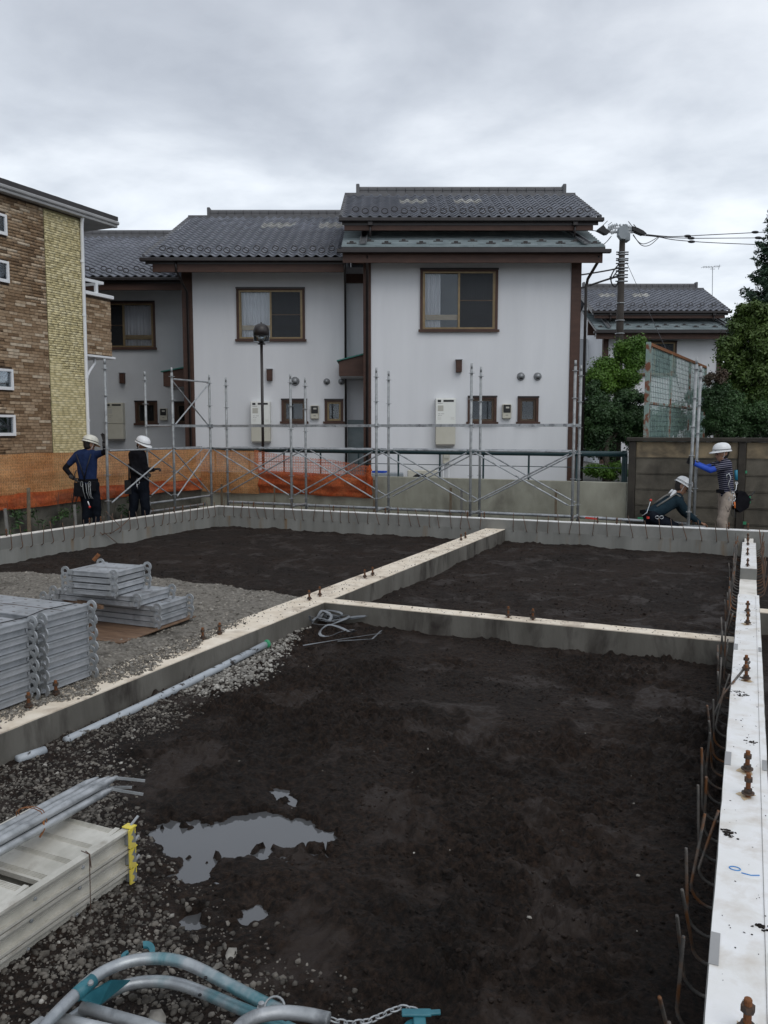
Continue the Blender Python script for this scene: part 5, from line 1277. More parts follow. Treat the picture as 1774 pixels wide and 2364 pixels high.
def clerestory_house(root, so, do, zo, w1=0.0, detail=True, glass=()):
    """the right-hand type: slate lower roof, pantile upper roof. offsets shift the whole thing"""
    a0, a1 = -.957 + so, 4.99 + so - w1
    d0 = 18.9 + do; z0 = 5.52 + zo
    # lower roof
    dt, zt = 21.3 + do, 5.62 + zo + (2.4) * .436; zl = 5.62 + zo
    m_ = MB(); m_.add([(a0, d0, zl - .03), (a1, d0, zl - .03), (a1 - .02, dt, zt - .03), (a0 + .02, dt, zt - .03), (a0, d0, zl - .12), (a1, d0, zl - .12), (a1 - .02, dt, zt - .12), (a0 + .02, dt, zt - .12)], [(0, 1, 2, 3), (7, 6, 5, 4), (0, 4, 5, 1), (1, 5, 6, 2), (2, 6, 7, 3), (3, 7, 4, 0)])
    m_.build('lower_roof_deck', M_brownd, root, view=True)
    nr = 13; sl = atan(.436); sp = hypot(2.4, 2.4 * .436) / nr
    nc = int((a1 - a0) / .91); cw = (a1 - a0) / nc
    for r in range(nr):
        for c in range(nc + (r % 2)):
            u0 = a0 + (c - (.5 if r % 2 else 0)) * cw; u1 = u0 + cw - .004; u0 = max(u0, a0); u1 = min(u1, a1)
            if u1 - u0 < .05: continue
            y0, zz0_ = d0 + r * sp * cos(sl), zl + r * sp * sin(sl); y1, zz1_ = y0 + sp * 1.02 * cos(sl), zz0_ + sp * 1.02 * sin(sl)
            q = MB(); q.add([(u0, y0, zz0_ + .012), (u1, y0, zz0_ + .012), (u1, y1, zz1_ - .024), (u0, y1, zz1_ - .024), (u0, y0, zz0_ - .024), (u1, y0, zz0_ - .024)], [(0, 1, 2, 3), (4, 5, 1, 0)])
            q.build('roof_slate', M_slate, root, view=True)
    n = 15
    for k in range(n):
        u = a0 + .22 + (a1 - a0 - .4) * k / (n - 1); rr_ = 1.0 if k % 2 == 0 else 2.1; y = d0 + rr_ * sp * cos(sl); z = zl + rr_ * sp * sin(sl)
        q = MB(); q.box(u - .11, u + .11, y, y + .10, z, z + .035); q.box(u - .045, u + .045, y + .02, y + .08, z + .036, z + .075); q.build('snow_guard', M_brownd, root, view=True)
    for (ut, ub) in ((a0 + .54, a0 + .48), (a1 - .66, a1 - .42)):
        q = MB(); 
        for e in (-.07, .07): q.bar((ut + e, dt - .1, zt + .03), (ub + e, d0, zl + .075), .016, .05)
        q.bar((ut, dt - .1, zt + .005), (ub, d0, zl + .05), .13, .012); q.build('roof_channel', M_steelvent, root, view=True)
    gutter(root, a0 - .10, a1 + .12, d0 - .02, z0 + .02)
    MB().box(a0 + .02, a1 - .04, d0 + .06, d0 + .10, z0 - .26, z0 - .03).build('fascia', M_brown, root, view=True, bevel=.006)
    # upper roof
    b0, b1 = -.976 + so, 4.947 + so - w1 * 1.45; de, ze, dr, zr = 19.35 + do, 6.345 + zo, 22.2 + do, 7.62 + zo
    pantile_roof(root, b0, b1, de, ze, dr, zr, glass=glass, ridge=(b0 + .32, b1 - .25))
    gutter(root, b0 - .06, b1 + .10, de - .02, ze - .005)
    MB().box(b0 + .06, b1 - .12, de + .05, de + .09, ze - .27, ze - .09).build('fascia', M_brown, root, view=True, bevel=.006)
    MB().box(b0 + .2, b1 - .2, 20.9 + do, 21.0 + do, zl, ze + .5).build('upper_wall', M_brown, root, view=True)
    for u in (b0 + .66, b1 - .55):
        MB().box(u - .05, u + .05, de - .05, de + .04, ze - .17, ze - .088).build('rain_hopper', M_brownd, root, view=True)
        pipe(root, [(u, de, ze - .15), (u, de + .03, ze - .42)], .022)
def gable(root, s0, s1, poly, m_):
    MB().prism(poly, 'x', s0, s1).build('side_wall', m_, root, view=True)

# ---- right house
HR = thing('row_house', 'near right white row house with two-tier roof and one large upstairs window', 'house', vw(2.0, 19.5, YARD), YAW, 'white row houses with tiled roofs')
gl = {(r, c) for r in (8, 9, 10) for c in (6, 7, 8, 13, 14, 15)}
clerestory_house(HR, 0, 0, 0, glass={(r, c) for r in (8, 9) for c in (6, 7, 8, 12, 13, 14)})
ops = [window(HR, .845, 2.66, 3.79, 5.225, 19.5, curtain=[(.02, .25), (.62, .9)]), window(HR, 1.985, 2.665, 1.64, 2.285, 19.5, 'dark'), window(HR, 3.165, 3.655, 1.64, 2.275, 19.5, 'dark')]
wall_open(HR, -.304, 4.369, .0, 5.42, 19.5, .12, ops, M_stucco)
MB().box(-.486, -.304, 19.46, 19.64, .0, 5.40).build('corner_post', M_brown, HR, view=True, bevel=.006)
MB().box(4.37, 4.60, 19.46, 19.64, .0, 5.40).build('corner_post', M_brown, HR, view=True, bevel=.006)
pl = [(19.62, 0), (19.62, 5.42), (21.2, 6.0), (21.2, 6.9), (22.2, 7.45), (26.8, 5.4), (26.8, 0)]
gable(HR, -.47, -.36, pl, M_stucco); gable(HR, 4.44, 4.56, pl, M_stucco)
MB().box(-.36, 4.44, 26.7, 26.8, 0, 5.4).build('rear_wall', M_stucco, HR, view=True)
MB().box(-.9, 4.9, 18.98, 19.52, 5.425, 5.45).build('soffit', M_brownd, HR, view=True)
MB().box(-.35, 4.43, 19.62, 26.7, 2.9, 3.0).build('upper_floor', M_room, HR, view=True)
MB().box(-.35, 4.43, 21.2, 21.3, 0, 6.0).build('partition', M_room2, HR, view=True); MB().box(-.35, 4.43, 19.62, 21.19, 5.43, 5.47).build('ceiling', M_room2, HR, view=True)
light_box(HR, 1.76, 19.5, 2.985); vent(HR, 3.23, 19.5, 2.75); vent(HR, 3.625, 19.5, 2.75)
pipe(HR, [(-.38, 18.98, 5.42), (-.38, 19.0, 5.2), (-.39, 19.40, 4.95), (-.40, 19.42, .1)], .03)
pipe(HR, [(4.86, 18.98, 5.42), (4.86, 19.0, 5.30), (4.73, 19.40, 4.98), (4.70, 19.42, 4.8), (4.70, 19.42, .1)], .034)
canopy(HR, -1.09, -.49, 20.0, 21.24, 2.80, 3.14, 3.30)
MB().box(-1.45, -.49, 21.25, 21.35, 0, 5.6).build('recess_wall', M_stucco, HR, view=True)
MB().box(-.93, -.50, 21.18, 21.245, .3, 1.75).build('porch_door', M_slate, HR, view=True)
MB().box(-1.4, -.49, 21.14, 21.24, 5.2, 5.42).build('fascia', M_brown, HR, view=True)
heater(1.214, 1.682, 1.15, 2.235, 19.5, 'white gas water heater on the near right house, widest and clearest of them', M_heater)
meter(2.90, 1.93, 19.5, 'electric meter on the near right house between its two small windows')
# meter, heat-pump unit and pipes low on the wall
gm_ = thing('gas_meter', 'grey gas meter with two white pipes low on the near right house', 'gas meter', vw(1.47, 19.4, .4), YAW)
MB().box(1.39, 1.55, 19.28, 19.42, .70, .93).build('meter_body', M_heater2, gm_, view=True, bevel=.015)
MB().box(1.41, 1.53, 19.255, 19.279, .83, .90).build('dial', M_label, gm_, view=True)
for u in (1.40, 1.53): MB().tube([(u, 19.35, .70), (u, 19.35, .0)], .018, 8).build('meter_pipe', M_white, gm_, view=True)
ac = thing('outdoor_unit', 'beige air conditioner outdoor unit behind the rail at the foot of the right house', 'air conditioner', vw(.9, 19.1, .0), YAW)
MB().box(.55, 1.25, 18.95, 19.25, -.02, .56).build('casing', M_heater2, ac, view=True, bevel=.015)
MB().lathe([(0, 0), (.21, 0), (.21, -.012), (.19, -.014), (0, -.014)], (.83, 18.948, .28), 24, (0, 1, 0)).build('fan_grille', M_black, ac, view=True)
bn = thing('storage_bin', 'low grey storage bench with folded blue sheet beside the outdoor unit', 'storage box', vw(.2, 19.0, .0), YAW)
MB().box(-.25, .42, 18.85, 19.15, 0, .42).build('box_body', M_heater2, bn, view=True, bevel=.01)
MB().box(-.28, .45, 18.82, 19.18, .42, .50).build('lid', M_trans, bn, view=True, bevel=.01)
single(MB().box(*[v for v in (-.2, .1)], 0, .2, 0, .04), 'folded_sheet', M_royal, 'small folded blue sheet on the grey bench behind the rail', 'sheet', (0, 0, 0), view=False).location = vw(-.1, 18.95, .505)

# ---- middle house
HM = thing('row_house', 'middle white row house with long pantile roof, standing behind the garden lamp', 'house', vw(-3.0, 20.9, YARD), YAW, 'white row houses with tiled roofs')
g2 = {(r, c) for r in (16, 17, 18) for c in (10, 11, 12, 13)} - {(16, 13)} | {(r, c) for r in (16, 17, 18) for c in (17, 18, 19)}
pantile_roof(HM, -5.72, -.90, 20.0, 5.60, 24.96, 7.75, glass=g2, ridge=(-5.15, -.7))
gutter(HM, -5.82, -.86, 19.97, 5.575)
MB().box(-5.55, -.93, 20.06, 20.10, 5.26, 5.485).build('fascia', M_brown, HM, view=True, bevel=.006)
wm = window(HM, -3.70, -1.985, 3.72, 5.03, 20.9, curtain=[(.02, .48), (.55, .92)])
ops = [wm, window(HM, -2.60, -1.955, 1.665, 2.27, 20.9, 'dark'), window(HM, -1.505, -1.035, 1.665, 2.265, 20.9, 'light')]
wall_open(HM, -4.80, -.985, 0, 5.50, 20.9, .12, ops, M_stucco)
MB().box(-5.06, -4.80, 20.86, 21.04, 0, 5.45).build('corner_post', M_brown, HM, view=True, bevel=.006)
pl = [(21.02, 0), (21.02, 5.5), (24.96, 7.55), (29.5, 5.4), (29.5, 0)]
gable(HM, -5.03, -4.92, pl, M_stucco); gable(HM, -1.10, -.99, pl, M_stucco)
MB().box(-4.9, -1.1, 29.4, 29.5, 0, 5.4).build('rear_wall', M_stucco, HM, view=True)
MB().box(-5.6, -.95, 20.12, 20.92, 5.505, 5.53).build('soffit', M_brownd, HM, view=True)
MB().box(-4.9, -1.12, 21.02, 29.4, 2.9, 3.0).build('upper_floor', M_room, HM, view=True)
MB().box(-4.9, -1.12, 22.6, 22.7, 0, 6.2).build('partition', M_room2, HM, view=True); MB().box(-4.9, -1.12, 21.03, 22.59, 5.43, 5.47).build('ceiling', M_room2, HM, view=True)
light_box(HM, -2.885, 20.9, 2.87); vent(HM, -2.25, 20.9, 2.72, .10); vent(HM, -1.45, 20.9, 2.71, .075); vent(HM, -1.075, 20.9, 2.71, .075)
pipe(HM, [(-.94, 20.0, 5.50), (-.94, 20.02, 5.25), (-.965, 20.75, 4.95), (-.965, 20.8, .1)], .028)
pipe(HM, [(-4.98, 20.0, 5.48), (-4.98, 20.05, 5.30), (-4.90, 20.75, 4.9), (-4.90, 20.8, .1)], .03)
heater(-3.355, -2.87, 1.20, 2.21, 20.9, 'white gas water heater on the middle house, crossed by the lamp post', M_heater)
meter(-1.755, 1.94, 20.9, 'electric meter on the middle house, left of the light-framed small window')
canopy(HM, -5.72, -5.07, 21.4, 23.1, 2.62, 2.98, 3.10)

# ---- left house
HL = thing('row_house', 'far left row house in shade, partly hidden by the brick-clad building', 'house', vw(-7.0, 23.2, YARD), YAW, 'white row houses with tiled roofs')
pantile_roof(HL, -9.75, -5.25, 22.3, 5.55, 27.0, 7.65, glass={(r, c) for r in (15, 16) for c in (13, 14, 15)}, ridge=(-9.6, -5.3))
gutter(HL, -9.8, -5.2, 22.27, 5.535)
MB().box(-9.7, -5.3, 22.36, 22.40, 5.22, 5.44).build('fascia', M_brown, HL, view=True, bevel=.006)
ops = [window(HL, -8.15, -6.38, 3.74, 5.05, 23.2, curtain=[(.5, .98)], flip=True), window(HL, -7.01, -6.385, 1.64, 2.30, 23.2, 'dark'), window(HL, -5.90, -5.30, 1.64, 2.28, 23.2, 'dark')]
wall_open(HL, -9.6, -5.20, 0, 5.45, 23.2, .12, ops, M_stucco_shade)
pl = [(23.32, 0), (23.32, 5.45), (27.0, 7.5), (31, 5.4), (31, 0)]
gable(HL, -9.58, -9.46, pl, M_stucco_shade); gable(HL, -5.31, -5.21, [(23.32, 0), (23.32, 5.4), (31, 5.4), (31, 0)], M_stucco_shade)
MB().box(-9.5, -5.3, 22.42, 23.22, 5.455, 5.48).build('soffit', M_brownd, HL, view=True)
MB().box(-9.45, -5.32, 23.32, 30.9, 2.9, 3.0).build('upper_floor', M_room, HL, view=True)
MB().box(-9.45, -5.32, 24.8, 24.9, 0, 6.2).build('partition', M_room2, HL, view=True); MB().box(-9.45, -5.32, 23.33, 24.79, 5.43, 5.47).build('ceiling', M_room2, HL, view=True)
light_box(HL, -7.33, 23.2, 2.93); vent(HL, -5.92, 23.2, 2.72, .085); vent(HL, -5.57, 23.2, 2.72, .085)
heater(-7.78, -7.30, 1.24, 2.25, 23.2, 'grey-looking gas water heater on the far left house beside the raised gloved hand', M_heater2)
meter(-6.20, 1.93, 23.2, 'electric meter on the far left house between its two dark small windows')

# ---- farther house on the right
HF = thing('row_house', 'distant row house with two-tier roof behind the utility pole', 'house', vw(11, 31.6, YARD), YAW, 'white row houses with tiled roofs')
clerestory_house(HF, 8.88, 12.1, -.38, w1=.55, glass={(r, c) for r in (8, 9) for c in (3, 4, 5, 9, 10, 11)})
ops = [window(HF, 9.5, 11.15, 3.55, 4.86, 31.6, curtain=[(.02, .95)]), window(HF, 11.9, 12.5, 1.3, 1.95, 31.6, 'dark')]
wall_open(HF, 8.55, 12.7, -.2, 5.03, 31.6, .12, ops, M_stucco)
for u in (8.35, 12.702): MB().box(u, u + .2, 31.56, 31.74, -.2, 5.0).build('corner_post', M_brown, HF, view=True)
pl = [(31.72, -.2), (31.72, 5.0), (33.3, 5.6), (34.3, 7.0), (39, 5.0), (39, -.2)]
gable(HF, 8.40, 8.5, pl, M_stucco); gable(HF, 12.75, 12.87, pl, M_stucco)
MB().box(8.5, 12.75, 33.1, 33.2, -.2, 6.5).build('partition', M_room2, HF, view=True)
MB().box(8.0, 12.9, 31.1, 31.62, 5.035, 5.06).build('soffit', M_brownd, HF, view=True)
canopy(HF, 7.85, 8.34, 32.0, 34, 2.2, 2.55, 2.65)
MB().box(7.0, 8.34, 34.0, 34.1, 0, 5.2).build('recess_wall', M_stucco_shade, HF, view=True)

# ================================================================ BRICK-CLAD BUILDING
LBX = -12.95
LB = thing('brick_clad_house', 'tall house clad in brown brick and yellow stone with white downpipe at the left edge', 'house', (LBX, 10, YARD))
yb = (at_x(103, 500, LBX)[1] + at_x(119, 1030, LBX)[1]) / 2; yc = 13.43; ZT = 5.86
MB().box(LBX - 7, LBX, -2.0, yc, 0, ZT + .3).build('house_wall', M_mort, LB)
MB().box(LBX + .0015, LBX + .004, yb, yc, .2, ZT).build('stone_backing', M_morty, LB)
wins = []
for (x1, t_, b_) in [(13, 497, 545), (18, 605, 654), (28, 853, 901), (33, 958, 1006)]:
    p = at_x(x1, (t_ + b_) / 2, LBX); zt = at_x(x1, t_, LBX)[2]; zb2 = at_x(x1, b_, LBX)[2]; wins.append((p[1] - .72, p[1], zb2, zt))
for (y0, y1, z0, z1) in wins:
    w_ = MB(); t = .045
    w_.box(LBX + .005, LBX + .05, y0, y0 + t, z0, z1); w_.box(LBX + .005, LBX + .05, y1 - t, y1, z0, z1); w_.box(LBX + .005, LBX + .051, y0 + t, y1 - t, z1 - t, z1); w_.box(LBX + .005, LBX + .056, y0 + t, y1 - t, z0, z0 + t * 1.3)
    wo = w_.build('window', M_white, LB)
    q = MB().box(LBX + .012, LBX + .016, y0 + t, y1 - t, z0 + t, z1 - t).build('pane', M_glass, LB); q.parent = wo
    q = MB().box(LBX + .005, LBX + .010, y0 + t, y1 - t, z0 + t, z1 - t).build('dark_room_sheet', M_room, LB); q.parent = wo  # interior darkness painted as a dark sheet close behind the glass
def cladding(y0, y1, z0, z1, bw, bh, m_, name, fieldname, ymin_vis, cap=300, proud=.012, x=LBX, skip=()):
    mb = MB().box(0, proud, 0, bw - .006, 0, bh - .006); o = mb.build(name, m_, bevel=.0025); me = o.data; bpy.data.objects.remove(o)
    bv = np.array([(px_, py__, pz_) for px_ in (0, proud) for py__ in (0, bw - .006) for pz_ in (0, bh - .006)]); bf = np.array([(4, 6, 7, 5), (1, 5, 7, 3), (0, 2, 6, 4), (0, 4, 5, 1), (2, 3, 7, 6)])
    VV = []; FF = []; TT = []; n = 0; items = []
    r = 0; z = z0
    while z + bh <= z1 + .001:
        y = y0 - random.uniform(0, bw)
        while y < y1 - .02:
            ya = max(y, y0); yb_ = min(y + bw * random.choice((.8, 1, 1.0, 1.2)), y1)
            nxt = yb_ if yb_ > y else y + bw
            if yb_ - ya > .03 and not any(ya < s_[1] + .01 and yb_ > s_[0] - .01 and z < s_[3] and z + bh > s_[2] for s_ in skip): items.append((ya, yb_, z))
            elif yb_ - ya > .03:
                for s_ in skip:
                    if z < s_[3] and z + bh > s_[2]:
                        if yb_ > s_[1] + .02 and ya < s_[1]: items.append((s_[1] + .004, yb_, z))
                        if ya < s_[0] - .02 and yb_ > s_[0]: items.append((ya, s_[0] - .004, z))
            y = nxt
        z += bh; r += 1
    vis = [i for i in items if (i[0] + i[1]) / 2 > ymin_vis]; near = set(); vis.sort(key=lambda i: abs(i[2] - 1.5) + (i[0] - ymin_vis) * .8)
    near = set(vis[:cap])
    for it in items:
        ya, yb_, z = it; sx = random.uniform(.5, 1.35)
        if it in near:
            piece(name, me, LB, Vector((x + .0045, ya, z)) - LB.location, (0, 0, 0), (sx, (yb_ - ya - .006) / (bw - .006), 1))
        else:
            v = bv * np.array([sx, (yb_ - ya - .006) / (bw - .006), 1]) + np.array([x + .0045, ya, z]) - np.array(LB.location[:]); VV.append(v); FF.append(bf + 8 * (len(VV) - 1)); TT.append(np.full(8, random.random()))
    if VV:
        o = np_mesh(fieldname, np.concatenate(VV), np.concatenate(FF), m_, LB, attr=np.concatenate(TT)); o['kind'] = 'stuff'
cladding(8.6, yb - .01, .35, ZT, .25, .0585, M_bbrick, 'brick', 'brick_field', 11.30, 300, skip=wins)
cladding(yb + .01, yc, .35, ZT, .165, .048, M_ybrick, 'stone_tile', 'stone_tile_field', yb, 300, proud=.014)
# eaves
GX = -12.87; ge = 14.36
MB().box(GX - .02, GX + .09, -2.0, ge, 5.875, 5.93).build('fascia', M_soffit, LB, bevel=.008)
MB().box(GX + .0, GX + .12, -2.0, ge + .04, 5.933, 6.01).build('gutter', M_soffit, LB, bevel=.02)
MB().box(LBX - 7, GX - .021, -2.0, ge, 5.885, 5.90).build('soffit', M_soffit, LB)
rp = MB(); x0r, z0r = GX + .09, 6.02
rp.prism([(x0r, z0r), (x0r, z0r + .09), (x0r - 4.5, z0r + .05 + 4.5 * .24), (x0r - 9, z0r + .05), (x0r - 9, z0r), (x0r - 4.5, z0r - .04 + 4.5 * .24)], 'y', -2.0, ge + .02)
rp.build('roof', M_brownd, LB)
k = 0; y = 9.0
while y < 13.6:
    MB().box(x0r - .22, x0r - .12, y, y + .14, z0r + .10, z0r + .135).build('snow_stop', M_brownd, LB); y += .62
MB().tube([(GX + .04, 13.40, 5.93), (-12.88, 13.41, 5.80), (-12.90, 13.42, 5.70), (-12.90, 13.40, 3.0), (-12.90, 13.39, 1.0), (-12.90, 13.38, .2)], .036, 12).build('downpipe', M_white, LB, smooth=True)
for z in (5.0, 3.9, 2.6, 1.7): MB().tube([(-12.90, 13.40, z - .025), (-12.90, 13.40, z + .025)], .043, 12).build('pipe_bracket', M_white, LB)
# balcony beyond the corner
BX = -12.95; b0, b1 = 13.46, 14.26
MB().box(BX - 1.0, BX - .02, b0, b1, 3.10, 4.34).build('balcony_wall', M_mort, LB)
LBX_b = BX - .02
mbk = []
cladding(b0, b1 + .0, 3.12, 4.33, .24, .0585, M_bbrick, 'brick', 'balcony_brick_field', 13.4, 90, x=LBX_b - .003)
MB().box(BX - 1.0, BX + .05, b0, b1 + .05, 4.345, 4.42).build('balcony_cap', M_white, LB, bevel=.008)
MB().box(BX - .04, BX + .0, b0, b1 - .2, 4.63, 4.69).build('balcony_rail', M_white, LB)
MB().box(BX - .9, BX - .86, b0, b1 - .2, 4.63, 4.69).build('balcony_rail', M_white, LB); MB().box(BX - .86, BX - .04, b1 - .24, b1 - .2, 4.632, 4.688).build('balcony_rail', M_white, LB)
MB().box(BX - .045, BX + .005, b1 - .45, b1 - .38, 4.421, 4.63).build('balcony_post', M_white, LB)
MB().box(BX - 1.0, BX + .04, b0, b1 + .05, 3.05, 3.095).build('balcony_sill', M_white, LB, bevel=.005)
MB().tube([(BX - .1, b0 + .35, 3.05), (BX - .1, b0 + .35, 2.93), (BX - .03, b0 + .12, 2.75), (-12.9, 13.42, 2.62)], .03, 10).build('downpipe', M_white, LB, smooth=True)

# ================================================================ LAMP POST
lp = thing('lamp_post', 'black garden lamp post with domed head, in front of the middle house', 'lamp post', vw(-2.66, 18.0, YARD), YAW)
sL, dL = -2.66, 18.0
MB().tube([(sL, dL, YARD), (sL, dL, 3.36)], .031, 14).build('pole', M_brownd, lp, view=True, smooth=True)
MB().lathe([(0, 0), (.085, 0), (.085, .02), (.05, .03), (.05, .05), (0, .05)], vw(sL, dL, 3.34), 18).build('collar', M_brownd, lp, smooth=True)
MB().lathe([(.0, .0), (.165, .0), (.165, .012), (.168, .012), (.168, .18)], vw(sL, dL, 3.40), 24).build('glass_bowl', M_lampglass, lp, smooth=True)
MB().lathe([(0, 0), (.06, 0), (.065, .10), (.05, .14), (0, .14)], vw(sL, dL, 3.40), 16).build('lamp_core', M_chrome, lp, smooth=True)
prof = [(.172, 0), (.172, .10)] + [(.172 * cos(a), .10 + .165 * sin(a)) for a in [pi / 2 * k / 7 for k in range(1, 8)]]
MB().lathe([(0, .0)] + prof, vw(sL, dL, 3.525), 24).build('lamp_dome', M_brownd, lp, smooth=True)
MB().ball(vw(sL, dL, 3.80), .018, 8, 6).build('finial', M_brownd, lp)

# ================================================================ UTILITY POLE
DP = 26.0
def pp(px, py, d=DP): 
    u = (px - 887) / F; v = (py - 1182) / F; fw = cos(TH) - v * sin(TH); z = -(sin(TH) + v * cos(TH)); return (u / fw * d, d, ZC + z / fw * d)
up_ = thing('utility_pole', 'dark concrete utility pole with insulators and a grey transformer box, behind the right house', 'utility pole', vw(*pp(1437, 1000)[:2], YARD), YAW)
c0 = pp(1437, 560)
MB().tube([(c0[0], DP, YARD), (c0[0], DP, 4.2), (c0[0], DP, c0[2] + .3)], .12, 14, rs=[.15, .118, .085]).build('shaft', M_pole, up_, view=True, smooth=True)
for py in (583, 588, 598, 602, 609, 619, 626, 635, 641, 650, 700, 740, 770, 790, 810):
    z = pp(1437, py)[2]; MB().lathe([(.098 + .0016 * (py - 580) * .1, -.012), (.115 + .0016 * (py - 580) * .1, -.012), (.115 + .0016 * (py - 580) * .1, .012), (.098, .012)], vw(c0[0], DP, z), 12).build('band', M_galv, up_)
    if py < 660: MB().bar((c0[0] - .19, DP - .05, z), (c0[0] + .19, DP - .05, z), .03, .035).build('clamp', M_cable, up_, view=True)
b_ = [pp(1423, 533), pp(1427, 528), pp(1439, 527), pp(1444, 533), pp(1444, 549), pp(1437, 557), pp(1428, 556), pp(1422, 548)]
m_ = MB(); n = 8; m_.add([(q[0], DP - .32, q[2]) for q in b_] + [(q[0], DP - .10, q[2]) for q in b_], [tuple(range(8)), tuple(range(8, 16))[::-1]] + [(i, 8 + i, 8 + (i + 1) % 8, (i + 1) % 8) for i in range(8)])
m_.build('transformer_box', M_trans, up_, view=True)
MB().box(c0[0] + .05, c0[0] + .22, DP - .1, DP + .25, pp(1445, 557)[2], pp(1445, 540)[2]).build('transformer_box', M_trans, up_, view=True, bevel=.02)
def insul(p, q, n=4):
    p = Vector(p); q = Vector(q); dd = (q - p); Ln = dd.length; prof = []
    for i in range(n): a = Ln * i / n; prof += [(.02, a), (.055, a + Ln / n * .25), (.06, a + Ln / n * .5), (.022, a + Ln / n * .7)]
    m_ = MB(); m_.lathe([(0, 0)] + prof + [(0, Ln)], (0, 0, 0), 10, dd); m_.v = [(a + p[0], b + p[1], c + p[2]) for a, b, c in m_.v]; return m_
for (x0, y0, x1, y1) in [(1405, 526, 1418, 520), (1411, 524, 1427, 518), (1402, 532, 1415, 527), (1411, 538, 1424, 533), (1462, 526, 1446, 522), (1459, 530, 1447, 533), (1455, 540, 1446, 536), (1430, 518, 1434, 524), (1442, 518, 1440, 526), (1448, 519, 1443, 525)]:
    insul(pp(x0, y0), pp(x1, y1)).build('insulator', M_porc, up_, view=True, smooth=True)
MB().bar(pp(1408, 536), pp(1462, 536), .06, .06).build('crossarm', M_galv, up_, view=True); MB().bar(pp(1404, 527), pp(1466, 527), .05, .05).build('crossarm', M_galv, up_, view=True)
# dark comb-like guards at both ends
def wing(pts, extra):
    m_ = MB(); P0 = [pp(*p) for p in pts]; n = len(P0)
    m_.add([(a, DP - .12, c) for a, b, c in P0] + [(a, DP + .12, c) for a, b, c in P0], [tuple(range(n)), tuple(range(n, 2 * n))[::-1]] + [(i, n + i, n + (i + 1) % n, (i + 1) % n) for i in range(n)])
    for a, b in extra: m_.bar(pp(*a), pp(*b), .018, .018)
    m_.build('cable_guard', M_cable, up_, view=True)
wing([(1377, 532), (1391, 521), (1398, 530), (1407, 537), (1403, 541), (1396, 542), (1385, 536)], [((1391, 522), (1403, 510)), ((1404, 520), (1413, 513))])
wing([(1459, 524), (1471, 528), (1483, 534), (1491, 541), (1482, 543), (1470, 538), (1458, 532)], [((1461, 524), (1451, 511)), ((1471, 527), (1463, 518))])
def cable(pts, r, label, name='overhead_cable', parent=None):
    P = spline([Vector(vw(*p)) for p in pts], 8); m_ = MB().tube(P, r, 6)
    if parent: return m_.build('cable_loop', M_cable, parent)
    return single(m_, name, M_cable, label, 'cable', tuple(P[len(P) // 2]), 'overhead cables at the utility pole')
far = lambda p, d: pp(p[0], p[1], d)
cable([pp(1490, 541), pp(1530, 545, 26.5), pp(1560, 546, 27), pp(1640, 542, 28), pp(1760, 536, 30), pp(1830, 531, 31)], .014, 'uppermost overhead cable running right from the pole')
cable([pp(1492, 543), pp(1540, 548, 26.5), pp(1600, 550, 27), pp(1640, 550, 28), pp(1760, 549, 30), pp(1830, 548, 31)], .013, 'middle overhead cable running right from the pole')
cable([pp(1480, 543), pp(1520, 547, 26.5), pp(1560, 554, 27), pp(1640, 560, 28), pp(1760, 565, 30), pp(1830, 568, 31)], .013, 'lowest overhead cable running right from the pole')
for p in [(1588, 545), (1596, 550), (1597, 558), (1744, 536), (1751, 549), (1768, 566)]:
    q = vw(*pp(*p, 27.6)); o = MB().ball((0, 0, 0), .085, 10, 6, (1.5, .6, .55)); oo = o.build('cable_spacer', M_cable, None, smooth=True); oo.location = q; oo.rotation_euler = (0, 0, YAW)
    tag(oo, 'dark oval spacer on the %s cable, %s' % ('uppermost' if p[1] < 547 else ('middle' if p[1] < 552 else 'lowest'), 'nearer the pole' if p[0] < 1650 else 'at the right frame edge'), 'cable spacer', 'spacers on the overhead cables')
cable([pp(1462, 543), pp(1478, 561), pp(1495, 561), pp(1522, 546)], .012, '', parent=up_); cable([pp(1462, 541), pp(1480, 565), pp(1500, 566), pp(1524, 546)], .012, '', parent=up_)
cable([pp(1412, 545), pp(1404, 555), pp(1392, 567), pp(1375, 590)], .012, '', parent=up_); cable([pp(1410, 547), pp(1402, 557), pp(1390, 570), pp(1372, 596)], .012, '', parent=up_)
cable([pp(1430, 609), pp(1418, 624), pp(1411, 640), pp(1413, 655), pp(1421, 662), pp(1427, 652)], .022, '', parent=up_); cable([pp(1430, 622), pp(1424, 628), pp(1411, 645), pp(1409, 638)], .02, '', parent=up_)
cable([pp(1433, 618), pp(1400, 625), pp(1330, 636, 25.5), pp(1200, 650, 25)], .024, 'thin overhead cable dropping left behind the right house')
cable([pp(1433, 636), pp(1400, 646), pp(1330, 668, 25.5), pp(1200, 700, 25)], .032, 'thicker overhead cable dropping left behind the right house')
cable([pp(1378, 533), pp(1340, 531, 26), pp(1200, 528, 26)], .012, 'cable leaving the pole leftward behind the upper roof')
cable([pp(1447, 606), pp(1475, 668, 24), pp(1510, 745, 22), pp(1548, 830, 20), pp(1570, 900, 19)], .008, 'thin guy wire slanting down right from the pole')
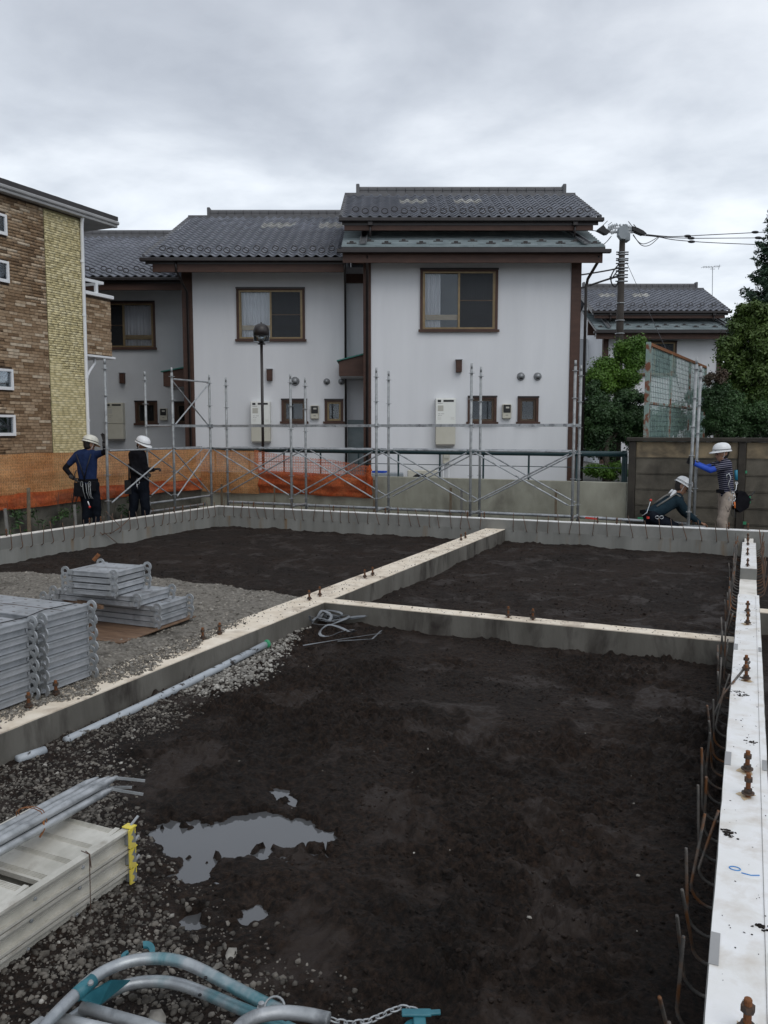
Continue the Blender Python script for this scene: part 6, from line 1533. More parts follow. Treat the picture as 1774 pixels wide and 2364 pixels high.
# roof antenna
an = thing('tv_antenna', 'thin television antenna on a mast right of the distant roof', 'antenna', vw(*pp(1644, 700, 40)[:2], YARD), YAW)
MB().tube([pp(1644, 760, 40), pp(1645.5, 618, 40)], .016, 6).build('mast', M_galv, an, view=True)
MB().tube([pp(1623, 616.5, 40), pp(1662, 616, 40)], .012, 6).build('boom', M_galv, an, view=True)
for x in (1623, 1628, 1634, 1640, 1647, 1653, 1657, 1661): q = pp(x, 616.5, 40); MB().bar((q[0], 40 - .22, q[2] + .0), (q[0], 40 + .22, q[2] + (.0 if x < 1652 else .1)), .012, .012).build('element', M_galv, an, view=True)
MB().tube([pp(1640, 621, 40), pp(1651, 621, 40)], .012, 6).build('boom', M_galv, an, view=True); MB().tube([pp(1662, 611, 40), pp(1659, 622, 40)], .012, 6).build('reflector', M_galv, an, view=True)

# ================================================================ WIRED GLASS SCREEN
sc_ = thing('glass_screen', 'tall rusty green framed wired-glass screen receding behind the panel wall', 'screen', (-1.5, 20, YARD))
A = Vector((-1.86, 16.6, 0)); B = Vector((-1.16, 23.4, 0)); D_ = (B - A); Ls = D_.length
zA, zB = .3, 3.14
def P_s(t, z): q = A + D_ * t; return (q.x, q.y, z)
for t, w in ((0, .11), (.03, .05), (.33, .06), (.66, .06), (1.0, .08)):
    MB().bar(P_s(t, zA - .1), P_s(t, zB + (.03 if t == 0 else 0)), w, w * .8, up=(1, 0, 0)).build('frame_post', M_rustp, sc_, bevel=.004)
for z, h in ((zB, .06), (2.02, .045), (.6, .05)): MB().bar(P_s(0, z), P_s(1, z), .05, h).build('frame_rail', M_rust if z == zB else M_rustp, sc_)
for i, (t0, t1) in enumerate(((.035, .325), (.335, .655), (.665, .99))):
    for z0, z1 in ((.64, 1.99), (2.05, 3.10)):
        m_ = MB(); m_.add([P_s(t0, z0), P_s(t1, z0), P_s(t1, z1), P_s(t0, z1)], [(0, 1, 2, 3)]); m_.build('pane', M_poly, sc_)
        m_ = MB(); z = z0 + .09
        while z < z1: m_.tube([P_s(t0, z), P_s(t1, z)], .0045, 4); z += .105
        for q in range(1, 12): t = t0 + (t1 - t0) * q / 12; m_.tube([P_s(t, z0), P_s(t, z1)], .0035, 4)
        m_.build('wire_mesh', M_rail, sc_)

# ================================================================ PLANTS
def leafcloud(centers, n, size, m_, name, parent, seed, droop=.2, squash=.8, origin=None, fine=.0, elong=1.8):
    rg_ = np.random.default_rng(seed); C = np.array([c[:3] for c in centers]); Rr = np.array([c[3] for c in centers]); w = Rr ** 2; w = w / w.sum()
    k = rg_.choice(len(C), n, p=w); dv = rg_.normal(size=(n, 3)); dv /= np.linalg.norm(dv, axis=1)[:, None]
    rad = Rr[k] * (rg_.uniform(0, 1, n) ** .38) * np.where(rg_.uniform(0, 1, n) < .14, rg_.uniform(1.1, 1.75, n), rg_.uniform(.75, 1.12, n))
    P = C[k] + dv * rad[:, None] * np.array([1, 1, squash]); P[:, 2] -= droop * rad * rg_.uniform(0, .6, n)
    # leaf frame: roughly facing outwards and up
    nn = dv + rg_.normal(size=(n, 3)) * .65 + np.array([0, 0, .6]); nn /= np.linalg.norm(nn, axis=1)[:, None]
    a = np.cross(nn, rg_.normal(size=(n, 3))); a /= np.linalg.norm(a, axis=1)[:, None]; b = np.cross(nn, a)
    s_ = size * rg_.uniform(.6, 1.35, n)[:, None]
    v0 = P - a * s_ * elong * .5; v1 = P + b * s_ * .42 - nn * s_ * .10; v2 = P + a * s_ * elong * .5 - nn * s_ * .15; v3 = P - b * s_ * .42 - nn * s_ * .10
    V = np.stack([v0, v1, v2, v3], 1).reshape(-1, 3); Fq = np.arange(4 * n).reshape(n, 4)
    if parent is not None: V = V - np.array(parent.location[:])[None]
    return np_mesh(name, V, Fq, m_, parent)
def clumps(c, R, n, rmin, rmax, seed, zs=1.0, floor=None):
    r_ = random.Random(seed); o = []
    while len(o) < n:
        v = Vector((r_.gauss(0, 1), r_.gauss(0, 1), r_.gauss(0, 1))).normalized() * (r_.random() ** .45)
        p = (c[0] + v.x * R[0], c[1] + v.y * R[1], c[2] + v.z * R[2])
        if floor and p[2] < floor: continue
        o.append((*p, r_.uniform(rmin, rmax)))
    return o
def limbs(parent, base, cs, m_, r0=.06, seed=1, k=9):
    r_ = random.Random(seed); top = Vector((base[0], base[1], base[2] + .45 * (max(c[2] for c in cs) - base[2]))); m = MB()
    b = Vector(base); m.tube([b, b.lerp(top, .5) + Vector((r_.uniform(-.05, .05), r_.uniform(-.05, .05), 0)), top], r0, 9, rs=[r0, r0 * .8, r0 * .6]); m.build('trunk', m_, parent, smooth=True)
    for c in r_.sample(cs, min(k, len(cs))):
        s_ = b.lerp(top, r_.uniform(.45, 1)); e = Vector(c[:3]); mid = s_.lerp(e, .5) + Vector((0, 0, .06)); m = MB(); m.tube([s_, mid, e], r0 * .4, 6, rs=[r0 * .45, r0 * .3, r0 * .12]); m.build('branch', m_, parent, smooth=True)
def W3(px, py, d): return vw(*pp(px, py, d))
# bright shrub in front of the distant house
t_ = thing('shrub', 'bright green rounded shrub top in front of the distant house, left of the glass screen', 'shrub', (*W3(1410, 1100, 20.8)[:2], YARD))
cs = clumps(W3(1415, 868, 21.0), (.62, .6, .50), 40, .17, .28, 3) + clumps(W3(1375, 885, 20.5), (.32, .4, .36), 26, .15, .24, 4) + clumps(W3(1455, 815, 21.0), (.30, .4, .50), 26, .13, .24, 5)
leafcloud(cs, 78000, .036, M_leaf1, 'crown', t_, 5); limbs(t_, (*W3(1410, 1100, 20.8)[:2], YARD), cs, M_bark, .07, 3, 5)
t_ = thing('tree', 'dark dense evergreen below the bright shrub, behind the rail end', 'tree', (*W3(1398, 1100, 19.5)[:2], YARD))
cs = clumps(W3(1385, 985, 19.8), (.44, .5, .78), 70, .17, .27, 13) + clumps(W3(1450, 970, 20.3), (.42, .5, .80), 40, .17, .27, 14) + clumps(W3(1372, 930, 19.7), (.22, .4, .5), 14, .13, .2, 15)
leafcloud(cs, 84000, .040, M_leaf2, 'crown', t_, 6); limbs(t_, (*W3(1398, 1100, 19.5)[:2], YARD), cs, M_bark, .085, 5, 4)
t_ = thing('undergrowth', 'low light green plants growing under the dark evergreen behind the rail', 'plants', (*W3(1410, 1100, 18.8)[:2], YARD))
cs = clumps(W3(1405, 1085, 18.8), (.50, .3, .16), 26, .09, .15, 23); leafcloud(cs, 7000, .03, M_leaf1, 'leaves', t_, 7)
MB().tube([(*W3(1410, 1100, 18.8)[:2], YARD), W3(1405, 1060, 18.8)], .02, 6).build('stem', M_bark, t_)
# trees at the right edge
t_ = thing('conifer', 'dark feathery conifer reaching the top right edge of the trees', 'tree', (*W3(1800, 1100, 23)[:2], YARD))
base = Vector((*W3(1800, 1100, 23)[:2], YARD)); top = Vector(W3(1800, 480, 23)); rg_ = random.Random(31); cs = []
MB().tube([base, base.lerp(top, .5), top], .1, 10, rs=[.16, .09, .015]).build('trunk', M_bark, t_, smooth=True)
for i in range(150):
    f_ = .15 + .84 * (i / 150); p = base.lerp(top, f_); a = i * 2.4; Lb = min(1.15, (1 - f_) * 2.6) * rg_.uniform(.75, 1.15) + .15
    e = p + Vector((cos(a) * Lb, sin(a) * Lb, .16 * Lb + rg_.uniform(-.05, .2))); n = max(3, int(Lb / .11))
    if i % 3 == 0: MB().tube([p, p.lerp(e, .5) + Vector((0, 0, -.05)), e], .02, 5, rs=[.025, .015, .005]).build('branch', M_bark, t_)
    for q in range(n): u = (q + 1) / n; cs.append((*(p.lerp(e, u) + Vector((0, 0, -.10 * sin(u * pi)))), .20 * (1.3 - u * .8)))
leafcloud(cs, 90000, .044, M_leaf3, 'crown', t_, 8, droop=.8, squash=.6, elong=3.2)
t_ = thing('tree', 'tall mid green broadleaf tree at the right edge above the panel wall', 'tree', (*W3(1740, 1100, 18.8)[:2], YARD))
cs = clumps(W3(1745, 850, 18.9), (.80, .7, 1.20), 110, .14, .27, 33) + clumps(W3(1742, 735, 18.9), (.40, .4, .40), 24, .12, .2, 34) + clumps(W3(1690, 785, 18.9), (.22, .3, .42), 16, .10, .18, 35) + clumps(W3(1790, 780, 18.9), (.5, .4, .7), 26, .16, .26, 36)
leafcloud(cs, 92000, .043, M_leaf4, 'crown', t_, 9, droop=.5); limbs(t_, (*W3(1740, 1100, 18.8)[:2], YARD), cs, M_bark, .08, 9, 8)
t_ = thing('tree', 'dark glossy small-leaved tree between the glass screen and the broadleaf tree', 'tree', (*W3(1660, 1100, 18.4)[:2], YARD))
cs = clumps(W3(1664, 945, 18.4), (.38, .4, .75), 48, .12, .22, 43) + clumps(W3(1725, 970, 18.3), (.55, .4, .5), 40, .13, .22, 44); leafcloud(cs, 60000, .034, M_leaf2, 'crown', t_, 10)
cs2 = clumps(W3(1652, 872, 18.3), (.26, .3, .24), 10, .08, .13, 45); leafcloud(cs2, 1500, .035, M_leafr, 'young_leaves', t_, 11); limbs(t_, (*W3(1660, 1100, 18.4)[:2], YARD), cs, M_bark, .06, 11, 6)
# hedge filling the gap behind, and tall trees farther off at the right
t_ = thing('hedge', 'dark hedge along the lane behind the glass screen', 'hedge', (*W3(1560, 1040, 25)[:2], YARD))
cs = clumps(W3(1520, 985, 24.5), (.9, .5, .7), 26, .25, .4, 53) + clumps(W3(1640, 960, 25), (1.1, .6, .9), 30, .25, .4, 54) 
leafcloud(cs, 24000, .05, M_leaf2, 'crown', t_, 12); MB().tube([(*W3(1560, 1040, 25)[:2], YARD), W3(1560, 1000, 25)], .05, 6).build('stem', M_bark, t_)
t_ = thing('tree', 'large dark tree mass filling the background beyond the right frame edge', 'tree', (*W3(1900, 1040, 27)[:2], YARD))
cs = clumps(W3(1890, 840, 27), (1.6, 1.4, 2.0), 60, .35, .6, 63); leafcloud(cs, 22000, .06, M_leaf4, 'crown', t_, 13); limbs(t_, (*W3(1900, 1040, 27)[:2], YARD), cs, M_bark, .14, 13, 10)
# weeds in the trench at the left
t_ = thing('weeds', 'thin dark weeds in the trench in front of the left netting', 'weeds', (-11.1, 10.2, -.35))
cs = [(-11.1 + random.uniform(-.1, .15), random.uniform(9.6, 12.8), -.28 + random.uniform(0, .45), .12) for _ in range(16)]; leafcloud(cs, 500, .03, M_leaf2, 'leaves', t_, 14, elong=3)
m_ = MB()
for _ in range(14): x, y = -11.05 + random.uniform(-.1, .15), random.uniform(9.6, 12.6); m_.tube([(x, y, -.4), (x + random.uniform(-.1, .1), y + random.uniform(-.1, .1), .1 + random.uniform(0, .35))], .004, 4)
m_.build('stems', M_bark, t_)

# ================================================================ PEOPLE
def blobs(parts, voxel, m_, name, parent, smooth_it=2, wrinkle=0.0, seed=0):
    """parts = (p0, r0, p1, r1[, squash]) tapered limbs -> one continuous skin"""
    mb = MB()
    for q in parts:
        p0, r0, p1, r1 = Vector(q[0]), q[1], Vector(q[2]), q[3]; Ln = (p1 - p0).length; n = max(1, int(Ln / (min(r0, r1) * .38)))
        for i in range(n + 1):
            t = i / n; p = p0.lerp(p1, t); r = r0 + (r1 - r0) * t; mb.ball(p, r, 12, 8, q[4] if len(q) > 4 else (1, 1, 1))
    me = bpy.data.meshes.new(name); me.from_pydata(mb.v, [], mb.f); me.update()
    o = bpy.data.objects.new(name, me); COL.objects.link(o)
    md = o.modifiers.new('r', 'REMESH'); md.mode = 'VOXEL'; md.voxel_size = voxel; md.use_smooth_shade = True
    sm = o.modifiers.new('s', 'SMOOTH'); sm.iterations = smooth_it; sm.factor = .5
    dg = bpy.context.evaluated_depsgraph_get(); ev = o.evaluated_get(dg); me2 = bpy.data.meshes.new_from_object(ev)
    o.modifiers.clear(); o.data = me2; bpy.data.meshes.remove(me)
    if wrinkle:
        n = len(me2.vertices); co = np.empty(n * 3); me2.vertices.foreach_get('co', co); co = co.reshape(-1, 3); no = np.empty(n * 3); me2.vertices.foreach_get('normal', no); no = no.reshape(-1, 3)
        w = fbm(co[:, 0] * 1.0 + co[:, 2] * .6, co[:, 2] * 1.6 + co[:, 1], 9, 3, seed + 50) * wrinkle
        co = co + no * w[:, None]; me2.vertices.foreach_set('co', co.ravel()); me2.update()
    me2.materials.clear(); me2.materials.append(m_); me2.polygons.foreach_set('use_smooth', [True] * len(me2.polygons))
    if parent is not None: o.parent = parent
    return o
def hand(wrist, dirv, palmn, side, m_, parent, curl=.5, name='glove', s=1.0, thumb=1):
    """palm, four unequal bent fingers and a thumb from the side of the palm"""
    w = Vector(wrist); d = Vector(dirv).normalized(); n = Vector(palmn); n = (n - d * n.dot(d)).normalized(); sd = d.cross(n).normalized() * side
    parts = []
    for q in (-.5, -.17, .17, .5): parts.append((w + d * .01 * s, .017 * s, w + d * .085 * s + sd * q * .058 * s, .0135 * s))
    for q, Lf in ((-.5, .060), (-.17, .070), (.17, .076), (.5, .066)):
        b = w + d * .088 * s + sd * q * .070 * s; a1 = curl * .6; a2 = curl * 1.35; a3 = curl * 2.0
        k1 = b + (d * cos(a1) + n * sin(a1)) * Lf * .45 * s; k2 = k1 + (d * cos(a2) + n * sin(a2)) * Lf * .32 * s; k3 = k2 + (d * cos(a3) + n * sin(a3)) * Lf * .25 * s
        parts += [(b, .0105 * s, k1, .0098 * s), (k1, .0098 * s, k2, .009 * s), (k2, .009 * s, k3, .0082 * s)]
    tb = w + d * .03 * s + sd * .033 * s * thumb; t1 = tb + (d * .55 + sd * .75 * thumb + n * .25) * .042 * s; t2 = t1 + (d * .8 + sd * .25 * thumb + n * .55 * (curl + .3)) * .034 * s
    parts += [(tb, .015 * s, t1, .0125 * s), (t1, .012 * s, t2, .0105 * s)]
    return blobs(parts, .0055 * s, m_, name, parent, 1)
def helmet(parent, c, fwd, up, m_, stripe, r=.135, band=2):
    """hard hat: dome, brim longer at the front, stripe"""
    f = Vector(fwd).normalized(); u = Vector(up); u = (u - f * u.dot(f)).normalized(); s_ = f.cross(u); C = Vector(c)
    def T(a, b, z): return C + f * a + s_ * b + u * z
    prof = [(r * 1.0, 0), (r * 1.0, .02), (r * .985, .045), (r * .93, .075), (r * .82, .102), (r * .64, .124), (r * .40, .138), (.0001, .143)]
    mb = MB(); seg = 24
    for (rr_, z) in prof:
        for k in range(seg): a = 2 * pi * k / seg; mb.v.append(tuple(T(rr_ * 1.08 * cos(a) - .004, rr_ * .93 * sin(a), z)))
    for i in range(len(prof) - 1):
        for k in range(seg): k2 = (k + 1) % seg; mb.f.append((i * seg + k, i * seg + k2, (i + 1) * seg + k2, (i + 1) * seg + k))
    h = mb.build('helmet', m_, parent, local=True, smooth=True)
    mb = MB(); rows = []
    for j, (ex, z) in enumerate(((0.985, .012), (1.0, .004), (1.0, -.004), (.985, .002))):
        for k in range(seg):
            a = 2 * pi * k / seg; front = max(0, cos(a)) ** 2; e = (.012 + .05 * front) if j in (1, 2) else 0; mb.v.append(tuple(T((r * 1.08 * ex + e) * cos(a) - .004, (r * .93 * ex + e * .7) * sin(a), z - (.016 * front if j in (1, 2) else 0))))
    for i in range(4):
        for k in range(seg): k2 = (k + 1) % seg; i2 = (i + 1) % 4; mb.f.append((i * seg + k, i * seg + k2, i2 * seg + k2, i2 * seg + k))
    q = mb.build('brim', m_, parent, local=True, smooth=True); q.parent = h
    for bz in ([.028] if band == 1 else [.026, .040]):
        mb = MB()
        for zz_ in (bz, bz + .006 if band > 1 else bz + .010):
            rr_ = r * (1.002 if zz_ < .03 else .992)
            for k in range(seg): a = 2 * pi * k / seg; mb.v.append(tuple(T((rr_ * 1.08 + .0018) * cos(a) - .004, (rr_ * .93 + .0018) * sin(a), zz_)))
        for k in range(seg): k2 = (k + 1) % seg; mb.f.append((k, k2, seg + k2, seg + k))
        q = mb.build('stripe', stripe, parent, local=True); q.parent = h
    return h
def head(parts, c, fwd, up, r=.098):
    f = Vector(fwd).normalized(); u = Vector(up); u = (u - f * u.dot(f)).normalized(); s_ = f.cross(u); C = Vector(c)
    parts += [(C + u * .02 - f * .012, r, C + u * .02 + f * .004, r * .96), (C - u * .055 + f * .028, .062, C - u * .085 + f * .048, .040), (C - u * .015 + f * .088, .012, C - u * .035 + f * .104, .0155),
              (C - u * .065 + f * .082, .017, C - u * .072 + f * .080, .018), (C + s_ * .082 - u * .02, .013, C + s_ * .088 - u * .035, .011), (C - s_ * .082 - u * .02, .013, C - s_ * .088 - u * .035, .011), (C + u * .012 + f * .075 + s_ * .035, .014, C + u * .012 + f * .075 - s_ * .035, .014)]
    return f, u, s_, C
def face_bits(parent, c, fwd, up):
    f = Vector(fwd).normalized(); u = Vector(up); u = (u - f * u.dot(f)).normalized(); s_ = f.cross(u); C = Vector(c)
    for sg in (1, -1):
        MB().ball(C + f * .086 + s_ * .032 * sg - u * .006, .0095, 8, 6, (1, 1, .7)).build('eye', M_black, parent, local=True)
    MB().bar(C + f * .0965 - u * .068 - s_ * .018, C + f * .0965 - u * .068 + s_ * .018, .004, .004).build('mouth', M_red if False else M_brown, parent, local=True)
    blobs([(C - f * .045 + u * .02, .088, C - f * .03 - u * .035, .074)], .012, M_hair, 'hair', parent, 1)
    # chin strap
    MB().tube([C + s_ * .093 + u * .03, C + s_ * .083 - u * .045 + f * .01, C - u * .125 + f * .045, C - s_ * .083 - u * .045 + f * .01, C - s_ * .093 + u * .03], .0045, 5).build('chin_strap', M_white, parent, local=True)
def V_(s, d, z): return Vector((s, d, z))
def person(label, loc, J, look, headup, shirt, sleeve, pants, glove, boots, helm_m, band, hair=True, longsleeve=False, gl=((.5, (0, 0, 1)), (.5, (0, 0, 1))), bare=False, bulk=1.0, shirt_w=.012):
    """J: joints in the person's own frame (x right in the photograph, y away, z up from the ground)"""
    R_ = thing('person', label, 'person', loc, YAW, 'construction workers')
    j = {k: V_(*v) for k, v in J.items()}; b = bulk
    # continuous body
    sh = (j['shl'] + j['shr']) / 2; hp = (j['hpl'] + j['hpr']) / 2
    P = [(j['shl'], .050, j['shr'], .050), (j['shl'] * .55 + sh * .45, .085, j['hpl'] * .6 + hp * .4, .085), (j['shr'] * .55 + sh * .45, .085, j['hpr'] * .6 + hp * .4, .085), (sh, .09, hp, .10),
         (sh, .058, j['hd'] - Vector(headup) * .07, .052)]
    for s_ in 'lr':
        P += [(j['sh' + s_], .050, j['el' + s_], .043), (j['el' + s_], .042, j['wr' + s_], .028), (j['hp' + s_], .088, j['kn' + s_], .058), (j['kn' + s_], .056, j['an' + s_], .038), (j['an' + s_] + V_(0, 0, -.03), .035, j['to' + s_], .030)]
    head(P, j['hd'], look, headup)
    blobs(P, .013, M_skin, 'body', R_, 2)
    # shirt
    S = [(j['shl'] * .9 + sh * .1 - V_(0, 0, .03), .075 * b, j['shr'] * .9 + sh * .1 - V_(0, 0, .03), .075 * b), (j['shl'] * .6 + sh * .4, .100 * b, j['hpl'] * .62 + hp * .38 + V_(0, 0, .03), .100 * b), (j['shr'] * .6 + sh * .4, .100 * b, j['hpr'] * .62 + hp * .38 + V_(0, 0, .03), .100 * b),
         (sh, .108 * b, hp + V_(0, 0, .03), .118 * b), (sh + (j['hd'] - sh) * .15, .066, sh + (j['hd'] - sh) * .40, .062)]
    S += [(sh + (j['hd'] - sh) * .30, .072, j['sh' + s_], .070) for s_ in 'lr']
    for s_ in 'lr': S.append((j['sh' + s_] - V_(0, 0, .006), .073, j['sh' + s_].lerp(j['el' + s_], 1.0 if longsleeve else .62), .058))
    if longsleeve:
        for s_ in 'lr': S.append((j['el' + s_], .057, j['wr' + s_], .040))
    blobs(S, .013, shirt, 'shirt', R_, 2, shirt_w, len(label))
    if not longsleeve and sleeve:
        for s_ in 'lr': blobs([(j['sh' + s_].lerp(j['el' + s_], .5), .050, j['el' + s_], .048), (j['el' + s_], .047, j['wr' + s_], .034)], .010, sleeve, 'arm_sleeve', R_, 2, .004, 3)
    T = [(hp + V_(0, 0, .02), .120 * b, hp - V_(0, 0, .05), .125 * b)]
    for s_ in 'lr': T += [(j['hp' + s_], .108 * b, j['kn' + s_], .084 * b), (j['kn' + s_], .084 * b, j['an' + s_] + V_(0, 0, .03), .068)]
    blobs(T, .014, pants, 'trousers', R_, 2, .022, len(label) + 9)
    for s_ in 'lr': blobs([(j['an' + s_] + V_(0, 0, .0), .050, j['an' + s_] - V_(0, 0, .05), .045), (j['an' + s_] - V_(0, 0, .045), .042, j['to' + s_], .036)], .011, boots, 'boot', R_, 1)
    for k, s_ in enumerate('lr'):
        dv = (j['wr' + s_] - j['el' + s_]); curl, pn = gl[k][0], gl[k][1]; dv = V_(*gl[k][2]) if len(gl[k]) > 2 else dv
        g_ = hand(j['wr' + s_] - dv.normalized() * .0, dv, pn, 1 if k else -1, glove, R_, curl)
        blobs([(j['wr' + s_] - dv.normalized() * .05, .037, j['wr' + s_] + dv.normalized() * .015, .029)], .008, glove, 'cuff', R_, 1)
    hu = Vector(headup).normalized(); hf = Vector(look).normalized(); hf = (hf - hu * hf.dot(hu)).normalized()
    helmet(R_, j['hd'] + hu * .030, hf, hu, helm_m, M_black, band=band)
    face_bits(R_, j['hd'], look, headup)
    # tool belt and harness
    c = hp + V_(0, 0, .075); mb = MB(); seg = 20
    for zz_ in (-.026, .026):
        for k in range(seg): a = 2 * pi * k / seg; mb.v.append((c.x + .178 * b * cos(a), c.y + .135 * b * sin(a), c.z + zz_))
    for k in range(seg): k2 = (k + 1) % seg; mb.f.append((k, k2, seg + k2, seg + k))
    mb.build('tool_belt', M_blackc, R_, local=True)
    return R_, j
def prop(R_, name, m_, mb, sm=True): return mb.build(name, m_, R_, local=True, smooth=sm)

# 1. standing, back to the camera, right hand up on the post
g1 = at_x(205, 1200, -10.62); g1 = (-10.62, at_x(205, 1100, -10.62)[1], -.42)
J1 = dict(hd=(.035, .02, 1.66), shl=(-.19, .0, 1.475), shr=(.125, .02, 1.485), ell=(-.40, -.02, 1.245), wrl=(-.235, -.10, 1.075), elr=(.335, -.06, 1.53), wrr=(.325, -.09, 1.70),
          hpl=(-.10, 0, .96), hpr=(.08, 0, .96), knl=(-.06, .02, .52), knr=(.11, .03, .52), anl=(-.08, .02, .10), anr=(.10, .06, .10), tol=(-.10, .16, .03), tor=(.15, .19, .03))
R1, j1 = person('worker in navy shirt with hand raised on the scaffold post, seen from behind', g1, J1, (.55, .75, -.45), (.22, .22, 1), M_navy, M_blackc, M_dnavy, M_glove, M_black, M_helmy, 1,
                gl=((.6, (.6, .2, -.2), (.7, .3, -.55)), (.35, (-.3, -.6, .1), (-.05, .0, 1))), bulk=.98)
m_ = MB(); 
for x0, x1 in ((-.16, -.02), (.10, -.03)): m_.tube([(x0, -.125, 1.50), ((x0 + x1) / 2, -.135, 1.30), (x1, -.135, 1.05)], .010, 6)
prop(R1, 'harness_strap', M_black, m_)
m_ = MB(); m_.tube([(-.15, -.16, 1.22), (-.18, -.17, 1.15), (-.17, -.18, 1.05), (-.20, -.16, .9), (-.22, -.16, .75), (-.26, -.15, .55), (-.2, -.15, .62), (-.14, -.16, .78), (-.17, -.17, .95)], .010, 6); prop(R1, 'lanyard', M_black, m_)
prop(R1, 'tool_pouch', M_blackc, MB().box(-.19, -.03, -.20, -.12, .76, 1.0).box(.06, .17, -.19, -.11, .86, 1.02), False)
m_ = MB()
for k, x in enumerate((-.04, .02, .06, .09)): m_.tube([(x, -.205, 1.0), (x + .015, -.21, .86 - .03 * k), (x + .05, -.205, .72)], .006, 5)
for x in (-.05, .085): m_.tube([(x + .022 * cos(a), -.205, .98 + .045 * sin(a)) for a in [2 * pi * i / 12 for i in range(13)]], .005, 5)
prop(R1, 'hanging_tools', M_galv2, m_); prop(R1, 'tool_tip', M_red, MB().ball((.075, -.205, .58), .022, 8, 6)); prop(R1, 'tool_shaft', M_white, MB().tube([(.045, -.205, .68), (.072, -.205, .60)], .010, 6))
# 2. standing in profile, looking down at his hands
g2 = (-10.46, at_x(322, 1110, -10.46)[1], -.44)
J2 = dict(hd=(.085, -.02, 1.655), shl=(-.13, .03, 1.475), shr=(.09, -.05, 1.48), ell=(-.06, -.10, 1.18), wrl=(.14, -.20, 1.12), elr=(.13, -.02, 1.19), wrr=(.315, -.16, 1.20),
          hpl=(-.09, .02, .93), hpr=(.08, -.02, .93), knl=(-.12, .0, .50), knr=(.11, -.03, .50), anl=(-.20, .0, .10), anr=(.09, .0, .10), tol=(-.12, -.12, .03), tor=(.2, -.1, .03))
R2, j2 = person('worker in all black looking down at his gloved hands beside the cross brace', g2, J2, (.75, -.35, -.72), (.35, -.10, 1), M_blackc, None, M_dnavy, M_gloveb, M_black, M_helm, 1, longsleeve=True,
                gl=((.8, (.2, .3, -.5), (.9, -.2, 0)), (.9, (-.1, .2, -.7), (.9, .0, .2))), bulk=1.06)
prop(R2, 'tool_pouch', M_gloveb, MB().box(-.25, -.13, -.10, .06, .74, 1.0), False)
m_ = MB(); m_.tube([(.02 + .03 * cos(a), -.155, .98 + .06 * sin(a)) for a in [2 * pi * i / 12 for i in range(13)]], .006, 5); m_.tube([(.0, -.155, .93), (.01, -.16, .84)], .008, 6); prop(R2, 'carabiner', M_chrome, m_)
m_ = MB(); m_.tube([(-.19, .0, 1.30), (-.17, -.05, 1.2), (-.16, -.1, 1.0)], .016, 6); prop(R2, 'harness_strap', M_black, m_)
# 3. standing at the right, holding the post with both arms out
g3 = (*at_y(1676, 1120, 14.20)[:2], -.44)
J3 = dict(hd=(-.095, -.02, 1.565), shl=(-.045, -.13, 1.385), shr=(-.03, .14, 1.39), ell=(-.315, -.14, 1.30), wrl=(-.53, -.06, 1.395), elr=(-.30, .08, 1.33), wrr=(-.52, .02, 1.425),
          hpl=(.02, -.09, .88), hpr=(.03, .09, .88), knl=(-.08, -.10, .50), knr=(.02, .10, .48), anl=(-.03, -.10, .10), anr=(.05, .12, .10), tol=(-.17, -.10, .03), tor=(-.09, .12, .03))
R3, j3 = person('worker in striped shirt with bright blue sleeves holding up the loose post', g3, J3, (-1, -.1, -.18), (-.08, 0, 1), M_dnavy, M_royal, M_khaki, M_gloveb, M_black, M_helm, 1,
                gl=((.9, (.1, 1, .1), (-.95, .12, .45)), (.9, (.1, -1, .1), (-.95, -.1, .45))), bulk=.95)
# stripes of the shirt: woven pattern as a material
ms = MATS['dark_navy_cloth'].copy(); ms.name = 'striped_cloth'; t = ms.node_tree; bs = [n for n in t.nodes if n.type == 'BSDF_PRINCIPLED'][0]
tcn = N(t, 'ShaderNodeTexCoord'); spn = N(t, 'ShaderNodeSeparateXYZ'); t.links.new(tcn.outputs['Object'], spn.inputs[0])
v = MA(t, 'ADD', spn.outputs[2], MA(t, 'MULTIPLY', spn.outputs[0], .12)); v = MA(t, 'GREATER_THAN', MA(t, 'FRACT', MA(t, 'MULTIPLY', v, 1 / .031)), .68)
cc = ramp(t, v, [(0.4, (0.008, 0.012, 0.03)), (.6, (0.22, .21, .26))]); t.links.new(cc, bs.inputs['Base Color'])
for o in R3.children:
    if o.name.startswith('shirt'): o.data.materials[0] = ms
prop(R3, 'tool_bag', M_blackc, MB().prism([(.10, .72), (.16, .94), (.26, .96), (.36, .84), (.33, .70), (.2, .62)], 'y', -.12, .06), False)
m_ = MB(); m_.tube([(.30, -.05, .86), (.40, -.05, .90), (.45, -.05, .96)], .010, 6); m_.tube([(.33, -.05, .80), (.42, -.05, .83)], .010, 6); prop(R3, 'tool_handle', M_black, m_)
m_ = MB(); m_.tube([(-.055, -.17, 1.16), (-.07, -.18, 1.23), (-.03, -.18, 1.25), (.0, -.18, 1.18), (-.04, -.18, 1.08), (.03, -.17, .95)], .009, 6); m_.tube([(.11, -.14, 1.12), (.10, -.16, 1.0), (.05, -.17, .93)], .008, 6)
for x, z in ((.04, .92), (.07, .86), (.0, .84), (.06, .78)): m_.tube([(x + .018 * cos(a), -.178, z + .04 * sin(a)) for a in [2 * pi * i / 12 for i in range(13)]], .006, 5)
prop(R3, 'steel_hooks', M_chrome, m_)
m_ = MB(); m_.tube([(.0, -.16, .86), (-.06, -.17, .72), (-.02, -.18, .64), (.03, -.17, .75), (.05, -.17, .58), (.10, -.17, .55), (.08, -.17, .70)], .006, 5); prop(R3, 'lanyard', M_black, m_)
m_ = MB(); m_.tube([(.075, -.18, .80), (.085, -.18, .70)], .013, 6); prop(R3, 'tool_grip', M_orange, m_)
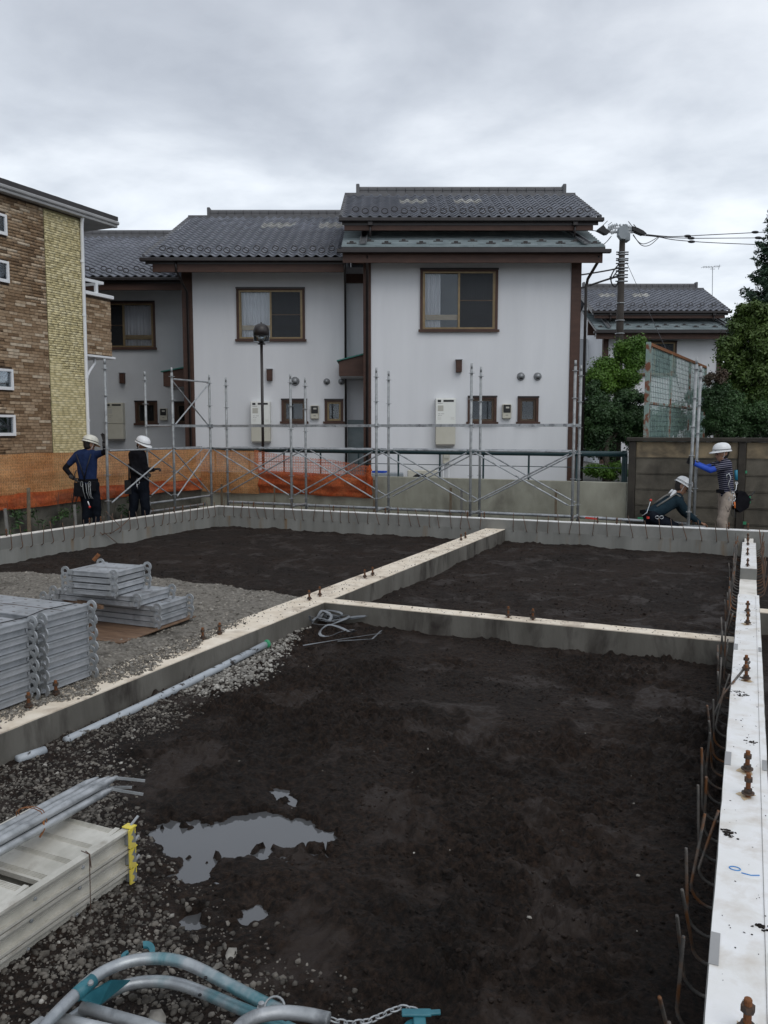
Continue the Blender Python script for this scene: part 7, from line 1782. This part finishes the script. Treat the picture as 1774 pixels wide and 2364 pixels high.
m_ = MB(); m_.tube([(.115, -.09, 1.30), (.125, -.09, 1.14)], .026, 8); prop(R3, 'fall_arrester', M_cyan, m_); m_ = MB(); m_.tube([(.13 + .022 * cos(a), -.09, 1.09 + .022 * sin(a)) for a in [2 * pi * i / 12 for i in range(13)]], .006, 5); prop(R3, 'ring', M_white, m_)
# 4. crouching, bent far forward to the right
g4 = (*at_y(1552, 1190, 14.12)[:2], -.44)
J4 = dict(hd=(.135, -.03, 1.01), shl=(.045, -.14, .80), shr=(.06, .15, .82), ell=(.20, -.20, .57), wrl=(.38, -.18, .44), elr=(.23, .14, .58), wrr=(.41, .06, .42),
          hpl=(-.34, -.10, .52), hpr=(-.34, .10, .52), knl=(-.02, -.17, .36), knr=(.0, .17, .40), anl=(-.28, -.15, .10), anr=(-.10, .16, .10), tol=(-.14, -.16, .03), tor=(.04, .16, .03))
R4, j4 = person('crouching worker bent forward beside the foot of the loose post, white towel at his neck', g4, J4, (.78, -.12, -.62), (.55, 0, .83), M_slatec, None, M_dnavy, M_skin, M_black, M_helm, 2, longsleeve=True,
                gl=((.6, (0, 0, -1), (.95, 0, -.25)), (.6, (0, 0, -1), (.95, .05, -.2))), bulk=1.05)
blobs([(V_(.01, -.05, .93), .035, V_(-.04, -.06, .86), .03), (V_(.0, .03, .94), .03, V_(-.05, .03, .87), .03)], .01, M_white, 'towel', R4, 1, .01)
m_ = MB(); m_.tube([(-.30, -.12, .70), (-.15, -.13, .80), (.0, -.14, .905), (.07, -.17, .86)], .014, 6); m_.tube([(-.30, -.02, .74), (-.15, -.02, .85), (.0, -.02, .93)], .014, 6); prop(R4, 'harness_strap', M_greystake, m_)
prop(R4, 'red_tag', M_red, MB().ball((-.40, -.13, .80), .022, 8, 6)); prop(R4, 'red_pouch', M_red, MB().box(-.46, -.425, -.17, -.12, .50, .535), False)
m_ = MB(); m_.tube([(-.40, -.13, .80), (-.42, -.13, .72), (-.46, -.14, .60), (-.54, -.14, .54)], .008, 6)
for x in (-.32, -.25): m_.tube([(x + .03 * cos(a), -.23, .53 + .025 * sin(a)) for a in [2 * pi * i / 12 for i in range(13)]], .006, 5)
prop(R4, 'lanyard', M_chrome, m_)
